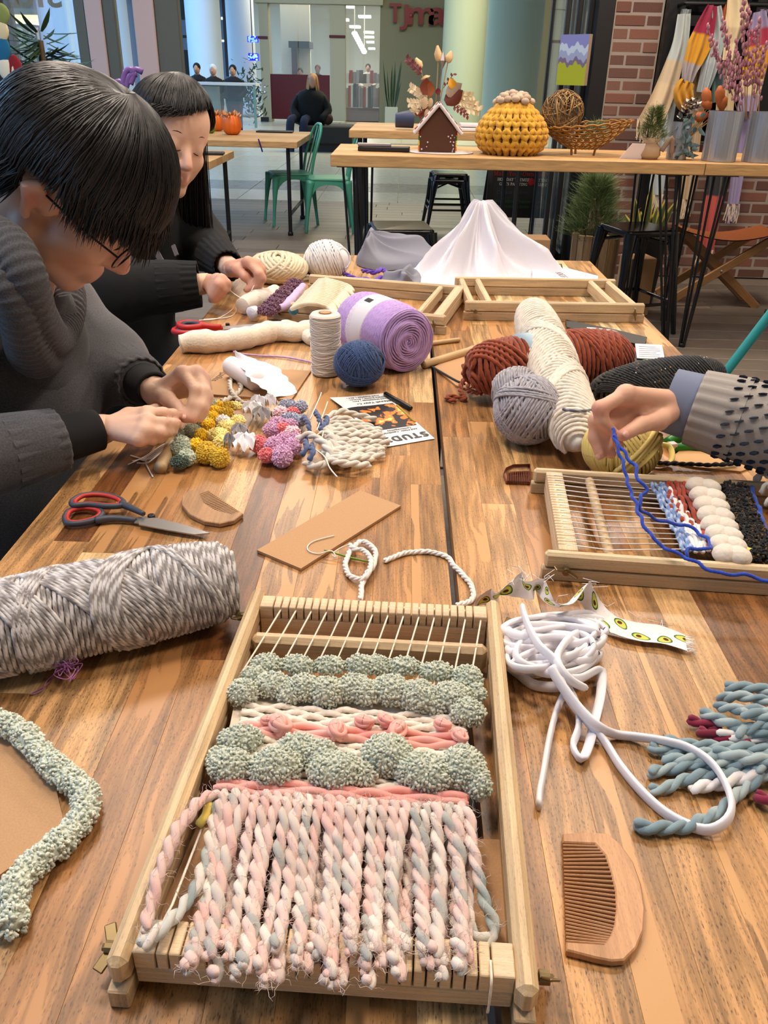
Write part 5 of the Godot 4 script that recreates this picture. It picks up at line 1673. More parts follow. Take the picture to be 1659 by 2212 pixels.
		var pts := smooth(PT(s), 0.004)
		for i in range(1, pts.size() - 1): pts[i] += Vector3(sin(i * 1.15) * 0.0011, cos(i * 0.9) * 0.0011, 0)
		var m := MB.new()
		tube(m, smooth(pts, 0.0016), 0.0021, 8, [hx("2347b6"), hx("1d3ca3")], {"lobes": 3, "pitch": 0.012})
		part("yarn_strand", m, wool, bw)
	# reddish comb behind that loom
	comb("reddish brown wooden comb pushed against the loom with white warp threads", Vector2(1093, 1038), Vector2(1146, 1040), [[1087, 1022], [1092, 1010], [1108, 1003], [1146, 1002]], [[1097, 1022], [1112, 1019], [1130, 1018], [1144, 1018]], 12, hx("8c4528"))
	# pompom weaving in the makers' hands
	build_pompoms(wool, jersey)
	# flyer, pen, cardboard, scrap of cloth
	flyer()
	var pm := MB.new()
	tube(pm, smooth(PT([[830, 849, 0.004], [846, 859, 0.005], [888, 882, 0.005]]), 0.01), 0.0042, 10, [], {"taper": 0.25, "tail": 0.8})
	solo("pen", pm, mat("pen black", Color(0.03, 0.035, 0.035), 0.4), "black pen lying beside the printed flyer", "pen")
	pm = MB.new(); tube(pm, PT([[858, 876, 0.002], [896, 912, 0.002]]), 0.0022, 8)
	solo("pencil_lead", pm, mat("mustard", Color(0.62, 0.5, 0.05), 0.5), "thin mustard yellow stick half under the flyer", "stick")
	var cbx := flat_card("cardboard_sheet", "brown cardboard with printed lettering under the rolled white cloth", [[432, 850], [478, 795], [672, 800], [630, 862], [622, 863]], 0.003, cardboard(), "cardboard")
	ink(cbx, "sugarfina", [463, 820], [490, 800], TT + 0.0036, 0.00046, 0.0)
	var fs := thing("cloth_scrap", "torn white cloth scrap, rolled at one end, on the lettered cardboard", "fabric", P(560, 830))
	o = -fs.position
	var fm := MB.new()
	var rollA := P(496, 788, TT + 0.024) + o; var rollB := P(560, 828, TT + 0.016) + o
	tube(fm, smooth(PackedVector3Array([rollA, rollA.lerp(rollB, 0.5), rollB]), 0.008), 0.017, 16, [hx("ece6ea")], {"taper": 0.85, "tail": 0.5})
	part("rolled_end", fm, jersey, fs)
	fm = MB.new()
	var q := [P(508, 764, TT + 0.044), P(600, 798, TT + 0.024), P(644, 846, TT + 0.006), P(592, 860, TT + 0.006), P(540, 822, TT + 0.03)]
	sheet(fm, 26, 14, func(u, v):
		var a: Vector3 = q[0].lerp(q[4], v) if u < 0.001 else Vector3.ZERO
		var e0: Vector3 = q[0].lerp(q[1], minf(u * 2.0, 1.0)).lerp(q[2], maxf(0.0, u * 2.0 - 1.0))
		var e1: Vector3 = q[0].lerp(q[4], minf(u * 2.0, 1.0)).lerp(q[3], maxf(0.0, u * 2.0 - 1.0))
		var p := e0.lerp(e1, v)
		return p + o + Vector3(0.0022 * sin(u * 37.0 + v * 9.0) * (absf(v - 0.5) * 2.0), 0.006 * sin(v * 5.0 + u * 3.0) * (1.0 - u * 0.6), 0.0016 * sin(u * 51.0)), hx("eae4e8"), 0.0007)
	part("torn_sheet", fm, jersey, fs)
	# twine cone
	var cb := P(704, 808)
	var ct := thing("twine_cone", "upright cone of natural white cotton twine", "twine", Vector3(cb.x, TT, cb.z))
	var top := PD(704, 676, cb.z).y - TT
	var cm2 := MB.new()
	var prof := []
	for i in 34:
		var f := i / 33.0
		prof.append([lerpf(0.0245, 0.0262, f) + 0.0003 * (i % 2), 0.004 + f * (top - 0.008)])
	prof.push_front([0.022, 0.0]); prof.append([0.023, top]); prof.append([0.0105, top]); prof.append([0.0105, top - 0.03])
	lathe(cm2, Vector3.ZERO, prof, 28, Basis.IDENTITY, hx("d9d0c4"))
	for i in 40:
		var pts := PackedVector3Array()
		var hh := 0.01 + rng.randf() * (top - 0.02); var tl := rng.randf_range(-0.012, 0.012); var p0 := rng.randf() * TAU
		for j in 29:
			var th := TAU * j / 28.0
			var y := clampf(hh + tl * sin(th + p0), 0.004, top - 0.004)
			pts.append(Vector3(cos(th) * (lerpf(0.0252, 0.0268, y / top)), y, sin(th) * (lerpf(0.0252, 0.0268, y / top))))
		tube(cm2, pts, 0.0007, 5, [hx("ddd4c9")], {"closed": true})
	part("wound_twine", cm2, cotton, ct)
	var core := MB.new(); lathe(core, Vector3(0, top - 0.028, 0), [[0.0075, 0.0], [0.0105, 0.0], [0.0105, 0.0295], [0.0075, 0.0295]], 18); part("paper_core", core, cardboard(), ct)
	# lavender skein with a paper band
	var la := P(772, 692, TT + 0.056); var lb := P(878, 736, TT + 0.058)
	var lt := thing("yarn_skein", "large lavender yarn skein with a white paper band", "yarn", Vector3(lb.x, TT, lb.z))
	o = -lt.position
	var lav := [hx("c3a4dc"), hx("b795d3")]
	var fams := []
	for i in 5: fams.append([0.02 + i * 0.19, 0.24 + i * 0.19, 0.05, i * 1.3, 14, 0.5 + 0.3 * (i % 2)])
	skein(lt, "wound_yarn", la + o, lb + o, 0.056, 0.0023, lav, wool, [[0.0, 1.0, 0.012, 0.0, 42, 0.0]] + fams, {"round": 5.0, "hole": 0.5, "arc": 3.1})
	var ax := axes_of(la, lb)
	var em := MB.new()
	for i in 17:       # the spiral of the skein's end
		var rr := 0.0035 + i * 0.0032
		var pts := PackedVector3Array()
		for j in 37:
			var th := TAU * j / 36.0
			var rj := rr + 0.0016 * sin(th * 2.0 + i)
			pts.append(lb + o + ax * Vector3(cos(th) * rj, 0.010 - 0.010 * pow(rr / 0.056, 3.0) + 0.001 * sin(th * 3 + i) - 0.006 * exp(-rr * 120.0), sin(th) * rj))
		tube(em, pts, 0.0019, 7, lav, {"closed": true, "lobes": 2, "pitch": 0.01})
	part("end_spiral", em, wool, lt)
	var bm := MB.new()
	var L := la.distance_to(lb)
	lathe(bm, la + o, [[0.0586, L * 0.30], [0.0596, L * 0.34], [0.0598, L * 0.62], [0.0588, L * 0.66]], 40, ax, hx("e9e2e6"))
	var band := part("paper_band", bm, mat("paper", Color(0.86, 0.83, 0.85), 0.6), lt)
	for i in 9:      # print on the band: a bar code and lines
		var k2 := MB.new()
		var th := -0.30 - i * 0.02
		var r2 := 0.0601
		var pp := la + o + ax * Vector3(cos(th) * r2, L * 0.40, sin(th) * r2)
		var p2 := la + o + ax * Vector3(cos(th) * r2, L * 0.52, sin(th) * r2)
		bar(k2, pp, p2, 0.0006 if i % 3 else 0.0011, 0.0003, 0.0, ax * Vector3(cos(th), 0, sin(th)))
		part("bar_code_line", k2, mat("ink", Color(0.06, 0.06, 0.07), 0.6), band, true)
	# blue ball
	var bc := P(776, 786, TT + 0.04)
	var bt := thing("yarn_ball", "small navy blue yarn ball beside the twine cone", "yarn", Vector3(bc.x, TT, bc.z))
	yarn_ball(bt, "wound_yarn", Vector3(0, 0.0405, 0), Vector3(0.0405, 0.0365, 0.038), 0.00135, [hx("35507f"), hx("2a4270")], wool, [[Vector3(1, 0.2, 0.1), -0.9, 0.9, 22, 0.0], [Vector3(1, 0.1, -0.7), -0.6, 0.5, 18, 0.8], [Vector3(0.7, -0.3, 0.8), -0.5, 0.6, 16, 1.0], [Vector3(0.2, 0.9, 0.7), -0.25, 0.35, 10, 1.6], [Vector3(0.9, 0.6, 0.1), 0.3, 0.8, 8, 1.2]])
	var be := MB.new(); yarn(be, PT([[828, 806, 0.006], [800, 822, 0.004], [770, 824, 0.003], [748, 830, 0.003]]), 0.0018, [hx("35507f")])
	for i in be.v.size(): be.v[i] -= bt.position
	part("loose_end", be, wool, bt)
	# lavender tail and wooden dowels
	var vm := MB.new(); yarn(vm, PT([[505, 760, 0.03], [520, 764, 0.01], [560, 768, 0.003], [620, 772, 0.003], [680, 784, 0.003]]), 0.0019, [hx("caa6cf"), hx("bd95c4")])
	solo("yarn_tail", vm, wool, "pale mauve yarn tail running from the cloth scrap behind the twine cone", "yarn")
	for s in [[[915, 788], [1035, 752], 0.0075, "long pale wooden dowel between the lavender and rust skeins"], [[928, 742], [992, 734], 0.0045, "short thin wooden dowel beside the notched bar of the empty loom"]]:
		var dm := MB.new(); rod(dm, P(s[0][0], s[0][1], TT + s[2]), P(s[1][0], s[1][1], TT + s[2]), s[2], 14, hx("dcb986"))
		solo("wooden_dowel", dm, mats["pine"], s[3], "dowel")
	flat_card("cardboard_sheet", "brown cardboard half under the rust skein", [[938, 792], [1020, 745], [1090, 790], [1010, 840], [985, 832]], 0.003, cardboard(), "cardboard")
	var bkm := MB.new(); yarn(bkm, PT([[930, 790, 0.003], [955, 805, 0.005], [985, 822, 0.005], [1005, 830, 0.005]]), 0.002, [hx("14120f")])
	solo("black_yarn_end", bkm, wool, "short black yarn end lying on the cardboard by the rust skein", "yarn")
	build_skein_pile(wool, jersey)

func ink(parent: Node3D, text: String, a: Array, b: Array, h: float, px: float, flip: float):
	# printed words lying on a flat thing, from picture point a towards b
	var tm := TextMesh.new()
	var sf := SystemFont.new(); sf.font_names = PackedStringArray(["Droid Serif"])
	tm.font = sf; tm.text = text; tm.font_size = 32; tm.pixel_size = px; tm.depth = 0.0002
	var o := part("lettering", tm, mat("ink", Color(0.06, 0.06, 0.07), 0.6), parent)
	var pa := P(a[0], a[1], h); var pb := P(b[0], b[1], h)
	var x := (pb - pa).normalized()
	var z := Vector3.UP
	o.transform = Transform3D(Basis(x, z.cross(x), z), (pa + pb) * 0.5 - parent.position)

func flyer():
	# a printed leaflet: white stock, a dark photo panel with orange shapes, and lines of text
	var c := [P(712, 862, TT + 0.001), P(830, 850, TT + 0.001), P(939, 948, TT + 0.001), P(836, 966, TT + 0.001)]
	var t := thing("flyer", "printed leaflet headed STUDIO with an orange and black photo panel", "leaflet", Vector3(c[0].x, TT, c[0].z))
	var o := -t.position
	var m := MB.new()
	var f := func(u: float, v: float, y: float) -> Vector3: return c[0].lerp(c[1], u).lerp(c[3].lerp(c[2], u), v) + o + Vector3(0, y, 0)
	sheet(m, 6, 12, func(u, v): return f.call(u, 1.0 - v, 0.0006 + 0.012 * pow(maxf(0.0, 0.6 - u), 2.0) * maxf(0.0, 0.5 - absf(v - 0.75)) * 2.0), Color.WHITE, 0.0005)
	part("paper", m, mat("leaflet paper", Color(0.86, 0.86, 0.86), 0.5), t)
	var im := Image.create(128, 128, false, Image.FORMAT_RGB8)
	var nz := FastNoiseLite.new(); nz.seed = 3; nz.frequency = 0.022; nz.fractal_octaves = 3
	for y in 128:
		for x in 128:
			var k := nz.get_noise_2d(x, y) + 0.25 - absf(y - 62) / 128.0
			im.set_pixel(x, y, Color(0.08, 0.06, 0.07).lerp(Color(0.92, 0.48, 0.14) if k < 0.42 else Color(0.97, 0.78, 0.45), smoothstep(0.02, 0.14, k)))
	var pmat := mat("leaflet photo", Color.WHITE, 0.45)
	pmat.albedo_texture = ImageTexture.create_from_image(im)
	m = MB.new()
	sheet(m, 4, 8, func(u, v): return f.call(0.05 + 0.9 * u, 0.24 + 0.48 * (1.0 - v), 0.0012 + 0.012 * pow(maxf(0.0, 0.6 - u), 2.0) * maxf(0.0, 0.5 - absf(v - 0.75)) * 2.0))
	part("photo_panel", m, pmat, t)
	for w in [["STUDIO", 0.90, 0.00075, 0.42], ["Unleash Your Creativity!", 0.185, 0.00026, 0.5], ["Craft Workshops | Paints & Gifts", 0.125, 0.00017, 0.5], ["Private Events | Birthday Parties", 0.085, 0.00017, 0.5], ["Craft Supplies | And More", 0.045, 0.00017, 0.5], ["2nd Floor, CambridgeSide", 0.79, 0.00019, 0.42], ["CambridgeSide", 0.755, 0.00017, 0.55]]:
		var tm := TextMesh.new()
		var sf := SystemFont.new(); sf.font_names = PackedStringArray(["Droid Sans"]); sf.font_weight = 700
		tm.font = sf; tm.text = w[0]; tm.font_size = 32; tm.pixel_size = w[2]; tm.depth = 0.0002
		var k := part("lettering", tm, mat("ink grey", Color(0.22, 0.22, 0.2), 0.6), t)
		var p: Vector3 = f.call(w[3], w[1], 0.0014)
		var x: Vector3 = (f.call(0.0, w[1], 0.0) - f.call(1.0, w[1], 0.0)).normalized()
		k.transform = Transform3D(Basis(x, Vector3.UP.cross(x), Vector3.UP), p)

func build_pompoms(wool: Material, jersey: Material):
	var t := thing("pompom_weaving", "pompom weaving of sage, yellow, white, mauve and navy tufts with a cream yarn fringe", "weaving", P(600, 960))
	var o := -t.position
	var pm := 1.0 / 1420.0
	var tones := {"sage": ["b9c2b2", "c6cdbc", "aab6a8"], "yel": ["f0c52c", "e8b91c", "f4d24a"], "must": ["c9a834", "bb9a28", "d6b84a"], "cream": ["ecdf9c", "e4d488", "f2e9b6"], "rose": ["d3797c", "c86a70", "dd8c8c"], "mauve": ["c19ab8", "b48aac", "cdaac4"], "pink": ["e6c4cc", "dcb4bf", "efd4d8"], "grey": ["98a0b4", "8890a6", "a8b0c2"], "white": ["ecebf0", "e2e2ea", "f4f4f8"], "dgreen": ["4a5a50", "55665a", "3e4e46"]}
	for k in tones.keys():
		var cc := []
		for s in tones[k]: cc.append(hx(s) * 1.3)
		tones[k] = cc
	for s in [["sage", 392, 968, 18, 30], ["sage", 404, 990, 16, 18], ["sage", 384, 940, 14, 14], ["sage", 416, 932, 18, 16], ["sage", 436, 910, 14, 14], ["sage", 462, 875, 15, 12], ["dgreen", 388, 1000, 18, 14],
			["yel", 425, 962, 13, 14], ["yel", 436, 940, 14, 12], ["yel", 450, 918, 13, 12], ["yel", 460, 900, 12, 11], ["yel", 462, 885, 16, 8], ["yel", 472, 876, 10, 9],
			["must", 446, 980, 20, 26], ["must", 474, 990, 20, 22], ["must", 496, 878, 18, 11], ["must", 488, 892, 16, 12], ["cream", 470, 940, 24, 15], ["cream", 490, 924, 20, 15], ["cream", 514, 912, 16, 15], ["cream", 478, 955, 16, 14], ["cream", 508, 878, 16, 10], ["white", 482, 908, 14, 11],
			["rose", 560, 962, 18, 20], ["rose", 576, 985, 16, 16], ["mauve", 592, 966, 20, 22], ["mauve", 610, 988, 20, 26], ["mauve", 630, 968, 18, 20], ["mauve", 586, 930, 18, 16], ["mauve", 600, 915, 20, 14], ["rose", 610, 928, 16, 14], ["mauve", 628, 918, 15, 12], ["pink", 632, 934, 16, 13], ["pink", 606, 892, 18, 14], ["rose", 632, 892, 15, 12], ["mauve", 640, 950, 14, 14], ["mauve", 614, 950, 18, 14],
			["grey", 622, 876, 22, 13], ["grey", 650, 880, 14, 15], ["grey", 628, 905, 22, 14], ["grey", 650, 910, 14, 12]]:
		var a: float = s[3] * pm; var b: float = s[4] * pm
		pom(t, s[0] + "_tuft" if s[0] not in ["yel", "must", "dgreen"] else {"yel": "yellow_tuft", "must": "mustard_tuft", "dgreen": "dark_green_tuft"}[s[0]], P(s[1], s[2], TT + 0.012) + o, Vector3(a, minf(b, 0.017), b), Basis.IDENTITY, 0.0034, tones[s[0]], wool, 0.8, -0.4)
	# white ruffled cloth and a grey printed scrap between the tufts
	for s in [[530, 972, 26, 22, "eceaf0"], [548, 900, 24, 14, "f0eef2"], [560, 886, 18, 10, "eceaf0"], [585, 885, 16, 9, "eceaf0"], [520, 950, 18, 16, "9a9698"], [568, 912, 22, 14, "a5a2a2"], [498, 972, 12, 10, "8d8a90"]]:
		var m := MB.new()
		var c := P(s[0], s[1], TT + 0.006) + o
		var n := 40
		var i0 := m.v.size()
		for ring in 5:
			for j in n:
				var th := TAU * j / n
				var rr := ring / 4.0
				m.add(c + Vector3(cos(th) * s[2] * pm * rr, 0.022 - 0.010 * rr * rr + 0.006 * rr * sin(th * 9.0 + ring) + 0.003 * sin(th * 4.0), sin(th) * s[3] * pm * rr * 1.3), hx(s[4]))
		for ring in 4: m.band(i0 + ring * n, n)
		part("cloth_ruffle", m, jersey, t)
	# navy rows, cream rope and the fringe
	for s in [[[655, 900], [668, 935]], [[660, 950], [652, 985]], [[680, 888], [690, 925]], [[690, 930], [706, 900]], [[672, 960], [668, 995]]]:
		var m := MB.new()
		twist(m, PackedVector3Array([P(s[0][0], s[0][1], TT + 0.02) + o, P((s[0][0] + s[1][0]) * 0.5 + 5, (s[0][1] + s[1][1]) * 0.5, TT + 0.024) + o, P(s[1][0], s[1][1], TT + 0.018) + o]), 0.0042, [hx("42527c"), hx("55658e")])
		part("navy_row", m, wool, t)
	var cr := [hx("ddd4c6"), hx("e8e0d4"), hx("cfc6b9")]
	for s in [[[640, 950, 0.018], [668, 940, 0.028], [700, 958, 0.028], [712, 985, 0.02], [690, 1008, 0.012], [655, 1000, 0.01]], [[700, 930, 0.02], [720, 950, 0.022], [722, 990, 0.016]], [[690, 915, 0.016], [712, 932, 0.02], [716, 975, 0.018]]]:
		var m := MB.new(); var pts := PT(s)
		for i in pts.size(): pts[i] += o
		twist(m, pts, 0.0056, cr, {"seed": s.size()})
		part("cream_rope", m, wool, t)
	for i in 15:
		var f := i / 14.0
		var y0 := lerpf(905, 995, f)
		var arc := maxf(0.0, 0.4 - f) * 40.0
		var xe := 810 + 22.0 * sin(f * PI) + rng.randf_range(-14, 14)
		var ye := lerpf(912, 1002, pow(f, 0.9)) + rng.randf_range(-6, 6)
		var m := MB.new(); var pts := PT([[700 + 10 * sin(i), y0, 0.016], [735, lerpf(y0, ye, 0.4) - arc, 0.02], [775, lerpf(y0, ye, 0.75) - arc * 0.6, 0.014], [xe, ye, 0.007]])
		for j in pts.size(): pts[j] += o
		twist(m, pts, 0.0052, cr, {"seed": i})
		part("fringe_strand", m, wool, t)
	for s in [[[670, 905], [690, 860], [694, 848]], [[684, 930], [700, 890], [708, 868]], [[672, 965], [700, 985], [712, 1010], [728, 1030]], [[678, 945], [698, 932], [690, 960]]]:
		var m := MB.new(); var pts := PackedVector3Array()
		for q in s: pts.append(P(q[0], q[1], TT + 0.024) + o)
		tube(m, smooth(pts, 0.004), 0.0009, 6, [hx("e6ddd0")])
		part("loose_thread", m, mats["cotton"], t)
	var hm := MB.new()      # the hanging loop and the dowel it is tied to
	twist(hm, PackedVector3Array([P(478, 866, TT + 0.012) + o, P(500, 858, TT + 0.006) + o, P(520, 840, TT + 0.006) + o, P(512, 818, TT + 0.006) + o, P(498, 822, TT + 0.008) + o, P(500, 845, TT + 0.008) + o, P(520, 868, TT + 0.008) + o, P(560, 880, TT + 0.006) + o]), 0.0042, cr)
	part("cream_loop", hm, wool, t)
	hm = MB.new(); rod(hm, P(346, 1012, TT + 0.0085) + o, P(384, 930, TT + 0.0085) + o, 0.0085, 14, hx("d8b98c")); part("dowel", hm, mats["pine"], t)
	for i in 6:
		var m := MB.new()
		var e: Array = [[276, 1004], [286, 996], [282, 984], [300, 992], [330, 1030], [296, 1000]][i]
		tube(m, smooth(PackedVector3Array([P(378, 950, TT + 0.018) + o, P(350 - i * 4, 962 + i * 6, TT + 0.012) + o, P(315, 985 + i * 3, TT + 0.004) + o, P(e[0], e[1], TT + 0.0015) + o]), 0.004), 0.0009, 6, [hx("efe6dc")])
		part("warp_end", m, mats["cotton"], t)

func build_skein_pile(wool: Material, jersey: Material):
	# rust skein with a paper band
	var a := P(1012, 806, TT + 0.05); var b := P(1352, 770, TT + 0.05)
	var t := thing("yarn_skein", "rust orange yarn skein with a pale band under the white skein", "yarn", Vector3(a.x, TT, a.z))
	var o := -t.position
	var rust := [hx("96401f"), hx("853618")]
	skein(t, "wound_yarn", a + o, b + o, 0.05, 0.0038, rust, wool, [[0.0, 1.0, 0.02, 0.0, 34, 0.0], [0.0, 0.3, 0.10, 0.5, 11, 0.8], [0.68, 1.0, 0.08, 2.2, 12, 0.8], [0.05, 0.25, 0.12, 2.4, 5, 1.5], [0.8, 0.98, 0.1, 0.4, 4, 1.5]], {"round": 2.6, "hole": 0.2, "lobes": 2})
	var bm := MB.new(); lathe(bm, a + o, [[0.0545, a.distance_to(b) * 0.30], [0.055, a.distance_to(b) * 0.42]], 36, axes_of(a, b), Color.WHITE); part("paper_band", bm, mat("band blue", Color(0.62, 0.70, 0.74), 0.6), t)
	var e := MB.new()
	twist(e, PT([[1040, 850, 0.02], [1010, 842, 0.012], [1018, 815, 0.02], [1000, 822, 0.016], [995, 845, 0.006], [1005, 862, 0.005], [975, 855, 0.005], [964, 860, 0.005], [985, 866, 0.005]]), 0.0042, rust)
	for i in e.v.size(): e.v[i] += o
	part("loose_end", e, wool, t)
	# white skein across it
	a = P(1148, 672, TT + 0.098); b = P(1256, 962, TT + 0.037)
	t = thing("yarn_skein", "long creamy white yarn skein lying across the rust skein", "yarn", Vector3(b.x, TT, b.z))
	o = -t.position
	skein(t, "wound_yarn", a + o, b + o, 0.0365, 0.0030, [hx("ebe1d2"), hx("dfd3c2")], wool, [[0.0, 1.0, 0.01, 0.0, 60, 0.0], [0.02, 0.30, 0.05, 1.2, 15, 0.8], [0.28, 0.62, 0.06, 2.7, 17, 0.8], [0.60, 0.96, 0.05, 0.6, 18, 0.8], [0.36, 0.42, 0.10, 0.4, 5, 1.6], [0.7, 0.76, 0.1, 2.6, 5, 1.6]], {"round": 3.4, "hole": 0.3})
	e = MB.new(); yarn(e, PackedVector3Array([P(1215, 884, TT + 0.075) + o, P(1250, 888, TT + 0.078) + o, P(1290, 884, TT + 0.07) + o]), 0.0022, [hx("54555f"), hx("8a8c98")])
	part("tie_strand", e, wool, t)
	# grey ball
	var c := P(1140, 884, TT + 0.048)
	t = thing("yarn_ball", "silver grey yarn ball in front of the rust skein", "yarn", Vector3(c.x, TT, c.z))
	var gr := [hx("b0acb2"), hx("98949c")]
	yarn_ball(t, "wound_yarn", Vector3(0, 0.049, 0.006), Vector3(0.047, 0.046, 0.05), 0.0021, gr, wool, [[Vector3(1, 0.2, 0.1), -0.9, 0.9, 20, 0.0], [Vector3(1, -0.5, 0.35), -0.7, 0.55, 18, 0.8], [Vector3(0.3, 0.75, 0.55), -0.6, 0.05, 10, 0.9], [Vector3(0.9, 0.3, -0.6), 0.1, 0.7, 9, 1.5], [Vector3(0.15, 0.8, -0.6), 0.1, 0.4, 5, 1.9]])
	yarn_ball(t, "wound_yarn", Vector3(-0.012, 0.058, -0.042), Vector3(0.036, 0.036, 0.034), 0.0021, gr, wool, [[Vector3(1, 0.1, 0.4), -0.9, 0.9, 17, 0.0], [Vector3(1, 0.4, 0.2), -0.8, 0.7, 14, 0.8]])
	# black skein
	a = P(1284, 850, TT + 0.034); b = P(1556, 806, TT + 0.036)
	t = thing("yarn_skein", "black tweed yarn skein lying behind the reaching hand", "yarn", Vector3(a.x, TT, a.z))
	o = -t.position
	skein(t, "wound_yarn", a + o, b + o, 0.037, 0.0021, [hx("1b1a1a"), hx("262524")], wool, [[0.0, 1.0, 0.02, 0.0, 50, 0.0], [0.1, 0.6, 0.22, 1.6, 20, 0.8], [0.4, 0.95, 0.16, 1.3, 22, 1.2]], {"round": 2.4, "hole": 0.15})
	var fl := MB.new()
	var ax := axes_of(a, b)
	for i in 40:
		var th := rng.randf_range(-1.2, 1.2); var s := rng.randf_range(0.2, 0.9)
		var rr := 0.0405 * pow(1.0 - pow(absf(2.0 * s - 1.0), 2.4), 1.0 / 2.4)
		ball(fl, a + o + ax * Vector3(cos(th) * rr, s * a.distance_to(b), sin(th) * rr), Vector3(0.0011, 0.0011, 0.0022), 6, 4, [hx("b07a3c"), hx("c9c2b8"), hx("8a5a2a")][i % 3])
	part("flecks", fl, vmat("cotton", 0.9), t).set_meta("kind", "stuff")
	# yellow jersey ball
	c = P(1345, 962, TT + 0.043)
	t = thing("yarn_ball", "pale yellow jersey yarn ball under the reaching hand", "yarn", Vector3(c.x, TT, c.z))
	var ye := [hx("e2cb78")]
	yarn_ball(t, "wound_yarn", Vector3(0, 0.04, 0), Vector3(0.048, 0.039, 0.042), 0.0034, ye, jersey, [[Vector3(1, 0.1, 0.3), -0.9, 0.8, 15, 0.0], [Vector3(1, 0.5, -0.3), -0.4, 0.8, 11, 0.7], [Vector3(0.6, 0.3, 0.8), -0.7, 0.2, 8, 0.8], [Vector3(0.8, -0.5, 0.3), 0.2, 0.6, 4, 1.4]], {"lobes": 0, "flat": 0.55})
	e = MB.new()
	for s in [[[1395, 930, 0.06], [1416, 925, 0.055], [1400, 940, 0.05]], [[1405, 960, 0.03], [1445, 965, 0.02], [1450, 995, 0.008], [1420, 1006, 0.004], [1385, 985, 0.01]]]:
		var pts := smooth(PT(s), 0.004)
		tube(e, pts, 0.0042, 8, ye, {"flat": 0.5})
	for i in e.v.size(): e.v[i] -= t.position
	part("loose_loop", e, jersey, t)
	# green scissors, black cord on a wooden slat
	var g := thing("scissors", "scissors with bright green handles half under the patterned sleeve", "scissors", P(1480, 960))
	o = -g.position
	var gm := MB.new()
	tube(gm, smooth(PT([[1440, 958, 0.008], [1475, 942, 0.012], [1510, 946, 0.012], [1540, 962, 0.010]]), 0.006), 0.009, 10, [], {"flat": 0.8})
	tube(gm, smooth(PT([[1455, 968, 0.006], [1490, 966, 0.006], [1530, 968, 0.006], [1560, 972, 0.006]]), 0.006), 0.007, 10, [], {"flat": 0.8})
	for i in gm.v.size(): gm.v[i] += o
	part("handle", gm, mat("green plastic", Color(0.10, 0.42, 0.08), 0.4), g)
	gm = MB.new(); obox(gm, P(1452, 962, TT + 0.010) + o, Vector3(0.012, 0.008, 0.012), Basis(Vector3.UP, 0.3), 0.001); part("blade_root", gm, mats["steel"], g, true)
	var bl := MB.new(); twist(bl, PT([[1420, 1000, 0.008], [1480, 1002, 0.008], [1540, 1004, 0.008], [1592, 1000, 0.008]]), 0.0034, [hx("141312"), hx("1d1c1b")])
	solo("black_rope", bl, wool, "short black twisted rope on the pale wooden offcut", "rope")
	flat_card("wooden_offcut", "pale wooden offcut under the black rope behind the loom", [[1440, 996], [1470, 972], [1560, 978], [1622, 1010], [1600, 1018], [1500, 1008]], 0.003, mat("slat", Color(0.72, 0.55, 0.34), 0.6), "wood", 0.0)

# ---------------------------------------------------------------- the far end of the work table
func drape(m: MB, peak: Vector3, base: Array, col: Color, folds: float, amp: float, sd: float, pw := 1.15, flat := 0.0):
	# cloth falling from a peak to an outline of picture points on the table
	var out := PackedVector3Array()
	for q in base: out.append(P(q[0], q[1], TT + 0.002))
	var ring := smooth(out, 0.012, true)
	ring.remove_at(ring.size() - 1)
	var n := ring.size()
	var rings := 26
	var i0 := m.v.size()
	for k in rings + 1:
		var f := float(k) / rings
		for j in n:
			var th := TAU * j / n
			var fold := (1.0 - 2.2 * absf(sin(th * folds * 0.5 + sd + f * 0.8 + 0.5 * sin(th * 2.0)))) * 0.7 + (1.0 - 2.0 * absf(sin(th * folds * 0.9 + sd * 2.0 - f * 3.0))) * 0.35
			var p := peak.lerp(ring[j], pow(f, 0.92))
			p.y = TT + 0.002 + (peak.y - TT) * pow(1.0 - maxf(0.0, (f - flat) / (1.0 - flat)), pw) * (1.0 + 0.10 * fold * sin(PI * f))
			var side := Vector3(ring[j].x - peak.x, 0, ring[j].z - peak.z)
			p += side.normalized() * amp * fold * sin(PI * minf(1.0, f * 1.1)) + Vector3(0, amp * 0.7 * fold * sin(PI * f), 0)
			p.y = maxf(p.y, TT + 0.001 + 0.002 * (1.0 - f))
			m.add(p, col, Vector2(th, f))
	for k in rings: m.band(i0 + k * n, n)

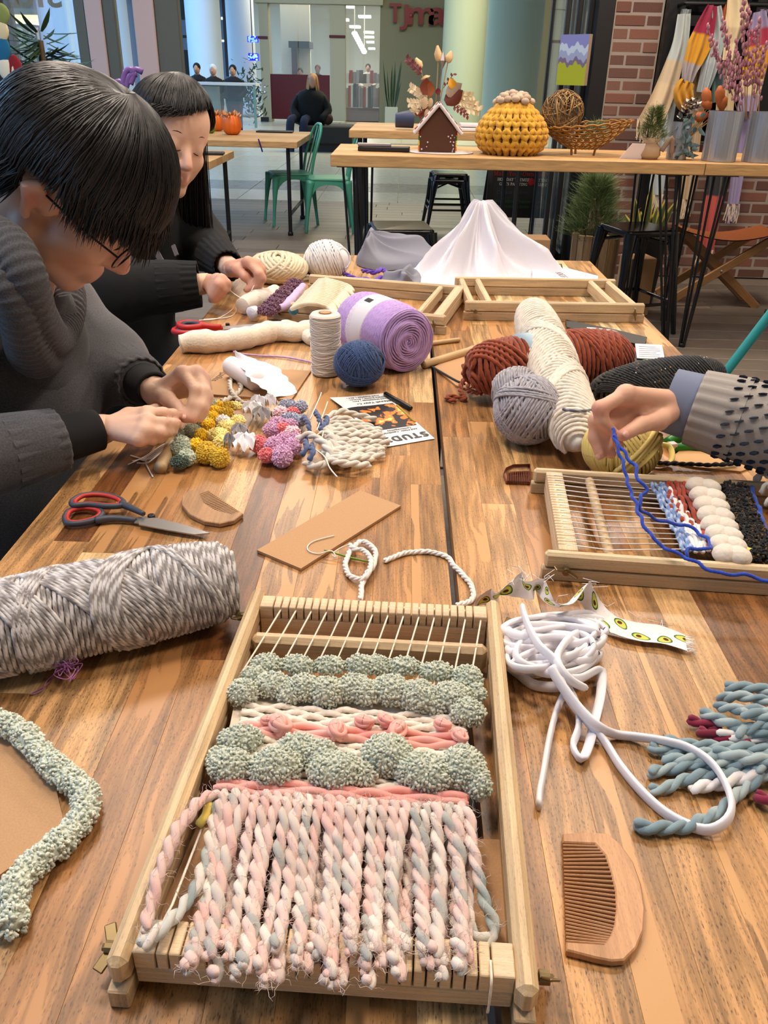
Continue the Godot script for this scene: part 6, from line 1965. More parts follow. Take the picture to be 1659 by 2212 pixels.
func build_far_things():
	var wool: Material = mats["wool"]
	var jersey: Material = mats["jersey"]
	# two empty looms
	var A := P(578, 690); var B := P(960, 724)
	var t := thing("tapestry_loom", "empty pine loom under the cream fringed weaving", "loom", A)
	loom_frame(t, A, B, 0.285, 0.04, [[0.84, "bar"], [0.955, "notched"], [0.12, "bar"]])
	A = P(1003, 692); B = P(1388, 698)
	t = thing("tapestry_loom", "empty pine loom in front of the white cloth heap", "loom", A)
	loom_frame(t, A, B, 0.25, 0.042, [[0.04, "bar"], [0.14, "bar"], [0.84, "bar"], [0.95, "bar"]])
	# white cloth heap
	var m := MB.new()
	var pk := PD(1040, 436, -2.36)
	var bs := [[862, 604], [900, 618], [960, 622], [1030, 630], [1100, 624], [1180, 614], [1296, 608], [1240, 588], [1150, 572], [1060, 566], [960, 566], [880, 580]]
	drape(m, pk, bs, hx("d9d6de"), 7.0, 0.026, 0.6, 2.1, 0.07)
	t = thing("white_cloth", "heap of white cotton cloth drawn up to a peak on the work table", "fabric", Vector3(pk.x, TT, pk.z))
	m.shift(-t.position)
	part("draped_cloth", m, fuzz(vmat("cloth white", 0.9), 60.0, 0.02), t)
	m = MB.new()
	sheet(m, 14, 10, func(u, v): return P(lerpf(1150, 1292, u), lerpf(606, lerpf(560, 596, u), v), TT + 0.006 + 0.012 * sin(v * PI) * sin(u * 5.0 + 1.0) * (1.0 - u) + 0.004) - t.position, hx("e9e6ee"), 0.0008)
	part("cloth_corner", m, mats["cloth white"], t)
	var lg := MB.new()
	for q in [[1196, 572, 1212, 570], [1212, 570, 1215, 582], [1215, 582, 1199, 584], [1199, 584, 1196, 572]]:
		bar(lg, P(q[0], q[1], TT + 0.022) - t.position, P(q[2], q[3], TT + 0.022) - t.position, 0.0035, 0.0006, 0.0)
	part("printed_mark", lg, mats["ink"], t, true)
	ink(t, "HENN", [1222, 600], [1206, 588], TT + 0.020, 0.0007, 0.0)
	# grey fabric
	m = MB.new()
	var pg := PD(800, 500, -2.42)
	drape(m, pg, [[772, 572], [820, 584], [880, 580], [935, 570], [945, 548], [900, 540], [820, 540], [780, 552]], hx("8e8f9a"), 3.0, 0.018, 2.0, 0.55)
	drape(m, P(868, 585, TT + 0.045), [[815, 628], [860, 632], [905, 622], [905, 590], [860, 585], [828, 600]], hx("80828f"), 3.0, 0.012, 1.0, 0.7)
	t = thing("grey_fabric", "crumpled speckled blue grey fabric beside the white cloth heap", "fabric", Vector3(pg.x, TT, pg.z))
	m.shift(-t.position)
	var gm := mottled("speckled", Color(0.36, 0.37, 0.43), Color(0.62, 0.62, 0.66), 0.25, 40.0, 0.95)
	gm.uv1_world_triplanar = false
	part("draped_cloth", m, gm, t)
	# cream yarn heap, white ball
	var c := P(600, 582, TT + 0.03)
	t = thing("yarn_heap", "loose heap of thick cream yarn near the maker in black", "yarn", Vector3(c.x, TT, c.z))
	var cr := [hx("e2d6ba"), hx("d6c8aa")]
	yarn_ball(t, "heaped_yarn", Vector3(0, 0.034, 0), Vector3(0.068, 0.032, 0.055), 0.0048, cr, wool, [[Vector3(0.2, 1, 0.1), -0.5, 0.9, 11, 0.0], [Vector3(0.8, 0.7, 0.2), -0.5, 0.7, 8, 0.7], [Vector3(-0.7, 0.6, 0.4), -0.3, 0.6, 7, 0.9], [Vector3(0.2, 0.6, 0.9), -0.4, 0.5, 6, 1.2]], {"depth": 0.15})
	m = MB.new(); yarn(m, PT([[560, 598, 0.006], [600, 604, 0.005], [640, 606, 0.005], [672, 600, 0.005]]), 0.0045, cr); m.shift(-t.position); part("loose_end", m, wool, t)
	c = P(706, 566, TT + 0.04)
	t = thing("yarn_ball", "white yarn ball in clear wrap beside the cream yarn heap", "yarn", Vector3(c.x, TT, c.z))
	yarn_ball(t, "wound_yarn", Vector3(0, 0.046, 0), Vector3(0.058, 0.046, 0.05), 0.0024, [hx("eeebec"), hx("e2dfe2")], wool, [[Vector3(0.9, 0.2, 0.4), -0.9, 0.9, 20, 0.0], [Vector3(1, 0.3, -0.2), -0.5, 0.6, 14, 0.8]])
	# brown chenille, purple crocheted cord
	t = thing("chenille_yarn", "curved length of plum brown chenille yarn beside the white yarn ball", "yarn", P(700, 590))
	var pts := PT([[648, 588, 0.012], [680, 584, 0.014], [712, 578, 0.016], [728, 570, 0.03], [733, 556, 0.045]])
	for i in pts.size(): pts[i] -= t.position
	chenille(t, "chenille_strand", pts, 0.0095, 0.005, [hx("6a4450"), hx("5d3a46"), hx("775060")], wool)
	m = MB.new()
	twist(m, PT([[730, 580, 0.016], [746, 592, 0.016], [770, 602, 0.012], [798, 606, 0.012], [808, 612, 0.012], [815, 602, 0.014], [832, 596, 0.016], [828, 582, 0.018], [808, 588, 0.018], [790, 586, 0.016], [782, 584, 0.014]]), 0.0062, [hx("5a34a8"), hx("6a44bc")])
	solo("purple_cord", m, wool, "bright purple crocheted cord lying on the grey fabric", "cord yarn")
	# cream fringed weaving on the loom
	t = thing("fringed_weaving", "small weaving with a cream yarn fringe, plum braid and white roving", "weaving", P(640, 650))
	var o := -t.position
	for i in 17:
		var f := i / 16.0
		m = MB.new(); pts = PT([[lerpf(628, 688, f), lerpf(668, 606, f), 0.052], [lerpf(665, 712, f), lerpf(656, 606, f), 0.066], [lerpf(706, 752, f), lerpf(664, 618, f), 0.052], [lerpf(724, 770, f) + rng.randf_range(-8, 10), lerpf(686, 630, f), 0.046]])
		for j in pts.size(): pts[j] += o
		yarn(m, pts, 0.0050, cr, {"depth": 0.15, "seed": i})
		part("fringe_strand", m, wool, t)
	for i in 8:
		for s in 2:
			pom(t, "plum_puff", P(lerpf(570, 632, i / 7.0) + s * 13, lerpf(672, 612, i / 7.0) + s * 3, TT + 0.034) + o, Vector3(0.012, 0.011, 0.012), Basis.IDENTITY, 0.0055, [hx("7a5468"), hx("6d495c"), hx("866074")], wool, 1.0, -0.4)
	m = MB.new(); lump(m, [[522, 662, 0.02, 0.016], [545, 650, 0.024, 0.022], [575, 640, 0.024, 0.016], [596, 626, 0.02, 0.012]], hx("e6ddd0"), 1)
	lump(m, [[540, 678, 0.018, 0.014], [556, 672, 0.02, 0.012]], hx("dedbe0"), 2)
	m.shift(o); part("white_roving", m, mats["roving"], t)
	m = MB.new(); lump(m, [[596, 668, 0.03, 0.008], [618, 660, 0.034, 0.010], [640, 636, 0.04, 0.009], [655, 618, 0.04, 0.008]], hx("c8b2d8"), 3); m.shift(o); part("lilac_row", m, wool, t)
	m = MB.new(); ball(m, P(634, 672, TT + 0.045) + o, Vector3(0.01, 0.008, 0.01), 10, 8, hx("2b6a80")); part("teal_bead", m, wool, t)
	for s in [[[512, 652], [500, 670], [470, 688], [430, 692]], [[514, 654], [508, 676], [490, 686], [440, 690]]]:
		m = MB.new(); pts = PackedVector3Array()
		for q in s: pts.append(P(q[0], q[1], TT + (0.02 if q == s[0] else 0.002)) + o)
		tube(m, smooth(pts, 0.006), 0.0011, 6, [hx("ece4dc")]); part("warp_end", m, mats["cotton"], t)
	# roving sausage
	m = MB.new()
	lump(m, [[388, 744, 0.016, 0.018], [420, 738, 0.02, 0.022], [470, 738, 0.019, 0.020], [530, 730, 0.02, 0.021], [590, 716, 0.019, 0.020], [640, 718, 0.018, 0.018], [690, 706, 0.02, 0.022]], hx("e9dcc6"), 4)
	lump(m, [[610, 702, 0.016, 0.012], [640, 712, 0.016, 0.014], [680, 735, 0.012, 0.013]], hx("e9dcc6"), 5)
	t = thing("wool_roving", "long soft sausage of cream wool roving behind the twine cone", "wool", P(540, 740))
	m.shift(-t.position); part("combed_wool", m, mats["roving"], t)
	# red scissors
	scissors("scissors with bright red handles beside the cream roving", {"pivot": [492, 706], "grip": Color(0.70, 0.08, 0.05), "inner": Color(0.2, 0.2, 0.26), "thick": 0.0062, "inset": 0.72,
		"rings": [[[[386, 702], [400, 697], [424, 698], [440, 703], [424, 707], [398, 708]], [[432, 704], [458, 706], [478, 706]], 0.016], [[[375, 715], [392, 708], [420, 709], [446, 713], [420, 719], [390, 720]], [[440, 713], [462, 711], [480, 709]], 0.008]],
		"blades": [[[478, 704], [510, 702], [560, 698], [575, 698], [540, 705], [480, 710]], [[478, 707], [520, 704], [570, 700], [540, 708], [480, 713]]]})
	# right edge: band, clipboard, card, orange bits
	flat_card("black_pouch", "flat black pouch lying beyond the rust skein", [[1222, 690], [1330, 712], [1398, 728], [1392, 744], [1320, 734], [1225, 706]], 0.010, mat("pouch", Color(0.03, 0.03, 0.04), 0.5), "pouch")
	flat_card("text_card", "small white card of printed text near the table edge", [[1372, 742], [1430, 745], [1436, 776], [1376, 773]], 0.0015, mats["paper"], "card", 0.012)
	flat_card("black_pad", "black pad under the white text card", [[1344, 760], [1400, 762], [1420, 785], [1350, 780]], 0.010, mats["pouch"], "pad")
	flat_card("orange_leaflet", "orange and brown leaflet by the rust skein", [[1340, 742], [1372, 746], [1380, 760], [1345, 762]], 0.0015, mat("orange leaflet", Color(0.72, 0.33, 0.08), 0.5), "leaflet")
	var txt := MB.new()
	for i in 6: bar(txt, P(1380, 748 + i * 4.2, TT + 0.0138), P(1380 + (46 if i % 3 else 38), 750 + i * 4.2, TT + 0.0138), 0.0012, 0.0002, 0.0)
	var tc := get_node("text_card")
	txt.shift(-tc.position); part("text_lines", txt, mat("ink grey", Color.BLACK), tc, true)
	m = MB.new(); ribbon(m, PT([[1270, 712, 0.085], [1300, 715, 0.08], [1330, 724, 0.06], [1345, 745, 0.03], [1345, 770, 0.014]]), PackedVector3Array([Vector3(0, 0.0, -0.012), Vector3(0, 0.0, -0.013), Vector3(0.004, 0.004, -0.012), Vector3(0.006, 0.002, -0.008), Vector3(0.006, 0, -0.006)]), 0.008, 0.0006)
	solo("paper_label", m, mats["paper"], "loose white paper yarn label curling off the rust skein", "label")
	m = MB.new(); ball(m, P(1394, 783, TT + 0.008), Vector3(0.008, 0.006, 0.007), 12, 8); solo("green_stopper", m, mat("green plastic", Color.GREEN), "tiny bright green cap behind the black skein", "cap")
	m = MB.new(); rod(m, PD(1500, 893, -1.7), PD(1720, 605, -1.7), 0.0098, 12)
	var tq := mat("turquoise", Color(0.17, 0.58, 0.58), 0.45)
	t = thing("turquoise_chair", "turquoise metal chair whose back bar leans past the table edge", "chair", Vector3(1.0, 0, -1.75))
	m.shift(-t.position); part("back_bar", m, tq, t)
	m = MB.new()
	var bt := PD(1500, 893, -1.7) - t.position; var tp := PD(1720, 605, -1.7) - t.position
	tube(m, smooth(PackedVector3Array([tp, tp + Vector3(0.05, 0.03, -0.02), tp + Vector3(0.1, 0.0, -0.05), tp + Vector3(0.1, -0.45, -0.05)]), 0.02), 0.0098, 10); part("back_frame", m, tq, t)
	m = MB.new(); obox(m, Vector3(-0.06, 0.46, -0.02), Vector3(0.36, 0.02, 0.36), Basis.IDENTITY, 0.008); part("seat", m, tq, t, true)
	for q in [[-0.22, 0.14], [-0.22, -0.18], [0.1, 0.14], [0.1, -0.18]]:
		m = MB.new(); rod(m, Vector3(q[0], 0.45, q[1]), Vector3(q[0] * 1.15, 0.0, q[1] * 1.15), 0.015, 10); part("leg", m, tq, t)
	m = MB.new(); rod(m, bt, Vector3(-0.22, 0.46, 0.14), 0.0098, 10); part("back_stay", m, tq, t)

# ---------------------------------------------------------------- furniture behind the work table
func plank_top(t: Node3D, x0: float, x1: float, z0: float, z1: float, y: float, thick: float, n: int, tone: Array):
	for i in n:
		var m := MB.new()
		var w := (z0 - z1) / n
		obox(m, Vector3((x0 + x1) * 0.5, y - thick * 0.5, z0 - w * (i + 0.5)) - t.position, Vector3(thick * 0.0 + w - 0.002, thick, x1 - x0), Basis(Vector3(0, 0, 1), Vector3.UP, Vector3(-1, 0, 0)), 0.003, tone[i % tone.size()], 1.0, Vector2(rng.randf(), rng.randf()))
		part("board", m, mats["pine"], t, true)

func hairpin(t: Node3D, top: Vector3, foot: Vector3, h: float):
	var m := MB.new()
	for s in [Vector3(-0.05, 0, 0.0), Vector3(0.0, 0, -0.05), Vector3(0.05, 0, 0.02), Vector3(0.02, 0, 0.05)]:
		rod(m, top + s, foot + s * 0.22, 0.0065, 8)
	obox(m, top + Vector3(0, 0.002, 0), Vector3(0.15, 0.006, 0.15)); rod(m, foot + Vector3(0, 0, 0), foot + Vector3(0, 0.02, 0), 0.016, 8)
	part("hairpin_leg", m, mats["black steel"], t)

func pipe_legs(t: Node3D, x0: float, x1: float, z0: float, z1: float, h: float):
	for x in [x0, x1]:
		for z in [z0, z1]:
			var m := MB.new(); rod(m, Vector3(x, 0, z), Vector3(x, h, z), 0.017, 10); rod(m, Vector3(x, 0, z), Vector3(x, 0.03, z), 0.024, 10); part("leg", m, mats["black steel"], t)
		var k := MB.new(); rod(k, Vector3(x, 0.17, z0), Vector3(x, 0.17, z1), 0.015, 10); part("cross_pipe", k, mats["black steel"], t)

func metal_stool(label: String, at: Vector3, turn: float, h: float, mt: Material, nm := "metal_stool"):
	var t := thing(nm, label, "stool", at)
	t.rotation.y = turn
	var m := MB.new()
	prism(m, round2(PackedVector2Array([Vector2(-0.155, -0.155), Vector2(0.155, -0.155), Vector2(0.155, 0.155), Vector2(-0.155, 0.155)]), 0.03), Vector3.ZERO, Basis.IDENTITY, h - 0.035, h, Color.WHITE, 0.008)
	part("seat", m, mt, t)
	for sx in [-1, 1]:
		for sz in [-1, 1]:
			m = MB.new()
			var a := Vector3(sx * 0.135, h - 0.02, sz * 0.135); var b := Vector3(sx * 0.20, 0.0, sz * 0.20)
			var prof := PackedVector3Array([a, a.lerp(b, 0.35), b])
			tube(m, prof, 0.026, 8, [], {"radii": PackedFloat32Array([1.35, 0.85, 0.55])})
			part("leg", m, mt, t)
	for e in [[-1, -1, 1, -1], [1, -1, 1, 1], [1, 1, -1, 1], [-1, 1, -1, -1]]:
		m = MB.new(); bar(m, Vector3(e[0] * 0.185, 0.17, e[1] * 0.185), Vector3(e[2] * 0.185, 0.17, e[3] * 0.185), 0.006, 0.018); part("footrest", m, mt, t, true)
	for e in 2:
		m = MB.new(); var s := 1.0 if e else -1.0
		tube(m, PackedVector3Array([Vector3(-0.13, h - 0.08, -0.13 * s), Vector3(0, h - 0.045, 0), Vector3(0.13, h - 0.08, 0.13 * s)]), 0.008, 6); part("cross_brace", m, mt, t)
	return t

func cafe_chair(label: String, at: Vector3, turn: float):
	var g := mottled("mint enamel", Color(0.22, 0.52, 0.42), Color(0.29, 0.60, 0.50), 0.1, 8.0, 0.4)
	var t := thing("cafe_chair", label, "chair", at)
	t.rotation.y = turn
	var m := MB.new()
	prism(m, round2(PackedVector2Array([Vector2(-0.18, -0.16), Vector2(0.18, -0.18), Vector2(0.18, 0.18), Vector2(-0.18, 0.16)]), 0.05), Vector3.ZERO, Basis.IDENTITY, 0.43, 0.452, Color.WHITE, 0.006); part("seat", m, g, t)
	for sx in [-1, 1]:
		for sz in [-1, 1]:
			m = MB.new()
			tube(m, smooth(PackedVector3Array([Vector3(sx * 0.16, 0.43, sz * 0.15), Vector3(sx * 0.18, 0.30, sz * 0.17), Vector3(sx * 0.21, 0.0, sz * 0.20)]), 0.06), 0.028, 8, [], {"radii": PackedFloat32Array([1.5, 1.3, 1.05, 0.9, 0.75, 0.65, 0.55, 0.5, 0.5, 0.5])})
			part("leg", m, g, t)
		m = MB.new()
		sheet(m, 10, 3, func(u, v): return Vector3(sx * 0.17, 0.43 - v * (0.03 + 0.10 * pow(absf(u * 2.0 - 1.0), 3.0)), lerpf(-0.15, 0.15, u)), Color.WHITE, 0.0); part("apron", m, g, t)
	m = MB.new()
	sheet(m, 10, 3, func(u, v): return Vector3(lerpf(-0.16, 0.16, u), 0.43 - v * (0.03 + 0.10 * pow(absf(u * 2.0 - 1.0), 3.0)), 0.165), Color.WHITE, 0.0); part("apron", m, g, t)
	m = MB.new()
	tube(m, smooth(PackedVector3Array([Vector3(0.17, 0.44, 0.15), Vector3(0.20, 0.60, 0.165), Vector3(0.26, 0.78, 0.15), Vector3(0.285, 0.845, 0.08), Vector3(0.29, 0.855, 0.0), Vector3(0.285, 0.845, -0.08), Vector3(0.26, 0.78, -0.15), Vector3(0.20, 0.60, -0.165), Vector3(0.17, 0.44, -0.15)]), 0.03), 0.0125, 8); part("back_hoop", m, g, t)
	for z in [-0.05, 0.05]:
		m = MB.new(); bar(m, Vector3(0.17, 0.45, z), Vector3(0.285, 0.84, z * 0.8), 0.006, 0.03, 0.002, Vector3(0, 0, 1)); part("back_slat", m, g, t, true)

func needles(m: MB, base: Vector3, h: float, r: float, n: int, cols: Array, sd: int):
	# a small conifer: sprays of needles round a stem
	var q := RandomNumberGenerator.new(); q.seed = sd
	for i in n:
		var f := pow(q.randf(), 0.8)
		var a := q.randf() * TAU
		var rr := r * (1.0 - f * 0.82) * q.randf_range(0.35, 1.0)
		var p := base + Vector3(cos(a) * rr, f * h * 0.9, sin(a) * rr)
		var d := Vector3(cos(a) * 0.7, q.randf_range(0.5, 1.1), sin(a) * 0.7).normalized()
		for k in 5:
			var e := p + (d + Vector3(q.randfn(0, 0.4), q.randfn(0, 0.3), q.randfn(0, 0.4))) * r * q.randf_range(0.22, 0.42)
			leaf(m, p, e, r * 0.035, cols[q.randi() % cols.size()], Vector3(q.randf(), q.randf(), q.randf()), 1)

func build_furniture():
	var pt := [hx("d8ac74"), hx("cf9f66"), hx("dfb680"), hx("d3a56d")]
	# high display tables
	var t := thing("display_table", "high pine plank table carrying the gingerbread house and knitted pumpkin", "table", Vector3(0.55, 0, -4.7))
	plank_top(t, -0.355, 1.462, -4.36, -5.06, 0.92, 0.055, 5, pt)
	for q in [[-0.25, -4.45, 0.03], [1.32, -4.44, 0.12], [-0.22, -4.98, 0.03], [1.34, -4.98, 0.0]]:
		hairpin(t, Vector3(q[0], 0.862, q[1]) - t.position, Vector3(q[0] + q[2], 0.0, q[1] + 0.03) - t.position, 0.86)
	t = thing("display_table", "high pine plank table carrying the ribbed metal vases", "table", Vector3(2.3, 0, -4.7))
	plank_top(t, 1.466, 3.2, -4.36, -5.06, 0.92, 0.055, 5, pt)
	for q in [[1.56, -4.44, -0.03], [3.05, -4.44, 0.0], [1.58, -4.98, 0.0], [3.05, -4.98, 0.0]]:
		hairpin(t, Vector3(q[0], 0.862, q[1]) - t.position, Vector3(q[0] + q[2], 0.0, q[1] + 0.03) - t.position, 0.86)
	t = thing("display_table", "high pine table behind the gingerbread house, white trays on it", "table", Vector3(0.45, 0, -6.4))
	plank_top(t, -0.37, 0.86, -6.1, -7.1, 0.935, 0.05, 4, pt)
	pipe_legs(t, -0.75, 0.35, 0.2, -0.6, 0.885)
	# pipe legged tables on the left
	t = thing("pipe_table", "pine topped table on black pipe legs carrying two small pumpkins", "table", Vector3(-1.4, 0, -8.0))
	plank_top(t, -2.1, -0.88, -7.45, -8.8, 0.76, 0.05, 4, pt)
	pipe_legs(t, -0.62, 0.43, 0.45, -0.5, 0.71)
	t = thing("pipe_table", "pine topped table on black pipe legs beside the maker in black", "table", Vector3(-1.75, 0, -6.35))
	plank_top(t, -2.3, -1.27, -5.85, -6.72, 0.74, 0.05, 4, pt)
	pipe_legs(t, -0.45, 0.42, 0.4, -0.3, 0.69)
	var m := MB.new(); obox(m, P(450, 331, 0.748), Vector3(0.22, 0.016, 0.14), Basis(Vector3.UP, 0.1), 0.003); solo("black_folder", m, mats["pouch"], "thin black folder on the pipe legged table beside the maker in black", "folder", true)
	m = MB.new(); obox(m, P(594, 284, 0.768), Vector3(0.34, 0.014, 0.16), Basis(Vector3.UP, 0.02), 0.003); solo("black_folder", m, mats["pouch"], "long black folder on the table with the small pumpkins", "folder", true)
	m = MB.new(); tube(m, PackedVector3Array([PD(558, 300, -7.42), PD(562, 312, -7.42), PD(567, 328, -7.43)]), 0.006, 6); solo("blue_pen", m, mat("pen blue", Color(0.05, 0.06, 0.4), 0.4), "blue pen hanging from the edge of the pipe legged table", "pen")
	for q in [[468, 258, 0.075], [502, 266, 0.085]]:
		var c := P(q[0], q[1] + 25, 0.76)
		t = thing("small_pumpkin", "small orange pumpkin crowned with dried flowers" + (", nearer the folder" if q[0] > 480 else ", beside a green gourd"), "pumpkin", Vector3(c.x, 0.76, c.z))
		m = MB.new()
		for k in 9:
			var a := TAU * k / 9.0
			ball(m, Vector3(cos(a) * q[2] * 0.42, q[2] * 0.95, sin(a) * q[2] * 0.42), Vector3(q[2] * 0.62, q[2] * 0.95, q[2] * 0.62), 12, 10, hx("d9660f"))
		part("pumpkin_body", m, vmat("pumpkin", 0.5), t)
		m = MB.new()
		for k in 34:
			var a := rng.randf() * TAU; var r := q[2] as float * rng.randf_range(0.1, 0.8)
			var p := Vector3(cos(a) * r, q[2] * 1.8, sin(a) * r)
			leaf(m, p, p + Vector3(cos(a) * 0.03, rng.randf_range(0.01, 0.05), sin(a) * 0.03), 0.03, [hx("a8733e"), hx("d98a4e"), hx("7d4a2a"), hx("c9a070")][k % 4])
		part("dried_flowers", m, vmat("leaf", 0.6), t)
	m = MB.new(); var gp := P(455, 288, 0.76); lathe(m, gp, [[0.02, 0.0], [0.045, 0.02], [0.05, 0.05], [0.03, 0.08], [0.008, 0.09]], 14, Basis.IDENTITY, hx("7d8f2c")); solo("green_gourd", m, vmat("pumpkin", 0.5), "small yellow green gourd next to the small pumpkins", "gourd")
	# mint chairs, black stools
	cafe_chair("mint green metal cafe chair facing the pipe legged table", Vector3(-1.05, 0, -8.25), 0.35)
	cafe_chair("mint green metal cafe chair behind the display table's hairpin legs", Vector3(-0.66, 0, -7.9), 0.12)
	var gl := mat("gloss black", Color(0.02, 0.02, 0.022), 0.18)
	metal_stool("glossy black metal stool in front of the snake plant", Vector3(1.30, 0, -4.78), 0.35, 0.56, gl)
	metal_stool("glossy black metal stool behind the grey fabric, a wooden box seen past it", Vector3(0.0, 0, -4.62), 0.15, 0.56, gl)
	var s1 = metal_stool("lower of two stacked black metal stools by the chalkboard", Vector3(0.42, 0, -8.25), 0.08, 0.43, gl)
	var s2 = metal_stool("upper of two stacked black metal stools by the chalkboard", Vector3(0.43, 0.05, -8.27), 0.08, 0.43, gl)
	# chalkboard
	t = thing("chalkboard_sign", "black framed chalkboard sandwich sign with coloured handwriting", "sign", Vector3(0.95, 0, -7.6))
	for s in [-1, 1]:
		m = MB.new(); bar(m, Vector3(s * 0.22, 0, 0.12), Vector3(s * 0.2, 0.68, 0.0), 0.045, 0.025, 0.002, Vector3(0, 0, 1)); part("frame_leg", m, mats["black steel"], t, true)
		m = MB.new(); bar(m, Vector3(s * 0.23, 0, -0.3), Vector3(s * 0.2, 0.68, -0.02), 0.045, 0.025, 0.002, Vector3(0, 0, 1)); part("rear_leg", m, mats["black steel"], t, true)
	m = MB.new(); bar(m, Vector3(0, 0.2, 0.088), Vector3(0, 0.64, 0.012), 0.40, 0.012, 0.001, Vector3(0, 0.17, 1)); part("board_panel", m, mat("chalkboard", Color(0.035, 0.037, 0.04), 0.8), t, true)
	for w in [["Make-Your-Own", 0.545, Color(0.55, 0.08, 0.08), 0.0022], ["HOLIDAY THEMED", 0.50, Color(0.75, 0.75, 0.72), 0.0015], ["GIFTS PAINTING", 0.465, Color(0.75, 0.75, 0.72), 0.0015], ["Canvas Classes", 0.40, Color(0.15, 0.22, 0.3), 0.0019], ["Wood slices, Frames", 0.33, Color(0.10, 0.32, 0.18), 0.0016], ["Ornaments & more", 0.29, Color(0.10, 0.32, 0.18), 0.0016]]:
		var tm := TextMesh.new(); var sf := SystemFont.new(); sf.font_names = PackedStringArray(["Droid Serif"])
		tm.font = sf; tm.text = w[0]; tm.font_size = 20; tm.pixel_size = w[3]; tm.depth = 0.001
		var o := part("chalk_line", tm, mat("chalk " + w[0], w[2], 0.9), t)
		o.position = Vector3(-0.01, w[1], 0.138 - w[1] * 0.173); o.rotation.x = -0.17
	m = MB.new(); ball(m, Vector3(0.14, 0.485, 0.052), Vector3(0.03, 0.03, 0.004), 12, 8); part("chalk_flower", m, mat("chalk red", Color(0.55, 0.07, 0.07), 0.9), t)
	# conifer in a bark pot, snake plant, carton
	t = thing("potted_conifer", "bushy young conifer in a pot of upright birch bark strips", "plant", Vector3(1.25, 0, -5.55))
	for k in 18:
		var a := TAU * k / 18.0
		m = MB.new(); bar(m, Vector3(cos(a) * 0.135, 0, sin(a) * 0.135), Vector3(cos(a) * 0.142, 0.40 + rng.randf_range(-0.012, 0.012), sin(a) * 0.142), 0.02, 0.048, 0.004, Vector3(-sin(a), 0, cos(a)), [hx("a88a66"), hx("bb9f7c"), hx("937556")][k % 3], 1.0, Vector2(rng.randf(), rng.randf())); part("bark_strip", m, mats["pine"], t, true)
	m = MB.new(); lathe(m, Vector3(0, 0.02, 0), [[0.125, 0.0], [0.125, 0.35]], 20, Basis.IDENTITY); part("pot_lining", m, mat("soil", Color(0.08, 0.06, 0.045), 0.95), t)
	m = MB.new(); needles(m, Vector3(-0.03, 0.36, 0), 0.40, 0.20, 900, [hx("4d6236"), hx("3f5530"), hx("5d7040"), hx("6b7c4a")], 3); part("foliage", m, vmat("leaf", 0.6), t)
	m = MB.new(); rod(m, Vector3(0, 0.3, 0), Vector3(-0.03, 0.66, 0), 0.012, 8, hx("5a4430"), 0.005); part("stem", m, vmat("leaf", 0.6), t)
	t = thing("potted_snake_plant", "snake plant with yellow edged leaves behind the black stool", "plant", Vector3(1.52, 0, -5.35))
	m = MB.new(); lathe(m, Vector3.ZERO, [[0.09, 0.0], [0.12, 0.4], [0.125, 0.42], [0.11, 0.42], [0.10, 0.38]], 18); part("pot", m, mats["pouch"], t)
	m = MB.new()
	for q in [[-0.10, 0.22], [-0.05, 0.14], [-0.02, 0.32], [0.03, 0.18], [0.07, 0.24], [0.11, 0.20], [-0.13, 0.12], [0.0, 0.12]]:
		var a := Vector3(q[0] * 0.5, 0.39, 0.02 * sin(q[0] * 90.0)); var b := Vector3(q[0] * 1.15, 0.42 + q[1], 0.03 * cos(q[0] * 70.0))
		leaf(m, a, b, 0.05, hx("d9c558"), Vector3(0, 0.1, 1), 6); leaf(m, a + Vector3(0, 0, 0.004), b + Vector3(0, -0.01, 0.004), 0.03, hx("4c5d34"), Vector3(0, 0.1, 1), 6)
	part("foliage", m, vmat("leaf", 0.6), t)
	m = MB.new(); obox(m, Vector3(0.9, 0.15, -5.95), Vector3(0.23, 0.3, 0.2), Basis.IDENTITY, 0.004); var cx := solo("carton", m, cardboard(), "brown cardboard carton by the folded glass doors", "carton", true)
	for i in 2:
		var tm := TextMesh.new(); var sf := SystemFont.new(); sf.font_names = PackedStringArray(["Droid Sans"]); sf.font_weight = 700
		tm.font = sf; tm.text = ["YOUR HOME", "EVERY HAPPINESS"][i]; tm.font_size = 20; tm.pixel_size = 0.0009; tm.depth = 0.001
		part("lettering", tm, mats["ink"], cx).position = Vector3(0.92, 0.245 - i * 0.028, -5.849)
	m = MB.new(); obox(m, Vector3(1.36, 0.2, -5.1), Vector3(0.16, 0.34, 0.16), Basis(Vector3.UP, 0.2), 0.004); m.shift(Vector3(0.06, -0.03, -0.02)); solo("carton", m, cardboard(), "brown cardboard carton standing behind the glossy black stool", "carton", true)
	# folding wooden stool with a leather seat
	t = thing("folding_stool", "folding wooden stool with crossed legs and a tan leather seat", "stool", Vector3(2.0, 0, -5.45))
	for z in [0.13, -0.13]:
		m = MB.new(); bar(m, Vector3(-0.30, 0.02, z), Vector3(0.30, 0.44, z), 0.022, 0.05, 0.003, Vector3(-0.6, 1, 0), hx("b98a58")); part("crossed_leg", m, mats["pine"], t, true)
		m = MB.new(); bar(m, Vector3(0.28, 0.0, z * 0.8), Vector3(-0.26, 0.45, z * 0.8), 0.022, 0.05, 0.003, Vector3(0.6, 1, 0), hx("a97b4c")); part("crossed_leg", m, mats["pine"], t, true)
		m = MB.new(); rod(m, Vector3(0.0, 0.225, z * 0.8), Vector3(0.0, 0.225, z * 1.1), 0.008, 8); part("pivot_bolt", m, mats["steel"], t)
	m = MB.new(); sheet(m, 12, 6, func(u, v): return Vector3(lerpf(-0.27, 0.3, u), 0.465 - 0.05 * sin(u * PI), lerpf(0.16, -0.16, v)), hx("8a4a20"), 0.006); part("leather_seat", m, vmat("leather", 0.5), t)
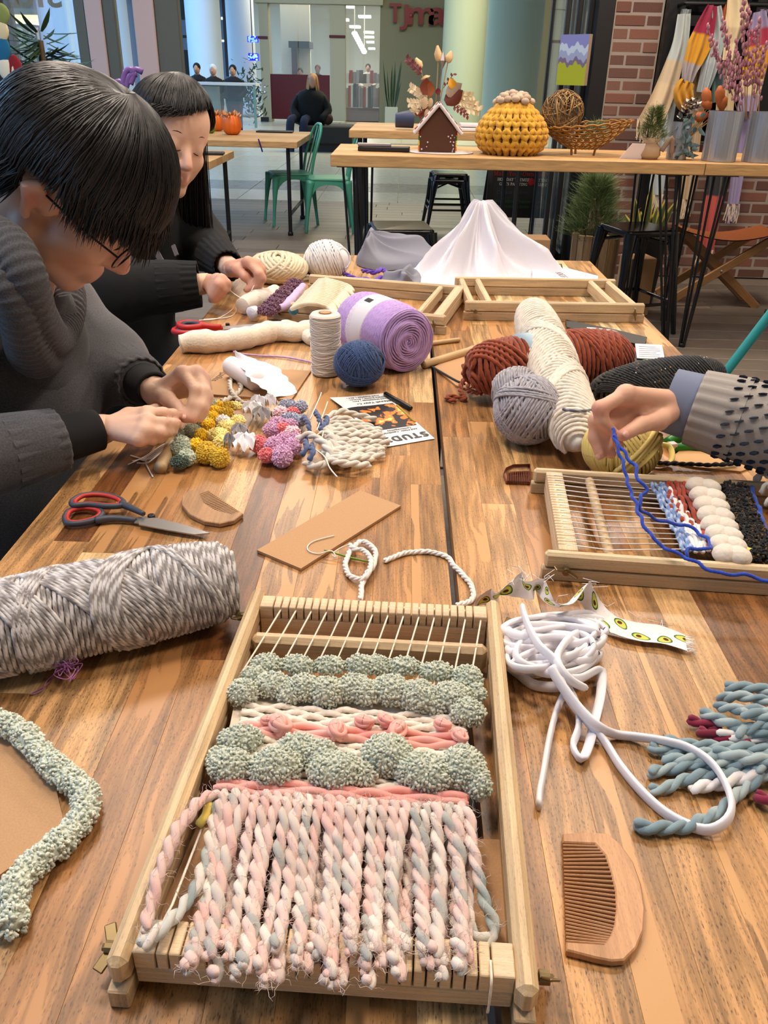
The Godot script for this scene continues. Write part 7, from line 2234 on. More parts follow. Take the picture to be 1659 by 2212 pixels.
	m = MB.new(); tube(m, PackedVector3Array([Vector3(2.28, 0.012, -5.2), Vector3(2.42, 0.012, -5.0), Vector3(2.6, 0.012, -4.85)]), 0.012, 8); solo("floor_cable", m, mats["black steel"], "thick black cable on the floor by the folding stool", "cable")
	build_scarves()

func scarf(label: String, pts: Array, wid: Array, z: float, bands: Array, folds: float, fringe: bool, sd: float):
	# a hanging scarf: middle line in picture points at depth z, half width in metres, colour bands down its length
	var c := PackedVector3Array()
	for q in pts: c.append(PD(q[0], q[1], z + (q[2] if q.size() > 2 else 0.0)))
	var p := smooth(c, 0.015)
	var n := p.size()
	var t := thing("scarf", label, "scarf", c[0])
	var m := MB.new()
	var across := 22
	var i0 := m.v.size()
	for i in n:
		var f := float(i) / (n - 1)
		var g := f * (wid.size() - 1)
		var w: float = lerpf(wid[int(g)], wid[mini(int(g) + 1, wid.size() - 1)], g - int(g))
		var tn := (p[mini(i + 1, n - 1)] - p[maxi(i - 1, 0)]).normalized()
		var s := tn.cross(Vector3(0, 0, 1)).normalized()
		var col: Color = hx(bands[mini(int(f * bands.size()), bands.size() - 1)])
		for j in across + 1:
			var e := 2.0 * j / across - 1.0
			m.add(p[i] - c[0] + s * e * w + Vector3(0, 0, 0.018 * sin(e * folds + sd + f * 2.0) + 0.02 * (1.0 - e * e)), col)
	for i in n - 1:
		for j in across:
			var a := i0 + i * (across + 1) + j
			m.tri(a, a + 1, a + across + 2); m.tri(a, a + across + 2, a + across + 1)
	part("cloth", m, fuzz(vmat("scarf", 1.0, 0.4), 40.0, 0.05), t)
	if fringe:
		m = MB.new()
		for j in 18:
			var a := m.v.size()
			var e := 2.0 * j / 17.0 - 1.0
			var s := (p[-1] - p[-3]).normalized().cross(Vector3(0, 0, 1)).normalized()
			var q: Vector3 = p[-1] - c[0] + s * e * wid[-1] + Vector3(0, 0, 0.01)
			tube(m, PackedVector3Array([q, q + Vector3(rng.randf_range(-0.01, 0.01), -0.05, 0.004), q + Vector3(rng.randf_range(-0.015, 0.015), -0.10 - rng.randf() * 0.03, 0)]), 0.0042, 5, [hx("cbb79a") if j % 3 else hx(bands[-1])])
		part("fringe", m, mats["scarf"], t).set_meta("kind", "stuff")

func build_scarves():
	var m := MB.new()
	rod(m, Vector3(1.7, 1.69, -5.98), Vector3(2.9, 1.69, -5.98), 0.014, 10); rod(m, Vector3(1.7, 1.69, -5.98), Vector3(1.7, 1.69, -6.2), 0.012, 8); rod(m, Vector3(2.8, 1.69, -5.98), Vector3(2.8, 1.69, -6.4), 0.012, 8)
	solo("scarf_rail", m, mats["black steel"], "black wall rail from which the striped scarves hang", "rail")
	scarf("beige scarf end with a knotted fringe beside the brick pier", [[1478, 30], [1470, 90], [1455, 140], [1430, 210], [1402, 268]], [0.035, 0.05, 0.07, 0.085], -5.99, ["a8b0ae", "a8b0ae", "b9a88c", "c6b090", "c6b090"], 5.0, true, 0.3)
	scarf("maroon, mustard and grey striped scarf hanging from the rail", [[1538, 12], [1522, 60], [1505, 110], [1490, 150], [1484, 178]], [0.03, 0.06, 0.075, 0.055, 0.03], -5.94, ["8d1a3c", "8d1a3c", "8d1a3c", "c08a1e", "c08a1e", "c08a1e", "9a9296", "9a9296"], 7.0, false, 1.0)
	scarf("mustard scarf loop above the bunny tail grasses", [[1486, 176], [1478, 195], [1480, 215], [1488, 230]], [0.05, 0.065, 0.06, 0.05], -5.93, ["c08a1e", "c08a1e", "b07c18"], 9.0, false, 0.2)
	scarf("pale grey scarf length behind the pink branches", [[1545, 15], [1548, 80], [1535, 140], [1518, 200]], [0.03, 0.045, 0.05, 0.035], -5.96, ["a9b2b4", "a9b2b4", "9fa8ac"], 7.0, false, 2.0)
	scarf("cream knotted scarf behind the pink branches", [[1590, -10], [1592, 40], [1580, 90], [1572, 130]], [0.05, 0.075, 0.05, 0.04], -5.95, ["cdbb96", "cdbb96", "b9a684", "cdbb96"], 5.0, false, 1.4)
	scarf("orange and teal scarf in the shade behind the metal vases", [[1565, 10], [1562, 70], [1556, 140], [1552, 220]], [0.025, 0.03, 0.05, 0.05], -6.0, ["b5501c", "9a2c30", "2f4a4c", "2f4a4c", "37524e"], 6.0, false, 0.9)
	scarf("lilac and mustard scarf at the end of the rail", [[1640, 25], [1638, 90], [1630, 140], [1620, 190], [1612, 240]], [0.04, 0.075, 0.08, 0.07, 0.06], -5.95, ["8f84a6", "a0314a", "c08a1e", "c08a1e", "cdbb96", "8f84a6"], 7.0, false, 0.1)
	scarf("long coral, black and cream scarf end hanging below the display table", [[1578, 20], [1568, 180], [1555, 330], [1548, 400], [1540, 440], [1530, 500], [1524, 540]], [0.03, 0.05, 0.055, 0.06, 0.065, 0.06, 0.055], -6.01, ["c3b08c", "c3b08c", "c3b08c", "c3b08c", "c3b08c", "26242a", "b04a42", "b04a42"], 6.0, true, 0.5)
	scarf("pale grey scarf end with fringe below the display table", [[1482, 20], [1450, 180], [1425, 330], [1420, 380], [1416, 420]], [0.03, 0.04, 0.05, 0.055, 0.05], -6.04, ["a9b2b4", "a9b2b4"], 6.0, true, 0.5)
	scarf("beige fringed scarf end between the hairpin legs", [[1535, 20], [1510, 180], [1492, 330], [1486, 380], [1478, 430]], [0.03, 0.04, 0.05, 0.05, 0.045], -6.06, ["c6b090", "b49c7c"], 7.0, true, 1.5)
	scarf("lilac scarf end with fringe below the display table", [[1650, 20], [1620, 180], [1600, 330], [1592, 390], [1584, 440]], [0.03, 0.04, 0.05, 0.05, 0.04], -6.03, ["8f84a6", "8f84a6"], 5.0, true, 2.5)

# ---------------------------------------------------------------- things on the display tables
func build_display():
	var y := 0.92
	# gingerbread house
	var t := thing("gingerbread_house", "gingerbread house with white icing and rainbow candy along its roof", "gingerbread house", Vector3(0.17, y, -4.6))
	var gb := mottled("gingerbread", Color(0.27, 0.15, 0.085), Color(0.34, 0.195, 0.115), 0.12, 18.0, 0.85)
	var ice := mat("icing", Color(0.82, 0.78, 0.78), 0.5)
	var m := MB.new()
	prism(m, PackedVector2Array([Vector2(-0.09, 0), Vector2(0.09, 0), Vector2(0.09, 0.105), Vector2(0, 0.205), Vector2(-0.09, 0.105)]), Vector3(0, 0.006, 0.05), Basis(Vector3.RIGHT, Vector3(0, 0, -1), Vector3.UP), 0.0, 0.012, Color.WHITE, 0.002); part("front_wall", m, gb, t, true)
	m = MB.new(); prism(m, PackedVector2Array([Vector2(-0.09, 0), Vector2(0.09, 0), Vector2(0.09, 0.105), Vector2(0, 0.205), Vector2(-0.09, 0.105)]), Vector3(0, 0.006, -0.1), Basis(Vector3.RIGHT, Vector3(0, 0, -1), Vector3.UP), 0.0, 0.012); part("rear_wall", m, gb, t, true)
	for s in [-1, 1]:
		m = MB.new(); obox(m, Vector3(s * 0.085, 0.06, -0.03), Vector3(0.01, 0.11, 0.15)); part("side_wall", m, gb, t, true)
		m = MB.new(); bar(m, Vector3(0, 0.222, -0.03), Vector3(s * 0.118, 0.088, -0.03), 0.19, 0.012, 0.003, Vector3(s, 1, 0)); part("roof_panel", m, gb, t, true)
		m = MB.new(); bar(m, Vector3(0, 0.226, 0.062), Vector3(s * 0.122, 0.088, 0.062), 0.012, 0.016, 0.005, Vector3(s, 1, 0)); part("icing_edge", m, ice, t, true)
		m = MB.new(); bar(m, Vector3(s * 0.004, 0.231, -0.02), Vector3(s * 0.123, 0.093, -0.02), 0.16, 0.004, 0.001, Vector3(s, 1, 0)); part("roof_icing", m, ice, t, true)
		for k in 5:
			for c in 4:
				var f := (k + 0.4) / 5.0
				var p := Vector3(0, 0.236, 0.045).lerp(Vector3(s * 0.124, 0.098, 0.045), f)
				m = MB.new(); bar(m, p + Vector3(0, 0, -0.009 * c), p + Vector3(0, 0, -0.009 * c - 0.0085), 0.02, 0.008, 0.001, Vector3(s, 1, 0)); part("candy", m, mat("candy %d" % c, [Color(0.62, 0.06, 0.05), Color(0.85, 0.45, 0.03), Color(0.85, 0.75, 0.08), Color(0.15, 0.42, 0.1)][c], 0.4), t, true)
		for k in 4:
			m = MB.new(); obox(m, Vector3(s * 0.093, 0.022 + k * 0.024, 0.03), Vector3(0.008, 0.02, 0.03)); part("candy", m, mats["candy %d" % ((k + 1) % 4)], t, true)
	m = MB.new()
	for k in 16: ball(m, Vector3(rng.randf_range(0.05, 0.088) * (1 if k % 4 else -1), rng.randf_range(0.006, 0.09), 0.052), Vector3.ONE * rng.randf_range(0.002, 0.005), 6, 4)
	part("icing_dots", m, ice, t).set_meta("kind", "stuff")
	m = MB.new(); lathe(m, Vector3(0.02, 0, 0.0), [[0.14, 0.0], [0.145, 0.003], [0.14, 0.006]], 30, Basis(Vector3(1.15, 0, 0), Vector3.UP, Vector3(0, 0, 0.8))); part("cake_board", m, ice, t)
	# dried flower arrangement behind it
	t = thing("dried_flowers", "dried flower arrangement of bunny tails, rust leaves and eucalyptus in a pot", "flowers", Vector3(0.16, y, -4.86))
	m = MB.new(); lathe(m, Vector3.ZERO, [[0.05, 0.0], [0.065, 0.1], [0.06, 0.1]], 18); part("pot", m, mats["gingerbread"], t)
	var z := -4.86
	var q0 := t.position
	for s in [[898, 125, 908, 145], [945, 98, 947, 128], [975, 110, 968, 132], [918, 163, 920, 170]]:
		var a := PD(s[2], s[3], z) - q0; var b := PD(s[0], s[1], z) - q0
		m = MB.new(); tube(m, PackedVector3Array([a.lerp(b, -0.15), a, a.lerp(b, 0.4), b]), 0.02 if s[1] != 163 else 0.026, 10, [hx("d8b483")], {"radii": PackedFloat32Array([0.4, 0.8, 1.0, 0.25])}); part("bunny_tail", m, vmat("leaf", 0.6), t)
		m = MB.new(); rod(m, Vector3(0, 0.09, 0), a, 0.003, 6, hx("a89468")); part("stem", m, vmat("leaf", 0.6), t)
	m = MB.new(); var db := PD(957, 131, z) - q0; lathe(m, db, [[0.002, -0.035], [0.018, 0.0], [0.002, 0.04]], 5); part("silver_bud", m, mat("silver", Color(0.6, 0.57, 0.6), 0.35, 0.6), t, true)
	m = MB.new(); rod(m, Vector3(0.0, 0.09, 0), db, 0.0025, 6); part("stem", m, mats["silver"], t)
	for s in [[880, 128, 912, 160, "6e2f36", 12, 0.022], [1010, 250, 975, 225, "8a3a3e", 10, 0.02], [980, 160, 958, 190, "7d3a40", 6, 0.016], [895, 240, 925, 215, "d8c4a0", 14, 0.026], [888, 190, 925, 215, "dcc9a6", 16, 0.026], [885, 222, 925, 225, "dcc9a6", 12, 0.026], [1030, 228, 985, 215, "d8c4a0", 12, 0.026], [1034, 238, 990, 230, "d8c4a0", 9, 0.03], [905, 248, 925, 230, "8a3c34", 8, 0.024], [1020, 208, 985, 205, "cbb890", 10, 0.024]]:
		var a := PD(s[2], s[3], z + 0.03) - q0; var b := PD(s[0], s[1], z + 0.03) - q0
		m = MB.new(); rod(m, a, b, 0.002, 5, hx(s[4]))
		for k in s[5]:
			var p: Vector3 = a.lerp(b, (k + 1.0) / s[5]); var d: Vector3 = (b - a).normalized()
			var sd := d.cross(Vector3(0, 0, 1)) * (1 if k % 2 else -1)
			leaf(m, p, p + (sd * 0.9 + d * 0.6 + Vector3(0, 0, rng.randf_range(-0.3, 0.5))) * s[6], s[6] * 0.75, hx(s[4]), Vector3(0.1, 0.2, 1))
		part("sprig", m, vmat("leaf", 0.6), t)
	for s in [[922, 168, 918, 205, 0.06, "7a3414"], [930, 175, 928, 208, 0.05, "8f4a22"], [1000, 195, 962, 222, 0.085, "5f2410"], [998, 180, 965, 205, 0.07, "9a8672"], [985, 176, 970, 186, 0.06, "d6960f"], [945, 190, 948, 205, 0.03, "7a2c34"]]:
		m = MB.new(); leaf(m, PD(s[2], s[3], z + 0.05) - q0, PD(s[0], s[1], z + 0.06) - q0, s[4], hx(s[5]), Vector3(0, 0.1, 1), 6); part("dried_leaf", m, vmat("leaf", 0.6), t)
	for s in [[917, 222, 0.022], [930, 222, 0.018], [922, 246, 0.018]]:
		m = MB.new(); lathe(m, PD(s[0], s[1], z + 0.08) - q0, [[s[2], 0.0], [s[2] * 1.02, 0.004], [s[2] * 0.97, 0.008]], 16, Basis(Vector3(0.7, 0.1, 0), Vector3(0, 0.1, 1), Vector3(0, -1.2, 0.1)), hx("c0a27c")); part("wood_slice", m, vmat("leaf", 0.6), t)
	var bm := MB.new(); lathe(bm, Vector3(0.03, y + 0.018, -6.25), [[0.05, -0.06], [0.065, 0.06], [0.06, 0.06]], 16, Basis(Vector3(0, 0.9, 0.1), Vector3(1, 0.1, 0.2), Vector3(0.1, 0, 1))); bm.shift(Vector3(-0.03, 0.06, 0)); solo("blue_cup", bm, mat("cup blue", Color(0.2, 0.23, 0.34), 0.5), "slate blue cup lying on its side behind the gingerbread house", "cup")
	for i in 2:
		m = MB.new(); obox(m, Vector3(0.52 + i * 0.05, 0.945 + i * 0.022, -6.3 - i * 0.12), Vector3(0.36, 0.018, 0.24), Basis.IDENTITY, 0.004); solo("white_tray", m, mats["icing"], ["lower white tray on the table behind the gingerbread house", "upper white tray on the table behind the gingerbread house"][i], "tray", true)
	m = MB.new(); obox(m, Vector3(-0.1, y + 0.012, -4.62), Vector3(0.26, 0.022, 0.1), Basis(Vector3.UP, -0.06), 0.003); solo("notebook", m, mats["pouch"], "black notebook lying beside the gingerbread house", "notebook", true)
	m = MB.new(); obox(m, Vector3(-0.15, y + 0.03, -4.62), Vector3(0.17, 0.012, 0.07), Basis(Vector3.UP, 0.05), 0.002); solo("clear_case", m, mat("silver", Color.WHITE), "silvery clear case on the black notebook", "case", true)
	# knitted pumpkin
	t = thing("knitted_pumpkin", "fat mustard pumpkin of chunky chain stitch with a beige crown", "pumpkin", Vector3(0.545, y, -4.62))
	var kn := fuzz(vmat("chunky knit", 0.95, 0.4), 30.0, 0.08)
	m = MB.new(); var bp := []
	for i in 13:
		var f := i / 12.0
		bp.append([pumpkin_r(f) - 0.012, f * 0.235])
	lathe(m, Vector3.ZERO, bp, 30, Basis.IDENTITY, hx("8a6415")); part("stuffing", m, kn, t)
	for k in 24:
		var a := TAU * k / 24.0
		m = MB.new()
		for s in 2:      # two legs of each column of chain stitches
			var pts := PackedVector3Array()
			for i in 45:
				var f := i / 44.0
				var wv := sin(f * 9.0 * PI + s * PI)
				var an := a + (s - 0.5) * 0.06 + wv * 0.055
				var r := pumpkin_r(f) + 0.004 * cos(f * 18.0 * PI)
				pts.append(Vector3(cos(an) * r, f * 0.24 + 0.006, sin(an) * r))
			tube(m, pts, 0.0125, 8, [hx("c9962a") if (k + s) % 3 else hx("bd8a22")])
		part("stitch_column", m, kn, t)
	m = MB.new()
	for k in 26:
		var a := k * 2.4; var r := 0.018 * sqrt(k)
		ball(m, Vector3(cos(a) * r, 0.275 - r * r * 4.0 + 0.006 * sin(k * 1.7), sin(a) * r), Vector3(0.021, 0.017, 0.021), 10, 8, hx("b8a28c") if k % 2 else hx("ab937c"))
	part("crown", m, kn, t)
	# twig ball and openwork basket
	t = thing("twig_ball", "ball of woven brown twigs sitting in the openwork basket", "ornament", Vector3(0.80, 1.115, -4.68))
	m = MB.new()
	var qr := RandomNumberGenerator.new(); qr.seed = 77
	for i in 64:
		var ax := Vector3(qr.randfn(), qr.randfn(), qr.randfn()).normalized()
		var u := ax.cross(Vector3(0.3, 0.8, 0.5)).normalized(); var w := ax.cross(u)
		var off := qr.randf_range(-0.5, 0.5); var c := sqrt(1.0 - off * off)
		var pts := PackedVector3Array()
		for j in 17:
			var th := qr.randf() * 0.05 + TAU * j / 16.0 * 0.8
			pts.append((ax * off + (u * cos(th) + w * sin(th)) * c) * (0.10 + 0.006 * sin(i + j)))
		tube(m, pts, qr.randf_range(0.0016, 0.003), 5, [[hx("7d5c34"), hx("92703f"), hx("5f4427"), hx("a8854c")][i % 4]])
	part("twigs", m, vmat("leaf", 0.6), t)
	t = thing("openwork_basket", "shallow golden openwork basket with wavy rim", "basket", Vector3(0.92, y, -4.68))
	m = MB.new()
	var rows := 6; var n := 22
	for r in rows:       # a net of rounded cells
		for j in n:
			var pts := PackedVector3Array()
			for k in 13:
				var th := TAU * k / 12.0
				var f := clampf((r + 0.5 + 0.5 * sin(th)) / rows, 0.0, 1.0)
				var a := TAU * (j + 0.5 * (r % 2) + 0.5 * cos(th)) / n
				pts.append(basket_p(f, a))
			tube(m, pts, 0.0034, 5, [hx("a8762c")], {"closed": true})
	part("net", m, mat("basket gold", Color(0.55, 0.37, 0.13), 0.45, 0.2), t)
	m = MB.new(); var rim := PackedVector3Array()
	for j in 67: rim.append(basket_p(1.0, TAU * j / 66.0) + Vector3(0, 0.004 * sin(j * 2.0), 0))
	tube(m, rim, 0.005, 6, [], {"closed": true}); part("rim", m, mats["basket gold"], t)
	for a in [0.6, 2.5, 4.4]:
		m = MB.new(); rod(m, Vector3(cos(a) * 0.07, 0.0, sin(a) * 0.05), Vector3(cos(a) * 0.075, 0.03, sin(a) * 0.055), 0.006, 6); part("foot", m, mats["basket gold"], t)
	m = MB.new(); needles(m, Vector3(0.98, y + 0.06, -4.68), 0.09, 0.09, 110, [hx("4c6a44"), hx("3c5a3a"), hx("6c8a5c")], 12); solo("greenery", m, vmat("leaf", 0.6), "green artificial sprigs inside the openwork basket", "greenery")
	# card, small conifer in burlap, metal vases
	m = MB.new(); prism(m, PackedVector2Array([Vector2(-0.06, 0), Vector2(0.05, 0), Vector2(0.055, 0.075), Vector2(-0.01, 0.075)]), Vector3(1.135, y, -4.5), Basis(Vector3.RIGHT, Vector3(0, 0.3, -1).normalized(), Vector3(0, 1, 0.3).normalized()), 0.0, 0.002); solo("folded_card", m, mats["paper"], "blank white folded card standing by the burlap wrapped conifer", "card", true)
	t = thing("potted_conifer", "tiny conifer wrapped in burlap beside the folded card", "plant", Vector3(1.225, y, -4.52))
	m = MB.new(); lathe(m, Vector3.ZERO, [[0.04, 0.0], [0.055, 0.02], [0.05, 0.055], [0.032, 0.075], [0.05, 0.095]], 16, Basis.IDENTITY, hx("a4896c")); part("burlap", m, vmat("cloth", 0.9), t)
	m = MB.new(); needles(m, Vector3(0, 0.08, 0), 0.16, 0.075, 520, [hx("4a5a26"), hx("5c6a30"), hx("3d4c22")], 8); part("foliage", m, vmat("leaf", 0.6), t)
	m = MB.new(); tube(m, smooth(PackedVector3Array([Vector3(0.05, 0.04, 0.03), Vector3(0.09, 0.10, 0.03), Vector3(0.10, 0.03, 0.03)]), 0.02), 0.012, 8, [hx("7d6a58")]); part("ribbon", m, vmat("cloth", 0.9), t)
	var zinc := mottled("zinc", Color(0.58, 0.60, 0.64), Color(0.72, 0.73, 0.77), 0.08, 14.0, 0.28)
	zinc.metallic = 0.6
	var vs := [[1.565, -4.5, 0.083, 0.225, "tall ribbed zinc vase holding pink branches"], [1.765, -4.5, 0.083, 0.225, "second tall ribbed zinc vase with dried stems"], [1.37, -4.55, 0.05, 0.17, "small ribbed zinc vase of pinecones and bunny tails"]]
	for v in vs:
		t = thing("metal_vase", v[4], "vase", Vector3(v[0], y, v[1]))
		m = MB.new()
		var seg := 96
		var i0 := m.v.size()
		for i in 6:
			for j in seg:
				var th := TAU * j / seg
				var r: float = v[2] * (1.0 + 0.012 * sin(th * 32.0)) * [0.9, 0.97, 0.985, 1.0, 0.96, 0.94][i]
				m.add(Vector3(cos(th) * r, v[3] * [0.0, 0.01, 0.5, 1.0, 1.0, 0.5][i], sin(th) * r))
		for i in 5: m.band(i0 + i * seg, seg)
		m.fan(i0, seg, Vector3.ZERO)
		part("vase_body", m, zinc, t)
	# pink branches
	t = thing("pink_branches", "bunch of dusty pink dried branches in the zinc vase", "branches", Vector3(1.64, y + 0.1, -4.5))
	for s in [[1528, 60, 1600, 240], [1560, 45, 1602, 238], [1590, 90, 1606, 238], [1618, 10, 1612, 238], [1605, -30, 1610, 238], [1640, 40, 1618, 238], [1655, 90, 1622, 238], [1570, 120, 1604, 238]]:
		var a := PD(s[2], s[3] + 20, -4.5) - t.position; var b := PD(s[0], s[1], -4.45) - t.position
		m = MB.new(); tube(m, PackedVector3Array([a, a.lerp(b, 0.5) + Vector3(0, 0.01, 0), b]), 0.0025, 5, [hx("a07a58"), hx("a8707c")])
		for k in 46:
			var f := 0.35 + 0.65 * k / 46.0
			var p := a.lerp(b, f); var r := 0.02 * (1.15 - f)
			ball(m, p + Vector3(rng.randfn(0, r), rng.randfn(0, 0.012), rng.randfn(0, r)), Vector3(0.0065, 0.012, 0.0065), 6, 4, hx("b07a88") if k % 2 else hx("9c6474"))
		part("branch", m, vmat("leaf", 0.6), t)
	t = thing("straw_flowers", "straw coloured dried stems with yellow beads in the second zinc vase", "branches", Vector3(1.765, y + 0.1, -4.5))
	for k in 16:
		m = MB.new(); var a := rng.randf() * TAU
		var e := Vector3(cos(a) * 0.10, rng.randf_range(0.28, 0.42), sin(a) * 0.06)
		rod(m, Vector3(cos(a) * 0.03, -0.02, sin(a) * 0.03), e, 0.0025, 5, hx("b98f52"), 0.0015)
		if k % 4 == 0: ball(m, e, Vector3.ONE * 0.012, 8, 6, hx("d8b321"))
		part("stem", m, vmat("leaf", 0.6), t)
	# bunny tails and pinecones in the small vase, hydrangea leaves
	t = thing("bunny_tail_bunch", "bunch of burnt orange bunny tail grasses and frosted pinecones", "dried grass", Vector3(1.37, y + 0.12, -4.55))
	for s in [[1524, 190, 1530, 232], [1555, 185, 1556, 235], [1500, 255, 1530, 248], [1562, 205, 1560, 240], [1520, 215, 1535, 235]]:
		var a := PD(s[2], s[3], -4.56) - t.position; var b := PD(s[0], s[1], -4.56) - t.position
		m = MB.new(); tube(m, PackedVector3Array([a, a.lerp(b, 0.35), a.lerp(b, 0.75), b]), 0.024, 10, [hx("b5622f")], {"radii": PackedFloat32Array([0.3, 0.95, 1.0, 0.3])}); part("bunny_tail", m, vmat("leaf", 0.6), t)
		m = MB.new(); rod(m, Vector3(0, -0.06, 0), a, 0.003, 5, hx("a08050")); part("stem", m, vmat("leaf", 0.6), t)
	for s in [[1488, 228], [1478, 250], [1500, 225]]:
		m = MB.new(); var p := PD(s[0], s[1], -4.53) - t.position
		for k in 34:
			var f := k / 34.0; var a := k * 2.4; var r := 0.03 * sin(PI * (0.15 + 0.85 * f))
			var q := p + Vector3(cos(a) * r * 0.6, (f - 0.5) * 0.05, sin(a) * r * 0.6)
			leaf(m, q, q + Vector3(cos(a) * 0.018, 0.008, sin(a) * 0.018), 0.016, hx("cfc6c0") if k % 3 == 0 else hx("3a2c28"))
		part("pinecone", m, vmat("leaf", 0.6), t)
	m = MB.new()
	for k in 60:
		var p := Vector3(rng.randfn(0.03, 0.03), rng.randf_range(-0.10, 0.08), 0.045 + rng.randfn(0, 0.012))
		leaf(m, p, p + Vector3(rng.randfn(0, 0.02), rng.randfn(-0.005, 0.016), 0.01), 0.022, hx("4f6468") if k % 2 else hx("3c5150"), Vector3(0.1, 0.2, 1))
	part("eucalyptus", m, vmat("leaf", 0.6), t)
	# painted canvas on the black post, crafts and a plant at the left
	m = MB.new()
	var im := Image.create(64, 128, false, Image.FORMAT_RGB8)
	for yy in 128:
		for xx in 64:
			var k := yy + 6.0 * sin(xx * 0.2) + 3.0 * sin(xx * 0.53)
			im.set_pixel(xx, yy, Color(0.42, 0.45, 0.70) if k < 26 else Color(0.62, 0.70, 0.80) if k < 44 else Color(0.50, 0.56, 0.72) if k < 62 else Color(0.38, 0.34, 0.48) if k < 74 else Color(0.55, 0.60, 0.10))
	var cm := mat("canvas painting", Color.WHITE, 0.7)
	cm.albedo_texture = ImageTexture.create_from_image(im)
	t = thing("painted_canvas", "small painted canvas of hills fixed to the black door post", "painting", PD(1240, 130, -6.28))
	m = MB.new(); var ca := PD(1222, 66, -6.2); var cb := PD(1222, 178, -6.2)
	obox(m, Vector3.ZERO, Vector3(0.03, ca.y - cb.y, 0.24), Basis(Vector3.UP, 0.7), 0.001); part("stretcher", m, mat("canvas side", Color(0.62, 0.52, 0.42), 0.8), t, true)
	m = MB.new(); var bs := Basis(Vector3.UP, 0.7)
	var hh := (ca.y - cb.y) * 0.5
	m.quad(bs * Vector3(-0.0165, hh, -0.12), bs * Vector3(-0.0165, hh, 0.12), bs * Vector3(-0.0165, -hh, 0.12), bs * Vector3(-0.0165, -hh, -0.12)); part("painted_face", m, cm, t, true)
	t = thing("craft_board", "dark post hung with knitted and felt craft pieces", "display board", PD(8, 140, -4.9))
	m = MB.new(); obox(m, Vector3(-0.03, -0.3, -0.03), Vector3(0.12, 2.6, 0.04)); part("board_panel", m, mats["dark bronze"], t, true)
	for s in [[2, 105, 0.05, 0.07, "0d5f86"], [-2, 65, 0.05, 0.055, "cfc29c"], [0, 30, 0.05, 0.05, "7d8a4c"], [12, 148, 0.04, 0.055, "d9cfb8"], [36, 165, 0.045, 0.10, "7c0d1c"], [40, 190, 0.04, 0.10, "7c0d1c"], [32, 155, 0.022, 0.05, "dccab0"], [20, 210, 0.04, 0.06, "c3b4a8"], [28, 232, 0.045, 0.04, "d8c8b4"], [2, 255, 0.05, 0.08, "b0a898"]]:
		m = MB.new(); ball(m, PD(s[0], s[1], -4.82) - t.position, Vector3(s[2], s[3], 0.016), 12, 8, hx(s[4])); part("felt_piece", m, vmat("cloth", 0.9), t)
	t = thing("dracaena", "leafy green dracaena plant standing inside the lettered glass", "plant", Vector3(PD(105, 200, -7.5).x, 0, -7.5))
	m = MB.new(); lathe(m, Vector3.ZERO, [[0.15, 0.0], [0.2, 0.35], [0.19, 0.35]], 18); part("pot", m, mats["pouch"], t)
	m = MB.new(); rod(m, Vector3(0, 0.3, 0), Vector3(0, 1.45, 0), 0.02, 8, hx("6a5436")); part("stem", m, vmat("leaf", 0.6), t)
	m = MB.new()
	for k in 150:
		var a := rng.randf() * TAU; var h := rng.randf_range(0.95, 1.5); var l := rng.randf_range(0.22, 0.42)
		var p := Vector3(0, h, 0); var e := Vector3(cos(a) * l, h + rng.randf_range(-0.15, 0.2), sin(a) * l)
		leaf(m, p.lerp(e, 0.15), e, 0.045, [hx("2f4a26"), hx("22381d"), hx("45602f")][k % 3], Vector3.UP, 4)
	part("foliage", m, vmat("leaf", 0.6), t)

func pumpkin_r(f: float) -> float:
	return 0.188 * pow(sin(PI * clampf(0.16 + 0.80 * pow(f, 0.92), 0.0, 1.0)), 0.62) * (1.0 - 0.22 * f)

func basket_p(f: float, a: float) -> Vector3:
	var r := 0.055 + 0.16 * pow(f, 0.7)
	return Vector3(cos(a) * r * (1.12 if cos(a) > 0.0 else 1.0), 0.03 + 0.115 * f + 0.02 * f * cos(a), sin(a) * r * 0.75)

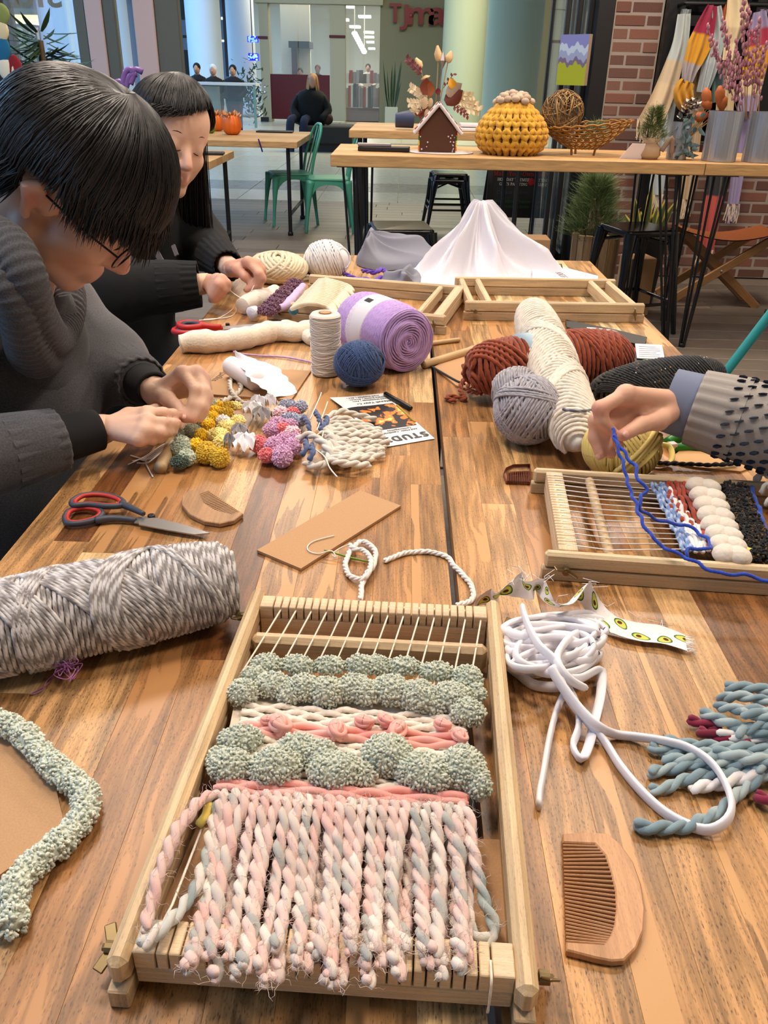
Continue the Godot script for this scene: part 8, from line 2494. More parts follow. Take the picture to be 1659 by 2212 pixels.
# ---------------------------------------------------------------- people
func sdf(m: MB, bones: Array, cell: float, k: float, col: Color, spots := []):
	# tapered capsules [a, b, ra, rb] joined by a smooth minimum and meshed as surface nets
	var lo := Vector3.INF; var hi := -Vector3.INF
	for b in bones:
		var r := maxf(b[2], b[3]) + k + cell * 2.0
		lo = lo.min(b[0] - Vector3.ONE * r).min(b[1] - Vector3.ONE * r)
		hi = hi.max(b[0] + Vector3.ONE * r).max(b[1] + Vector3.ONE * r)
	var nx := int((hi.x - lo.x) / cell) + 2; var ny := int((hi.y - lo.y) / cell) + 2; var nz := int((hi.z - lo.z) / cell) + 2
	var f := PackedFloat32Array(); f.resize(nx * ny * nz); f.fill(1.0)
	for b in bones:
		var a: Vector3 = b[0]; var e: Vector3 = b[1]
		var ra: float = b[2]; var rb: float = b[3]
		var r := maxf(ra, rb) + k + cell * 1.5
		var l := ((a.min(e) - Vector3.ONE * r - lo) / cell).floor().max(Vector3.ZERO)
		var h := ((a.max(e) + Vector3.ONE * r - lo) / cell).ceil()
		var ba := e - a
		var inv := 1.0 / maxf(ba.length_squared(), 1e-9)
		for z in range(int(l.z), mini(int(h.z) + 1, nz)):
			for y in range(int(l.y), mini(int(h.y) + 1, ny)):
				var row := (z * ny + y) * nx
				for x in range(int(l.x), mini(int(h.x) + 1, nx)):
					var pa := lo + Vector3(x, y, z) * cell - a
					var t := clampf(pa.dot(ba) * inv, 0.0, 1.0)
					var d := (pa - ba * t).length() - ra - (rb - ra) * t
					var o := f[row + x]
					var q := maxf(k - absf(o - d), 0.0) / k
					f[row + x] = minf(o, d) - q * q * k * 0.25
	var ids := PackedInt32Array(); ids.resize(nx * ny * nz); ids.fill(-1)
	var corner := [0, 1, nx, nx + 1, nx * ny, nx * ny + 1, nx * ny + nx, nx * ny + nx + 1]
	var edges := [[0, 1], [2, 3], [4, 5], [6, 7], [0, 2], [1, 3], [4, 6], [5, 7], [0, 4], [1, 5], [2, 6], [3, 7]]
	for z in nz - 1:
		for y in ny - 1:
			for x in nx - 1:
				var i := (z * ny + y) * nx + x
				var s := f[i] < 0.0
				if (f[i + 1] < 0.0) == s and (f[i + nx] < 0.0) == s and (f[i + nx + 1] < 0.0) == s and (f[i + nx * ny] < 0.0) == s and (f[i + nx * ny + 1] < 0.0) == s and (f[i + nx * ny + nx] < 0.0) == s and (f[i + nx * ny + nx + 1] < 0.0) == s: continue
				var sum := Vector3.ZERO; var n := 0
				for e in edges:
					var va := f[i + corner[e[0]]]; var vb := f[i + corner[e[1]]]
					if (va < 0.0) == (vb < 0.0): continue
					var t := va / (va - vb)
					var pa := Vector3(e[0] & 1, (e[0] >> 1) & 1, e[0] >> 2); var pb := Vector3(e[1] & 1, (e[1] >> 1) & 1, e[1] >> 2)
					sum += pa.lerp(pb, t); n += 1
				var p := lo + (Vector3(x, y, z) + sum / n) * cell
				var c := col
				for q in spots:
					var d := p.distance_to(q[0])
					if d < q[1]: c = c.lerp(q[2], 1.0 - d / q[1])
				ids[i] = m.add(p, c)
	var st := [1, nx, nx * ny]
	for z in range(1, nz - 1):
		for y in range(1, ny - 1):
			for x in range(1, nx - 1):
				var i := (z * ny + y) * nx + x
				var s := f[i] < 0.0
				for ax in 3:
					if (f[i + st[ax]] < 0.0) == s: continue
					var u: int = st[(ax + 1) % 3]; var v: int = st[(ax + 2) % 3]
					var q := [ids[i], ids[i - u], ids[i - u - v], ids[i - v]]
					if q.min() < 0: continue
					if s: q.reverse()
					m.tri(q[0], q[1], q[2]); m.tri(q[0], q[2], q[3])

func head_bones(O: Vector3, F: Vector3, T: Vector3, S: Vector3, nb := Vector3.INF) -> Array:
	var L := func(a: float, b: float, c: float) -> Vector3: return O + F * a + T * b + S * c
	var b := [[L.call(0.03, 0.05, 0.0), L.call(-0.035, 0.05, 0.0), 0.074, 0.078], [L.call(0.045, -0.005, 0.0), L.call(0.05, -0.045, 0.0), 0.052, 0.042], [L.call(0.055, -0.05, 0.0), L.call(0.072, -0.088, 0.0), 0.034, 0.019],
		[L.call(0.092, 0.012, 0.0), L.call(0.113, -0.028, 0.0), 0.0075, 0.0112], [L.call(0.092, -0.060, -0.012), L.call(0.092, -0.060, 0.012), 0.0065, 0.0065], [L.call(0.089, -0.070, -0.009), L.call(0.089, -0.070, 0.009), 0.0068, 0.0068],
		[L.call(-0.03, -0.02, 0.0), L.call(-0.075, -0.13, 0.0) if nb == Vector3.INF else nb, 0.054, 0.052]]
	for s in [-1.0, 1.0]:
		b += [[L.call(0.062, -0.02, s * 0.032), L.call(0.035, -0.05, s * 0.038), 0.030, 0.026], [L.call(0.0, -0.055, s * 0.05), L.call(0.068, -0.092, s * 0.012), 0.020, 0.016], [L.call(0.084, 0.028, s * 0.014), L.call(0.072, 0.026, s * 0.045), 0.013, 0.011],
			[L.call(0.084, 0.008, s * 0.031), L.call(0.083, 0.008, s * 0.033), 0.0125, 0.0125], [L.call(0.100, -0.032, s * 0.009), L.call(0.096, -0.032, s * 0.010), 0.0075, 0.006], [L.call(-0.010, 0.020, s * 0.087), L.call(0.0, 0.012, s * 0.082), 0.005, 0.004], [L.call(-0.020, 0.010, s * 0.090), L.call(-0.010, 0.020, s * 0.087), 0.005, 0.005], [L.call(-0.020, 0.010, s * 0.090), L.call(-0.006, -0.026, s * 0.079), 0.0055, 0.0065], [L.call(0.0, 0.0, s * 0.062), L.call(-0.005, 0.0, s * 0.07), 0.02, 0.012]]
	return b

func face(t: Node3D, o: Vector3, O: Vector3, F: Vector3, T: Vector3, S: Vector3):
	# brows and lowered lashes as fine dark strokes
	var m := MB.new()
	for s in [-1.0, 1.0]:
		var br := PackedVector3Array(); var la := PackedVector3Array()
		for i in 7:
			var a := i / 6.0
			br.append(O + o + F * (0.099 - 0.018 * a * a) + T * (0.033 + 0.006 * sin(a * PI)) + S * s * (0.013 + 0.036 * a))
			la.append(O + o + F * (0.0975 - 0.017 * a * a) + T * (0.001 - 0.004 * sin(a * PI)) + S * s * (0.016 + 0.030 * a))
		tube(m, br, 0.0024, 6, [hx("1c1512")], {"taper": 0.5, "tail": 0.25}); tube(m, la, 0.0014, 5, [hx("120d0c")], {"taper": 0.4})
	part("brows_and_lashes", m, vmat("hair", 0.42), t)

func hand_bones(w: Vector3, knuckles: Array, tips: Array, thumb: Array, r: float) -> Array:
	# knuckles: four; tips: for each finger its middle joint and end joints; thumb: base, joint, tip
	var b := []
	for i in 4:
		b.append([w, knuckles[i], r * 1.9, r * 1.3])
		if i: b.append([knuckles[i - 1], knuckles[i], r * 1.3, r * 1.3])
		var prev: Vector3 = knuckles[i]
		var k: float = r * [1.0, 1.05, 0.98, 0.86][i]
		for j in tips[i].size():
			b.append([prev, tips[i][j], k * (1.12 - 0.12 * j), k * (1.0 - 0.1 * j)])
			prev = tips[i][j]
	b.append([w.lerp(thumb[0], 0.3), thumb[0], r * 1.7, r * 1.45]); b.append([thumb[0], thumb[1], r * 1.4, r * 1.12]); b.append([thumb[1], thumb[2], r * 1.12, r * 0.9])
	return b

func hpx(l: Array) -> Array:    # [[x, y, height above the table], ...]
	var o := []
	for q in l: o.append(P(q[0], q[1], TT + q[2]))
	return o

func nails(t: Node3D, o: Vector3, list: Array):
	for q in list:
		var m := MB.new()
		var tip: Vector3 = q[0]; var d: Vector3 = (q[0] - q[1]).normalized()
		var n: Vector3 = (q[2] - d * q[2].dot(d)).normalized()
		ball(m, tip + o + n * q[3] * 0.62 + d * q[3] * 0.15, Vector3(q[3] * 0.62, q[3] * 0.35, q[3] * 0.85), 10, 6, hx("d9a491"), Basis(n.cross(d), n, d))
		part("fingernail", m, vmat("nail", 0.3), t)

func hair_cap(t: Node3D, o: Vector3, O: Vector3, F: Vector3, T: Vector3, S: Vector3, endf: Callable, n: int, cols: Array, bulk: float, sd: int, crown := Vector2(-0.03, 0.0), wave := 0.0):
	# strands from the crown over the skull; endf(azimuth) gives how far down (radians from the crown) and how much they hang on
	var q := RandomNumberGenerator.new(); q.seed = sd
	var at := func(az: float, th: float, lift: float) -> Vector3:
		var a := 0.100 * bulk + 0.006 * cos(az) + lift
		var dx := sin(th) * cos(az) * (a + 0.012) - 0.006
		var dz := sin(th) * sin(az) * (a - 0.008)
		var dy := cos(th) * a * 1.02 + 0.046
		return O + o + F * dx + T * dy + S * dz
	var shell := MB.new()
	var rings := 14; var seg := 40
	var i0 := shell.v.size()
	for i in rings + 1:
		for j in seg:
			var az := TAU * j / seg
			var e: Array = endf.call(az)
			shell.add(at.call(az, e[0] * (0.02 + 0.95 * i / rings), -0.006), cols[0])
	for i in rings: shell.band(i0 + i * seg, seg)
	var hm := vmat("hair", 0.36)
	var hr := part("hair", shell, hm, t)
	var m := MB.new()
	for k in n:
		var az := q.randf() * TAU
		var e: Array = endf.call(az)
		var th1: float = e[0] * q.randf_range(0.90, 1.06)
		var th0: float = q.randf_range(0.03, 0.75) * th1 if k % 3 else 0.05
		var lift := q.randf_range(-0.003, 0.006)
		var pts := PackedVector3Array()
		var c := 9
		for i in c + 1:
			var f := float(i) / c
			var a := az + crown.y * (1.0 - f) + wave * sin(f * 5.0 + k) * 0.04 + q.randf_range(-0.012, 0.012)
			pts.append(at.call(a, lerpf(th0, th1, f), lift * f + 0.002 * sin(f * PI)))
		var hang: Vector3 = e[1]
		if hang != Vector3.ZERO:
			var p := pts[-1]
			var h := q.randf_range(0.75, 1.1)
			var nh := 2 if hang.length() < 0.05 else 6
			var jj := minf(0.1 * hang.length(), 0.006)
			var j1 := Vector3(q.randfn(0, jj), q.randfn(0, jj), q.randfn(0, jj))
			for i in range(1, nh + 1): pts.append(p + (hang * h + j1) * (float(i) / nh) + S * wave * 0.012 * sin(i * 1.1 + k))
		tube(m, pts, q.randf_range(0.0006, 0.0013), 4, [cols[q.randi() % cols.size()]], {"taper": 0.5, "tail": 0.15})
	var st := part("strands", m, hm, hr)
	st.set_meta("kind", "stuff")

func cuff(m: MB, a: Vector3, b: Vector3, ra: float, rb: float, col: Color, ribs := 0):
	# an open sleeve end from a to b
	var bs := axes_of(a, b)
	var L := a.distance_to(b)
	var seg := maxi(24, ribs * 4)
	var i0 := m.v.size()
	for i in 9:
		var f := [0.0, 0.25, 0.5, 0.75, 0.93, 1.0, 0.99, 0.9, 0.5][i] as float
		for j in seg:
			var th := TAU * j / seg
			var r := lerpf(ra, rb, f) * (1.0 + (0.03 * cos(th * ribs) if ribs else 0.0)) - (0.0035 if i > 5 else 0.0)
			m.add(a + bs * Vector3(cos(th) * r, f * L, sin(th) * r), col)
	for i in 8: m.band(i0 + i * seg, seg)

func i_cowl(m: MB, c: Vector3, b: Basis):
	var prof := [[0.058, -0.06], [0.060, 0.0], [0.068, 0.030], [0.082, 0.038], [0.098, 0.020], [0.110, -0.02], [0.118, -0.065], [0.116, -0.10], [0.104, -0.112], [0.094, -0.10]]
	var seg := 72
	var i0 := m.v.size()
	for i in prof.size():
		for j in seg:
			var a := TAU * j / seg
			var f := float(i) / (prof.size() - 1)
			var w := f * (0.010 * sin(a * 3.0 + 1.0) + 0.006 * sin(a * 7.0 + i * 0.6) + 0.0022 * sin(a * 36.0))
			m.add(c + b * Vector3(cos(a) * (prof[i][0] + w), prof[i][1] + 0.02 * f * sin(a * 2.0 + 0.6) - 0.02 * f * cos(a), sin(a) * (prof[i][0] + w) * 1.12))
	for i in prof.size() - 1: m.band(i0 + i * seg, seg)

func build_people():
	var skin := vmat("skin", 0.55)
	skin.subsurf_scatter_enabled = true; skin.subsurf_scatter_strength = 0.12
	var tone := hx("dfb59c")
	var warm := hx("c98371")
	var lip := hx("b4665c")
	# --- the maker in the grey sweater
	var O := Vector3(-0.4437, 1.1272, -1.1491); var F := Vector3(0.7171, -0.6962, -0.0325); var T := Vector3(0.6964, 0.714, 0.0722); var S := Vector3(-0.027, -0.0744, 0.9969)
	var t := thing("person", "person with short black hair, glasses and a grey cowl neck sweater, bent over pompoms", "person", Vector3(-0.72, 0, -1.15))
	var o := -t.position
	var rw := P(226, 925, TT + 0.045)
	var rk := hpx([[318, 893, 0.066], [319, 912, 0.064], [312, 931, 0.058], [300, 948, 0.050]])
	var rt := [hpx([[352, 892, 0.064], [374, 894, 0.057], [388, 898, 0.050]]), hpx([[352, 914, 0.060], [372, 915, 0.052], [384, 915, 0.046]]), hpx([[346, 934, 0.052], [364, 933, 0.044], [376, 931, 0.039]]), hpx([[330, 950, 0.043], [346, 948, 0.036], [356, 946, 0.032]])]
	var rth := hpx([[278, 897, 0.052], [338, 886, 0.047], [382, 894, 0.043]])
	var lw := P(342, 848, TT + 0.060)
	var lk := hpx([[394, 806, 0.092], [424, 806, 0.088], [437, 819, 0.078], [441, 838, 0.066]])
	var lt := [hpx([[422, 842, 0.078], [416, 872, 0.062], [402, 902, 0.046]]), hpx([[442, 846, 0.072], [434, 878, 0.058], [418, 906, 0.044]]), hpx([[448, 858, 0.064], [440, 884, 0.052], [430, 904, 0.041]]), hpx([[447, 868, 0.054], [440, 890, 0.044], [434, 904, 0.037]])]
	var lth := hpx([[362, 862, 0.062], [382, 878, 0.056], [398, 902, 0.047]])
	var neck := Vector3(-0.548, 0.985, -1.17)
	var chest := Vector3(-0.61, 0.86, -1.175); var hip := Vector3(-0.73, 0.50, -1.15)
	var rs := Vector3(-0.63, 0.925, -1.0); var ls := Vector3(-0.58, 0.92, -1.35)
	var re := Vector3(-0.56, 0.845, -0.86); var le := Vector3(-0.475, 0.845, -1.30)
	var m := MB.new()
	sdf(m, [[neck, chest, 0.05, 0.09], [chest, hip, 0.11, 0.13], [rs, ls, 0.05, 0.05], [rs, re, 0.042, 0.034], [re, rw, 0.033, 0.022], [ls, le, 0.042, 0.034], [le, lw, 0.033, 0.022], [hip, Vector3(-0.38, 0.52, -1.03), 0.085, 0.06], [Vector3(-0.38, 0.52, -1.03), Vector3(-0.42, 0.06, -1.02), 0.055, 0.04], [hip, Vector3(-0.38, 0.52, -1.27), 0.085, 0.06], [Vector3(-0.38, 0.52, -1.27), Vector3(-0.42, 0.06, -1.28), 0.055, 0.04]], 0.014, 0.03, tone)
	sdf(m, head_bones(O, F, T, S, neck), 0.0042, 0.012, tone, [[O + F * 0.095 - T * 0.064, 0.020, lip], [O + F * 0.11 - T * 0.026, 0.022, warm], [O + F * 0.06 - T * 0.04 + S * 0.04, 0.035, hx("d09a80")], [O - F * 0.01 + S * 0.085, 0.03, warm]])
	var hb := hand_bones(rw, rk, rt, rth, 0.0072)
	hb.append([rw, re.lerp(rw, 0.75), 0.0155, 0.02])
	sdf(m, hb, 0.0028, 0.0055, tone, [[rt[0][2], 0.012, warm], [rt[1][2], 0.012, warm], [rk[0], 0.012, warm], [rk[1], 0.012, warm]])
	hb = hand_bones(lw, lk, lt, lth, 0.0076)
	hb.append([lw, le.lerp(lw, 0.72), 0.0155, 0.02])
	sdf(m, hb, 0.0028, 0.0055, tone, [[lt[0][2], 0.012, warm], [lt[1][2], 0.012, warm], [lth[2], 0.012, warm], [lk[0], 0.012, warm], [lk[1], 0.012, warm]])
	m.shift(o); part("body", m, skin, t)
	face(t, o, O, F, T, S)
	nails(t, o, [[lt[0][2], lt[0][1], -S + F, 0.0068], [lth[2], lth[1], S + Vector3.UP, 0.0072], [rt[0][2], rt[0][1], Vector3.UP, 0.0064]])
	var blk := [hx("0c0a0b"), hx("14100f"), hx("1c1513"), hx("0f0d10"), hx("17120f")]
	hair_cap(t, o, O, F, T, S, func(az: float) -> Array:
		var c := cos(az)      # 1 at the face, -1 at the nape; the side over the ear sits in between
		if c > 0.12: return [1.50 + 0.09 * sin(az * 7.0), -T * 0.034 + F * 0.010]
		if c > -0.22: return [1.56, -T * 0.010]
		return [1.95, -T * 0.040 - F * 0.012], 5200, blk, 1.065, 5)
	# glasses
	m = MB.new()
	for s in [-1.0, 1.0]:
		var rim := PackedVector3Array()
		for i in 25:
			var a := TAU * i / 24.0
			rim.append(O + o + F * 0.112 + T * (0.0 + 0.019 * sin(a)) + S * (s * 0.034 + 0.025 * cos(a)) - F * (0.006 * absf(cos(a) * 0.5 + s * 0.5)))
		tube(m, rim, 0.0012, 6, [], {"closed": true})
		tube(m, PackedVector3Array([O + o + F * 0.106 + T * 0.006 + S * s * 0.060, O + o + F * 0.06 + T * 0.010 + S * s * 0.076, O + o - F * 0.005 + T * 0.016 + S * s * 0.085]), 0.0014, 6)
	tube(m, PackedVector3Array([O + o + F * 0.112 + T * 0.006 + S * 0.010, O + o + F * 0.116 + T * 0.010, O + o + F * 0.112 + T * 0.006 - S * 0.010]), 0.0012, 6)
	var gt := thing("glasses", "thin metal framed glasses on the person in the grey sweater", "glasses", t.position)
	part("frame", m, mat("dark steel", Color(0.16, 0.14, 0.14), 0.3, 0.8), gt)
	m = MB.new()
	for s in [-1.0, 1.0]: ball(m, O + o + F * 0.110 + S * s * 0.034, Vector3(0.024, 0.0008, 0.018), 16, 6, Color.WHITE, Basis(S, F, -T))
	var lens := mat("lens", Color(0.85, 0.85, 0.92, 0.12), 0.03); lens.transparency = BaseMaterial3D.TRANSPARENCY_ALPHA
	part("lens", m, lens, gt)
	# sweater
	var knit := mottled("grey knit", Color(0.20, 0.20, 0.215), Color(0.40, 0.395, 0.41), 0.16, 9.0, 1.0)
	knit.rim_enabled = true; knit.rim = 0.3; knit.rim_tint = 0.5
	knit.heightmap_enabled = true; knit.heightmap_texture = mats["tex grey knit"]; knit.heightmap_scale = 0.15
	m = MB.new()
	var rc := re.lerp(rw, 0.62); var lc := le.lerp(lw, 0.60)
	sdf(m, [[neck - Vector3(0.03, 0.09, 0), chest, 0.07, 0.115], [chest, hip, 0.145, 0.17], [chest + Vector3(0.06, -0.06, 0.02), hip + Vector3(0.1, 0.1, 0), 0.10, 0.12], [rs, ls, 0.075, 0.07], [rs, re, 0.068, 0.058], [re, rc, 0.056, 0.045], [ls, le, 0.068, 0.058], [le, lc, 0.056, 0.043]], 0.011, 0.045, Color.WHITE)
	m.shift(o); var sw := part("sweater", m, knit, t)
	m = MB.new()
	cuff(m, re.lerp(rw, 0.45) + o, re.lerp(rw, 0.74) + o, 0.048, 0.040, Color.WHITE, 18); part("ribbed_cuff", m, knit, sw)
	m = MB.new(); cuff(m, le.lerp(lw, 0.40) + o, le.lerp(lw, 0.72) + o, 0.047, 0.038, Color.WHITE, 18); part("ribbed_cuff", m, knit, sw)
	m = MB.new()
	cuff(m, re.lerp(rw, 0.62) + o, re.lerp(rw, 0.96) + o, 0.034, 0.0275, Color.WHITE); part("black_undersleeve", m, mat("black jersey", Color(0.09, 0.09, 0.095), 0.95), t)
	m = MB.new(); cuff(m, le.lerp(lw, 0.60) + o, le.lerp(lw, 0.94) + o, 0.033, 0.0265, Color.WHITE); part("black_undersleeve", m, mats["black jersey"], t)
	m = MB.new()      # cowl: a deep turned collar with soft folds
	var cb := Basis(Vector3(0.96, -0.26, 0), Vector3(0.26, 0.96, 0), Vector3(0, 0, 1)).orthonormalized()
	i_cowl(m, neck + Vector3(-0.012, -0.012, 0.0) + o, cb)
	for k in 2:      # its heavy rolled fold, ribbed across
		var ring := PackedVector3Array()
		for q in [[-60, 505, -1.06], [12, 530, -1.02], [58, 600, -0.995], [80, 680, -1.02], [104, 730, -1.08], [138, 706, -1.15], [148, 656, -1.2], [128, 616, -1.26], [60, 596, -1.30], [-40, 560, -1.25], [-100, 530, -1.15]]: ring.append(PD(q[0] - k * 26, q[1] + k * 34, q[2]) + o)
		var sp := smooth(ring, 0.0016, true)
		var rd := PackedFloat32Array()
		for i in sp.size(): rd.append(1.0 + 0.035 * sin(i * 1.05) + 0.10 * sin(i * 0.05))
		tube(m, sp, 0.026 + 0.004 * k, 16, [], {"closed": true, "radii": rd})
	part("cowl_neck", m, knit, sw)
	m = MB.new()
	sdf(m, [[hip, Vector3(-0.38, 0.52, -1.03), 0.11, 0.085], [Vector3(-0.38, 0.52, -1.03), Vector3(-0.42, 0.08, -1.02), 0.08, 0.06], [hip, Vector3(-0.38, 0.52, -1.27), 0.11, 0.085], [Vector3(-0.38, 0.52, -1.27), Vector3(-0.42, 0.08, -1.28), 0.08, 0.06]], 0.018, 0.03, Color.WHITE)
	m.shift(o); part("jeans", m, mottled("denim", Color(0.03, 0.045, 0.10), Color(0.05, 0.075, 0.15), 0.3, 30.0, 0.9), t)
	# --- the maker in black
	O = Vector3(-0.556, 1.118, -2.1219); F = Vector3(0.6319, -0.1533, 0.7598); T = Vector3(0.2646, 0.964, -0.0255); S = Vector3(-0.7285, 0.2171, 0.6497)
	t = thing("person", "person in black with long dark hair clipped up, tying white thread", "person", Vector3(-0.8, 0, -2.15))
	o = -t.position
	rw = P(452, 612, TT + 0.055); lw = P(498, 580, TT + 0.065)
	rk = hpx([[478, 604, 0.075], [474, 616, 0.066], [468, 628, 0.054], [462, 638, 0.044]])
	rt = [hpx([[490, 612, 0.068], [492, 622, 0.058]]), hpx([[482, 626, 0.056], [480, 634, 0.046]]), hpx([[474, 638, 0.044], [468, 644, 0.036]]), hpx([[464, 646, 0.036], [456, 648, 0.030]])]
	rth = hpx([[470, 604, 0.07], [484, 614, 0.062], [492, 624, 0.052]])
	lk = hpx([[536, 566, 0.098], [552, 572, 0.092], [562, 584, 0.08], [560, 598, 0.066]])
	lt = [hpx([[560, 592, 0.078], [552, 612, 0.056]]), hpx([[566, 602, 0.068], [556, 618, 0.05]]), hpx([[560, 610, 0.058], [544, 622, 0.046]]), hpx([[548, 618, 0.05], [532, 626, 0.042]])]
	lth = hpx([[514, 582, 0.08], [530, 598, 0.068], [540, 608, 0.058]])
	neck = O - F * 0.075 - T * 0.13; chest = Vector3(-0.72, 0.90, -2.17); hip = Vector3(-0.80, 0.50, -2.2)
	rs = Vector3(-0.74, 0.97, -2.02); ls = Vector3(-0.62, 0.965, -2.38); re = Vector3(-0.63, 0.84, -1.80); le = Vector3(-0.52, 0.86, -2.26)
	m = MB.new()
	sdf(m, [[neck, chest, 0.05, 0.09], [chest, hip, 0.11, 0.13], [rs, ls, 0.05, 0.05], [rs, re, 0.042, 0.034], [re, rw, 0.033, 0.024], [ls, le, 0.042, 0.034], [le, lw, 0.033, 0.024]], 0.016, 0.03, tone)
	sdf(m, head_bones(O, F, T, S), 0.0045, 0.012, tone, [[O + F * 0.095 - T * 0.064, 0.022, lip], [O + F * 0.11 - T * 0.026, 0.022, warm]])
	hb = hand_bones(rw, rk, rt, rth, 0.0088); hb.append([rw, re.lerp(rw, 0.8), 0.018, 0.022])
	sdf(m, hb, 0.0036, 0.006, hx("d09a80"))
	hb = hand_bones(lw, lk, lt, lth, 0.0088); hb.append([lw, le.lerp(lw, 0.8), 0.018, 0.022])
	sdf(m, hb, 0.0036, 0.006, hx("d09a80"))
	m.shift(o); part("body", m, skin, t)
	face(t, o, O, F, T, S)
	hair_cap(t, o, O, F, T, S, func(az: float) -> Array:
		var c := cos(az); var s := sin(az)
		if c > 0.5: return [1.16 + 0.26 * s, (S * 0.02 - T * 0.012) * maxf(0.0, s)]
		if s < 0.0 and c > 0.0: return [1.30, -T * 0.02]
		if c > 0.35: return [1.35, -T * 0.05 - F * 0.02 + S * 0.02 * signf(s)]
		return [1.62 + 0.4 * maxf(0.0, -c), -Vector3.UP * (0.10 if s > 0.0 else 0.30) - F * 0.02], 3200, blk, 0.985, 9)
	var black := mat("black knit", Color(0.07, 0.07, 0.074), 1.0)
	black.rim_enabled = true; black.rim = 0.15
	m = MB.new()
	sdf(m, [[neck - Vector3(0.0, 0.06, 0), chest, 0.07, 0.14], [chest, hip, 0.15, 0.17], [rs, ls, 0.08, 0.075], [rs, re, 0.075, 0.07], [re, re.lerp(rw, 0.66), 0.066, 0.056], [ls, le, 0.072, 0.062], [le, le.lerp(lw, 0.62), 0.055, 0.046], [hip, Vector3(-0.42, 0.54, -2.1), 0.13, 0.1], [hip, Vector3(-0.42, 0.54, -2.35), 0.13, 0.1], [Vector3(-0.42, 0.54, -2.1), Vector3(-0.45, 0.1, -2.1), 0.09, 0.07], [Vector3(-0.42, 0.54, -2.35), Vector3(-0.45, 0.1, -2.35), 0.09, 0.07]], 0.014, 0.04, Color.WHITE)
	cuff(m, re.lerp(rw, 0.5), re.lerp(rw, 0.90), 0.058, 0.048, Color.WHITE, 22); cuff(m, le.lerp(lw, 0.45), le.lerp(lw, 0.92), 0.05, 0.036, Color.WHITE, 20)
	m.shift(o); part("black_sweater", m, black, t)
	m = MB.new(); bar(m, PD(338, 545, -2.02) + o, PD(352, 570, -2.0) + o, 0.014, 0.003, 0.0, Vector3(0, 0, 1)); bar(m, PD(374, 530, -2.06) + o, PD(382, 552, -2.04) + o, 0.010, 0.004, 0.0, Vector3(0, 0, 1)); part("zip_and_pull", m, mats["silver"], t, true)
	var cl := thing("hair_clip", "lavender claw clip in the hair of the person in black", "hair clip", t.position)
	m = MB.new()
	for q in [[[226, 168], [238, 162], [250, 172]], [[243, 176], [252, 140], [270, 140], [262, 168]], [[252, 178], [260, 150], [276, 146]], [[262, 142], [275, 136], [288, 142]]]:
		var pts := PackedVector3Array()
		for e in q: pts.append(PD(e[0] + 20, e[1] + 14, -2.14) + o)
		tube(m, smooth(pts, 0.006), 0.0065, 8, [], {"flat": 0.6})
	part("claw", m, mat("lavender plastic", Color(0.52, 0.38, 0.66), 0.25), cl)
	m = MB.new()
	tube(m, smooth(PackedVector3Array([rt[0][1], P(505, 634, TT + 0.04), P(522, 645, TT + 0.036)]), 0.006), 0.001, 5, [hx("ece4dc")]); tube(m, smooth(PackedVector3Array([lt[0][1], P(546, 622, TT + 0.05), P(538, 640, TT + 0.034)]), 0.006), 0.001, 5, [hx("ece4dc")])
	solo("white_thread", m, mats["cotton"], "thin white thread between the two hands of the person in black", "thread")
	# --- the third maker: an arm reaching in
	t = thing("person", "person reaching over the loom in a cream knit sweater with navy flecks", "person", Vector3(0.95, 0, -0.95))
	o = -t.position
	rw = P(1472, 872, TT + 0.105)
	rk = hpx([[1352, 852, 0.142], [1362, 866, 0.128], [1376, 880, 0.118], [1392, 892, 0.108]])
	rt = [hpx([[1296, 882, 0.132], [1300, 908, 0.118], [1322, 932, 0.104]]), hpx([[1288, 908, 0.112], [1286, 944, 0.092], [1297, 980, 0.074]]), hpx([[1306, 922, 0.104], [1306, 954, 0.086], [1320, 980, 0.072]]), hpx([[1330, 926, 0.098], [1330, 950, 0.082], [1338, 966, 0.074]])]
	rth = hpx([[1422, 908, 0.104], [1384, 918, 0.108], [1346, 940, 0.106]])
	re = Vector3(0.66, 0.87, -0.86); rs = Vector3(0.86, 1.06, -0.98)
	O = Vector3(0.84, 1.30, -1.16); F = Vector3(-0.86, -0.5, 0.05).normalized(); T = Vector3(-0.5, 0.86, 0).normalized(); S = F.cross(T)
	neck = O - F * 0.075 - T * 0.13; chest = Vector3(0.93, 0.93, -1.15); hip = Vector3(0.98, 0.52, -1.15)
	m = MB.new()
	sdf(m, [[neck, chest, 0.05, 0.09], [chest, hip, 0.11, 0.13], [rs, re, 0.045, 0.036], [re, rw, 0.036, 0.024]], 0.016, 0.03, tone)
	sdf(m, head_bones(O, F, T, S), 0.006, 0.012, tone)
	hb = hand_bones(rw, rk, rt, rth, 0.0084); hb.append([rw, re.lerp(rw, 0.7), 0.0185, 0.024])
	sdf(m, hb, 0.003, 0.006, hx("d7a68c"), [[rt[0][0], 0.016, warm], [rt[0][2], 0.014, warm], [rth[2], 0.014, warm], [rt[1][2], 0.012, warm], [rt[2][2], 0.012, warm]])
	m.shift(o); part("body", m, skin, t)
	nails(t, o, [[rth[2], rth[1], Vector3(0.2, 0.6, 1), 0.0078], [rt[1][2], rt[1][1], Vector3(-1, 0.4, 0.3), 0.0072]])
	face(t, o, O, F, T, S)
	hair_cap(t, o, O, F, T, S, func(az: float) -> Array: return [1.5 - 0.2 * cos(az) + 0.3 * maxf(0, -cos(az)), Vector3(0, -0.08, 0)], 500, blk, 1.06, 3)
	var cream := mottled("cream knit", Color(0.52, 0.49, 0.46), Color(0.70, 0.67, 0.64), 0.3, 18.0, 1.0)
	cream.heightmap_enabled = true; cream.heightmap_texture = mats["tex cream knit"]; cream.heightmap_scale = 0.3
	m = MB.new()
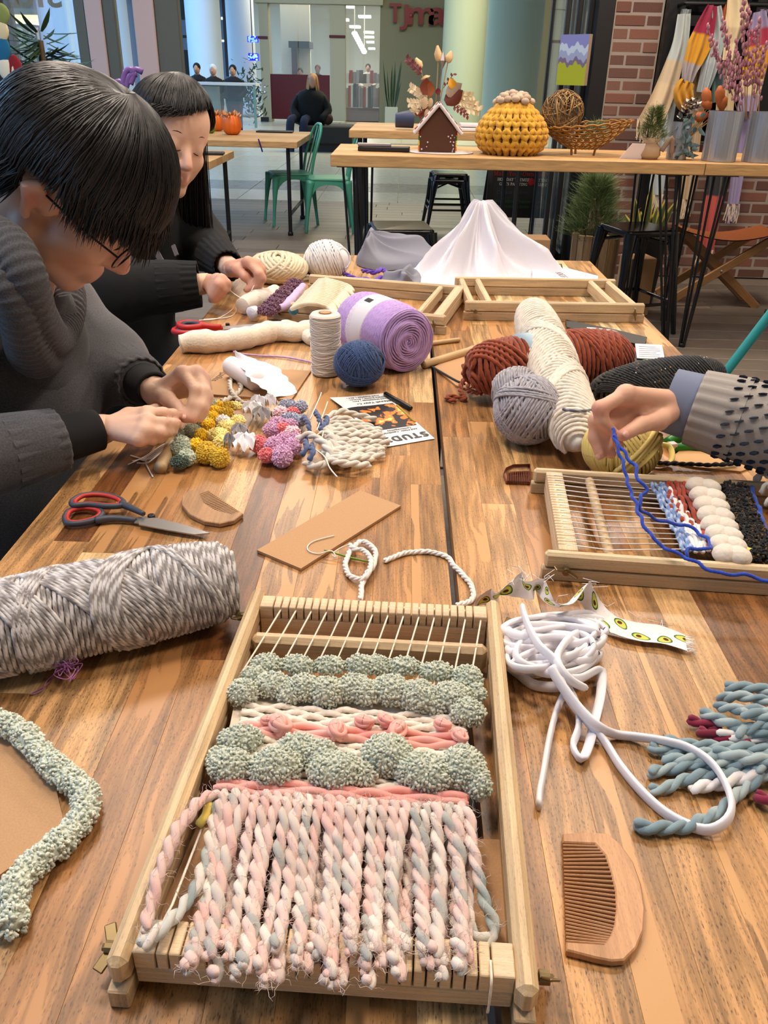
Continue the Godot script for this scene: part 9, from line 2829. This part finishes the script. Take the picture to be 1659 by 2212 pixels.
	sdf(m, [[neck - Vector3(0, 0.05, 0), chest, 0.08, 0.14], [chest, hip, 0.15, 0.17], [rs, re, 0.08, 0.072], [re, re.lerp(rw, 0.84), 0.064, 0.05], [rs, chest, 0.08, 0.1], [Vector3(1.0, 1.05, -1.33), Vector3(0.88, 0.86, -1.42), 0.08, 0.065], [Vector3(0.88, 0.86, -1.42), Vector3(0.74, 0.84, -1.25), 0.06, 0.05], [hip, Vector3(0.66, 0.54, -1.1), 0.12, 0.09], [Vector3(0.66, 0.54, -1.1), Vector3(0.68, 0.08, -1.1), 0.085, 0.06]], 0.013, 0.04, Color.WHITE)
	m.shift(o); sw = part("sweater", m, cream, t)
	m = MB.new(); cuff(m, re.lerp(rw, 0.78) + o, re.lerp(rw, 0.95) + o, 0.052, 0.047, Color.WHITE, 20); part("ribbed_cuff", m, cream, sw)
	m = MB.new(); cuff(m, re.lerp(rw, 0.84) + o, re.lerp(rw, 1.05) + o, 0.036, 0.041, Color.WHITE); cuff(m, re.lerp(rw, 1.05) + o, re.lerp(rw, 0.87) + o, 0.041, 0.044, Color.WHITE); part("turned_shirt_cuff", m, mottled("chambray", Color(0.40, 0.43, 0.52), Color(0.48, 0.51, 0.60), 0.4, 40.0, 0.9), t)
	m = MB.new()
	var bs := axes_of(re, rw)
	var L := re.distance_to(rw)
	for i in 12:
		for j in 20:
			var f := 0.36 + i * 0.042; var th := TAU * (j + 0.5 * (i % 2)) / 20.0
			var r := lerpf(0.0655, 0.0515, clampf(f / 0.84, 0, 1))
			var p := re + o + bs * Vector3(cos(th) * r, f * L, sin(th) * r)
			if f < 0.0: p += (rs - re).normalized() * 0.0
			var d := bs * Vector3(-sin(th) * 0.5, 1.0, cos(th) * 0.5).normalized()
			ball(m, p, Vector3(0.003, 0.0024, 0.0058), 6, 4, hx("1b2233"), Basis(d.cross(p - re - o).normalized(), (p - re - o).normalized(), d))
	part("navy_flecks", m, vmat("cotton", 0.9), sw).set_meta("kind", "stuff")
	for q in [["person in the grey sweater", Vector3(-0.74, 0, -1.15)], ["person in black", Vector3(-0.82, 0, -2.2)], ["person in the cream sweater", Vector3(1.0, 0, -1.15)]]:
		metal_stool("glossy black metal stool under the " + q[0], q[1], 0.0, 0.33, mat("gloss black", Color(0.02, 0.02, 0.022), 0.18))
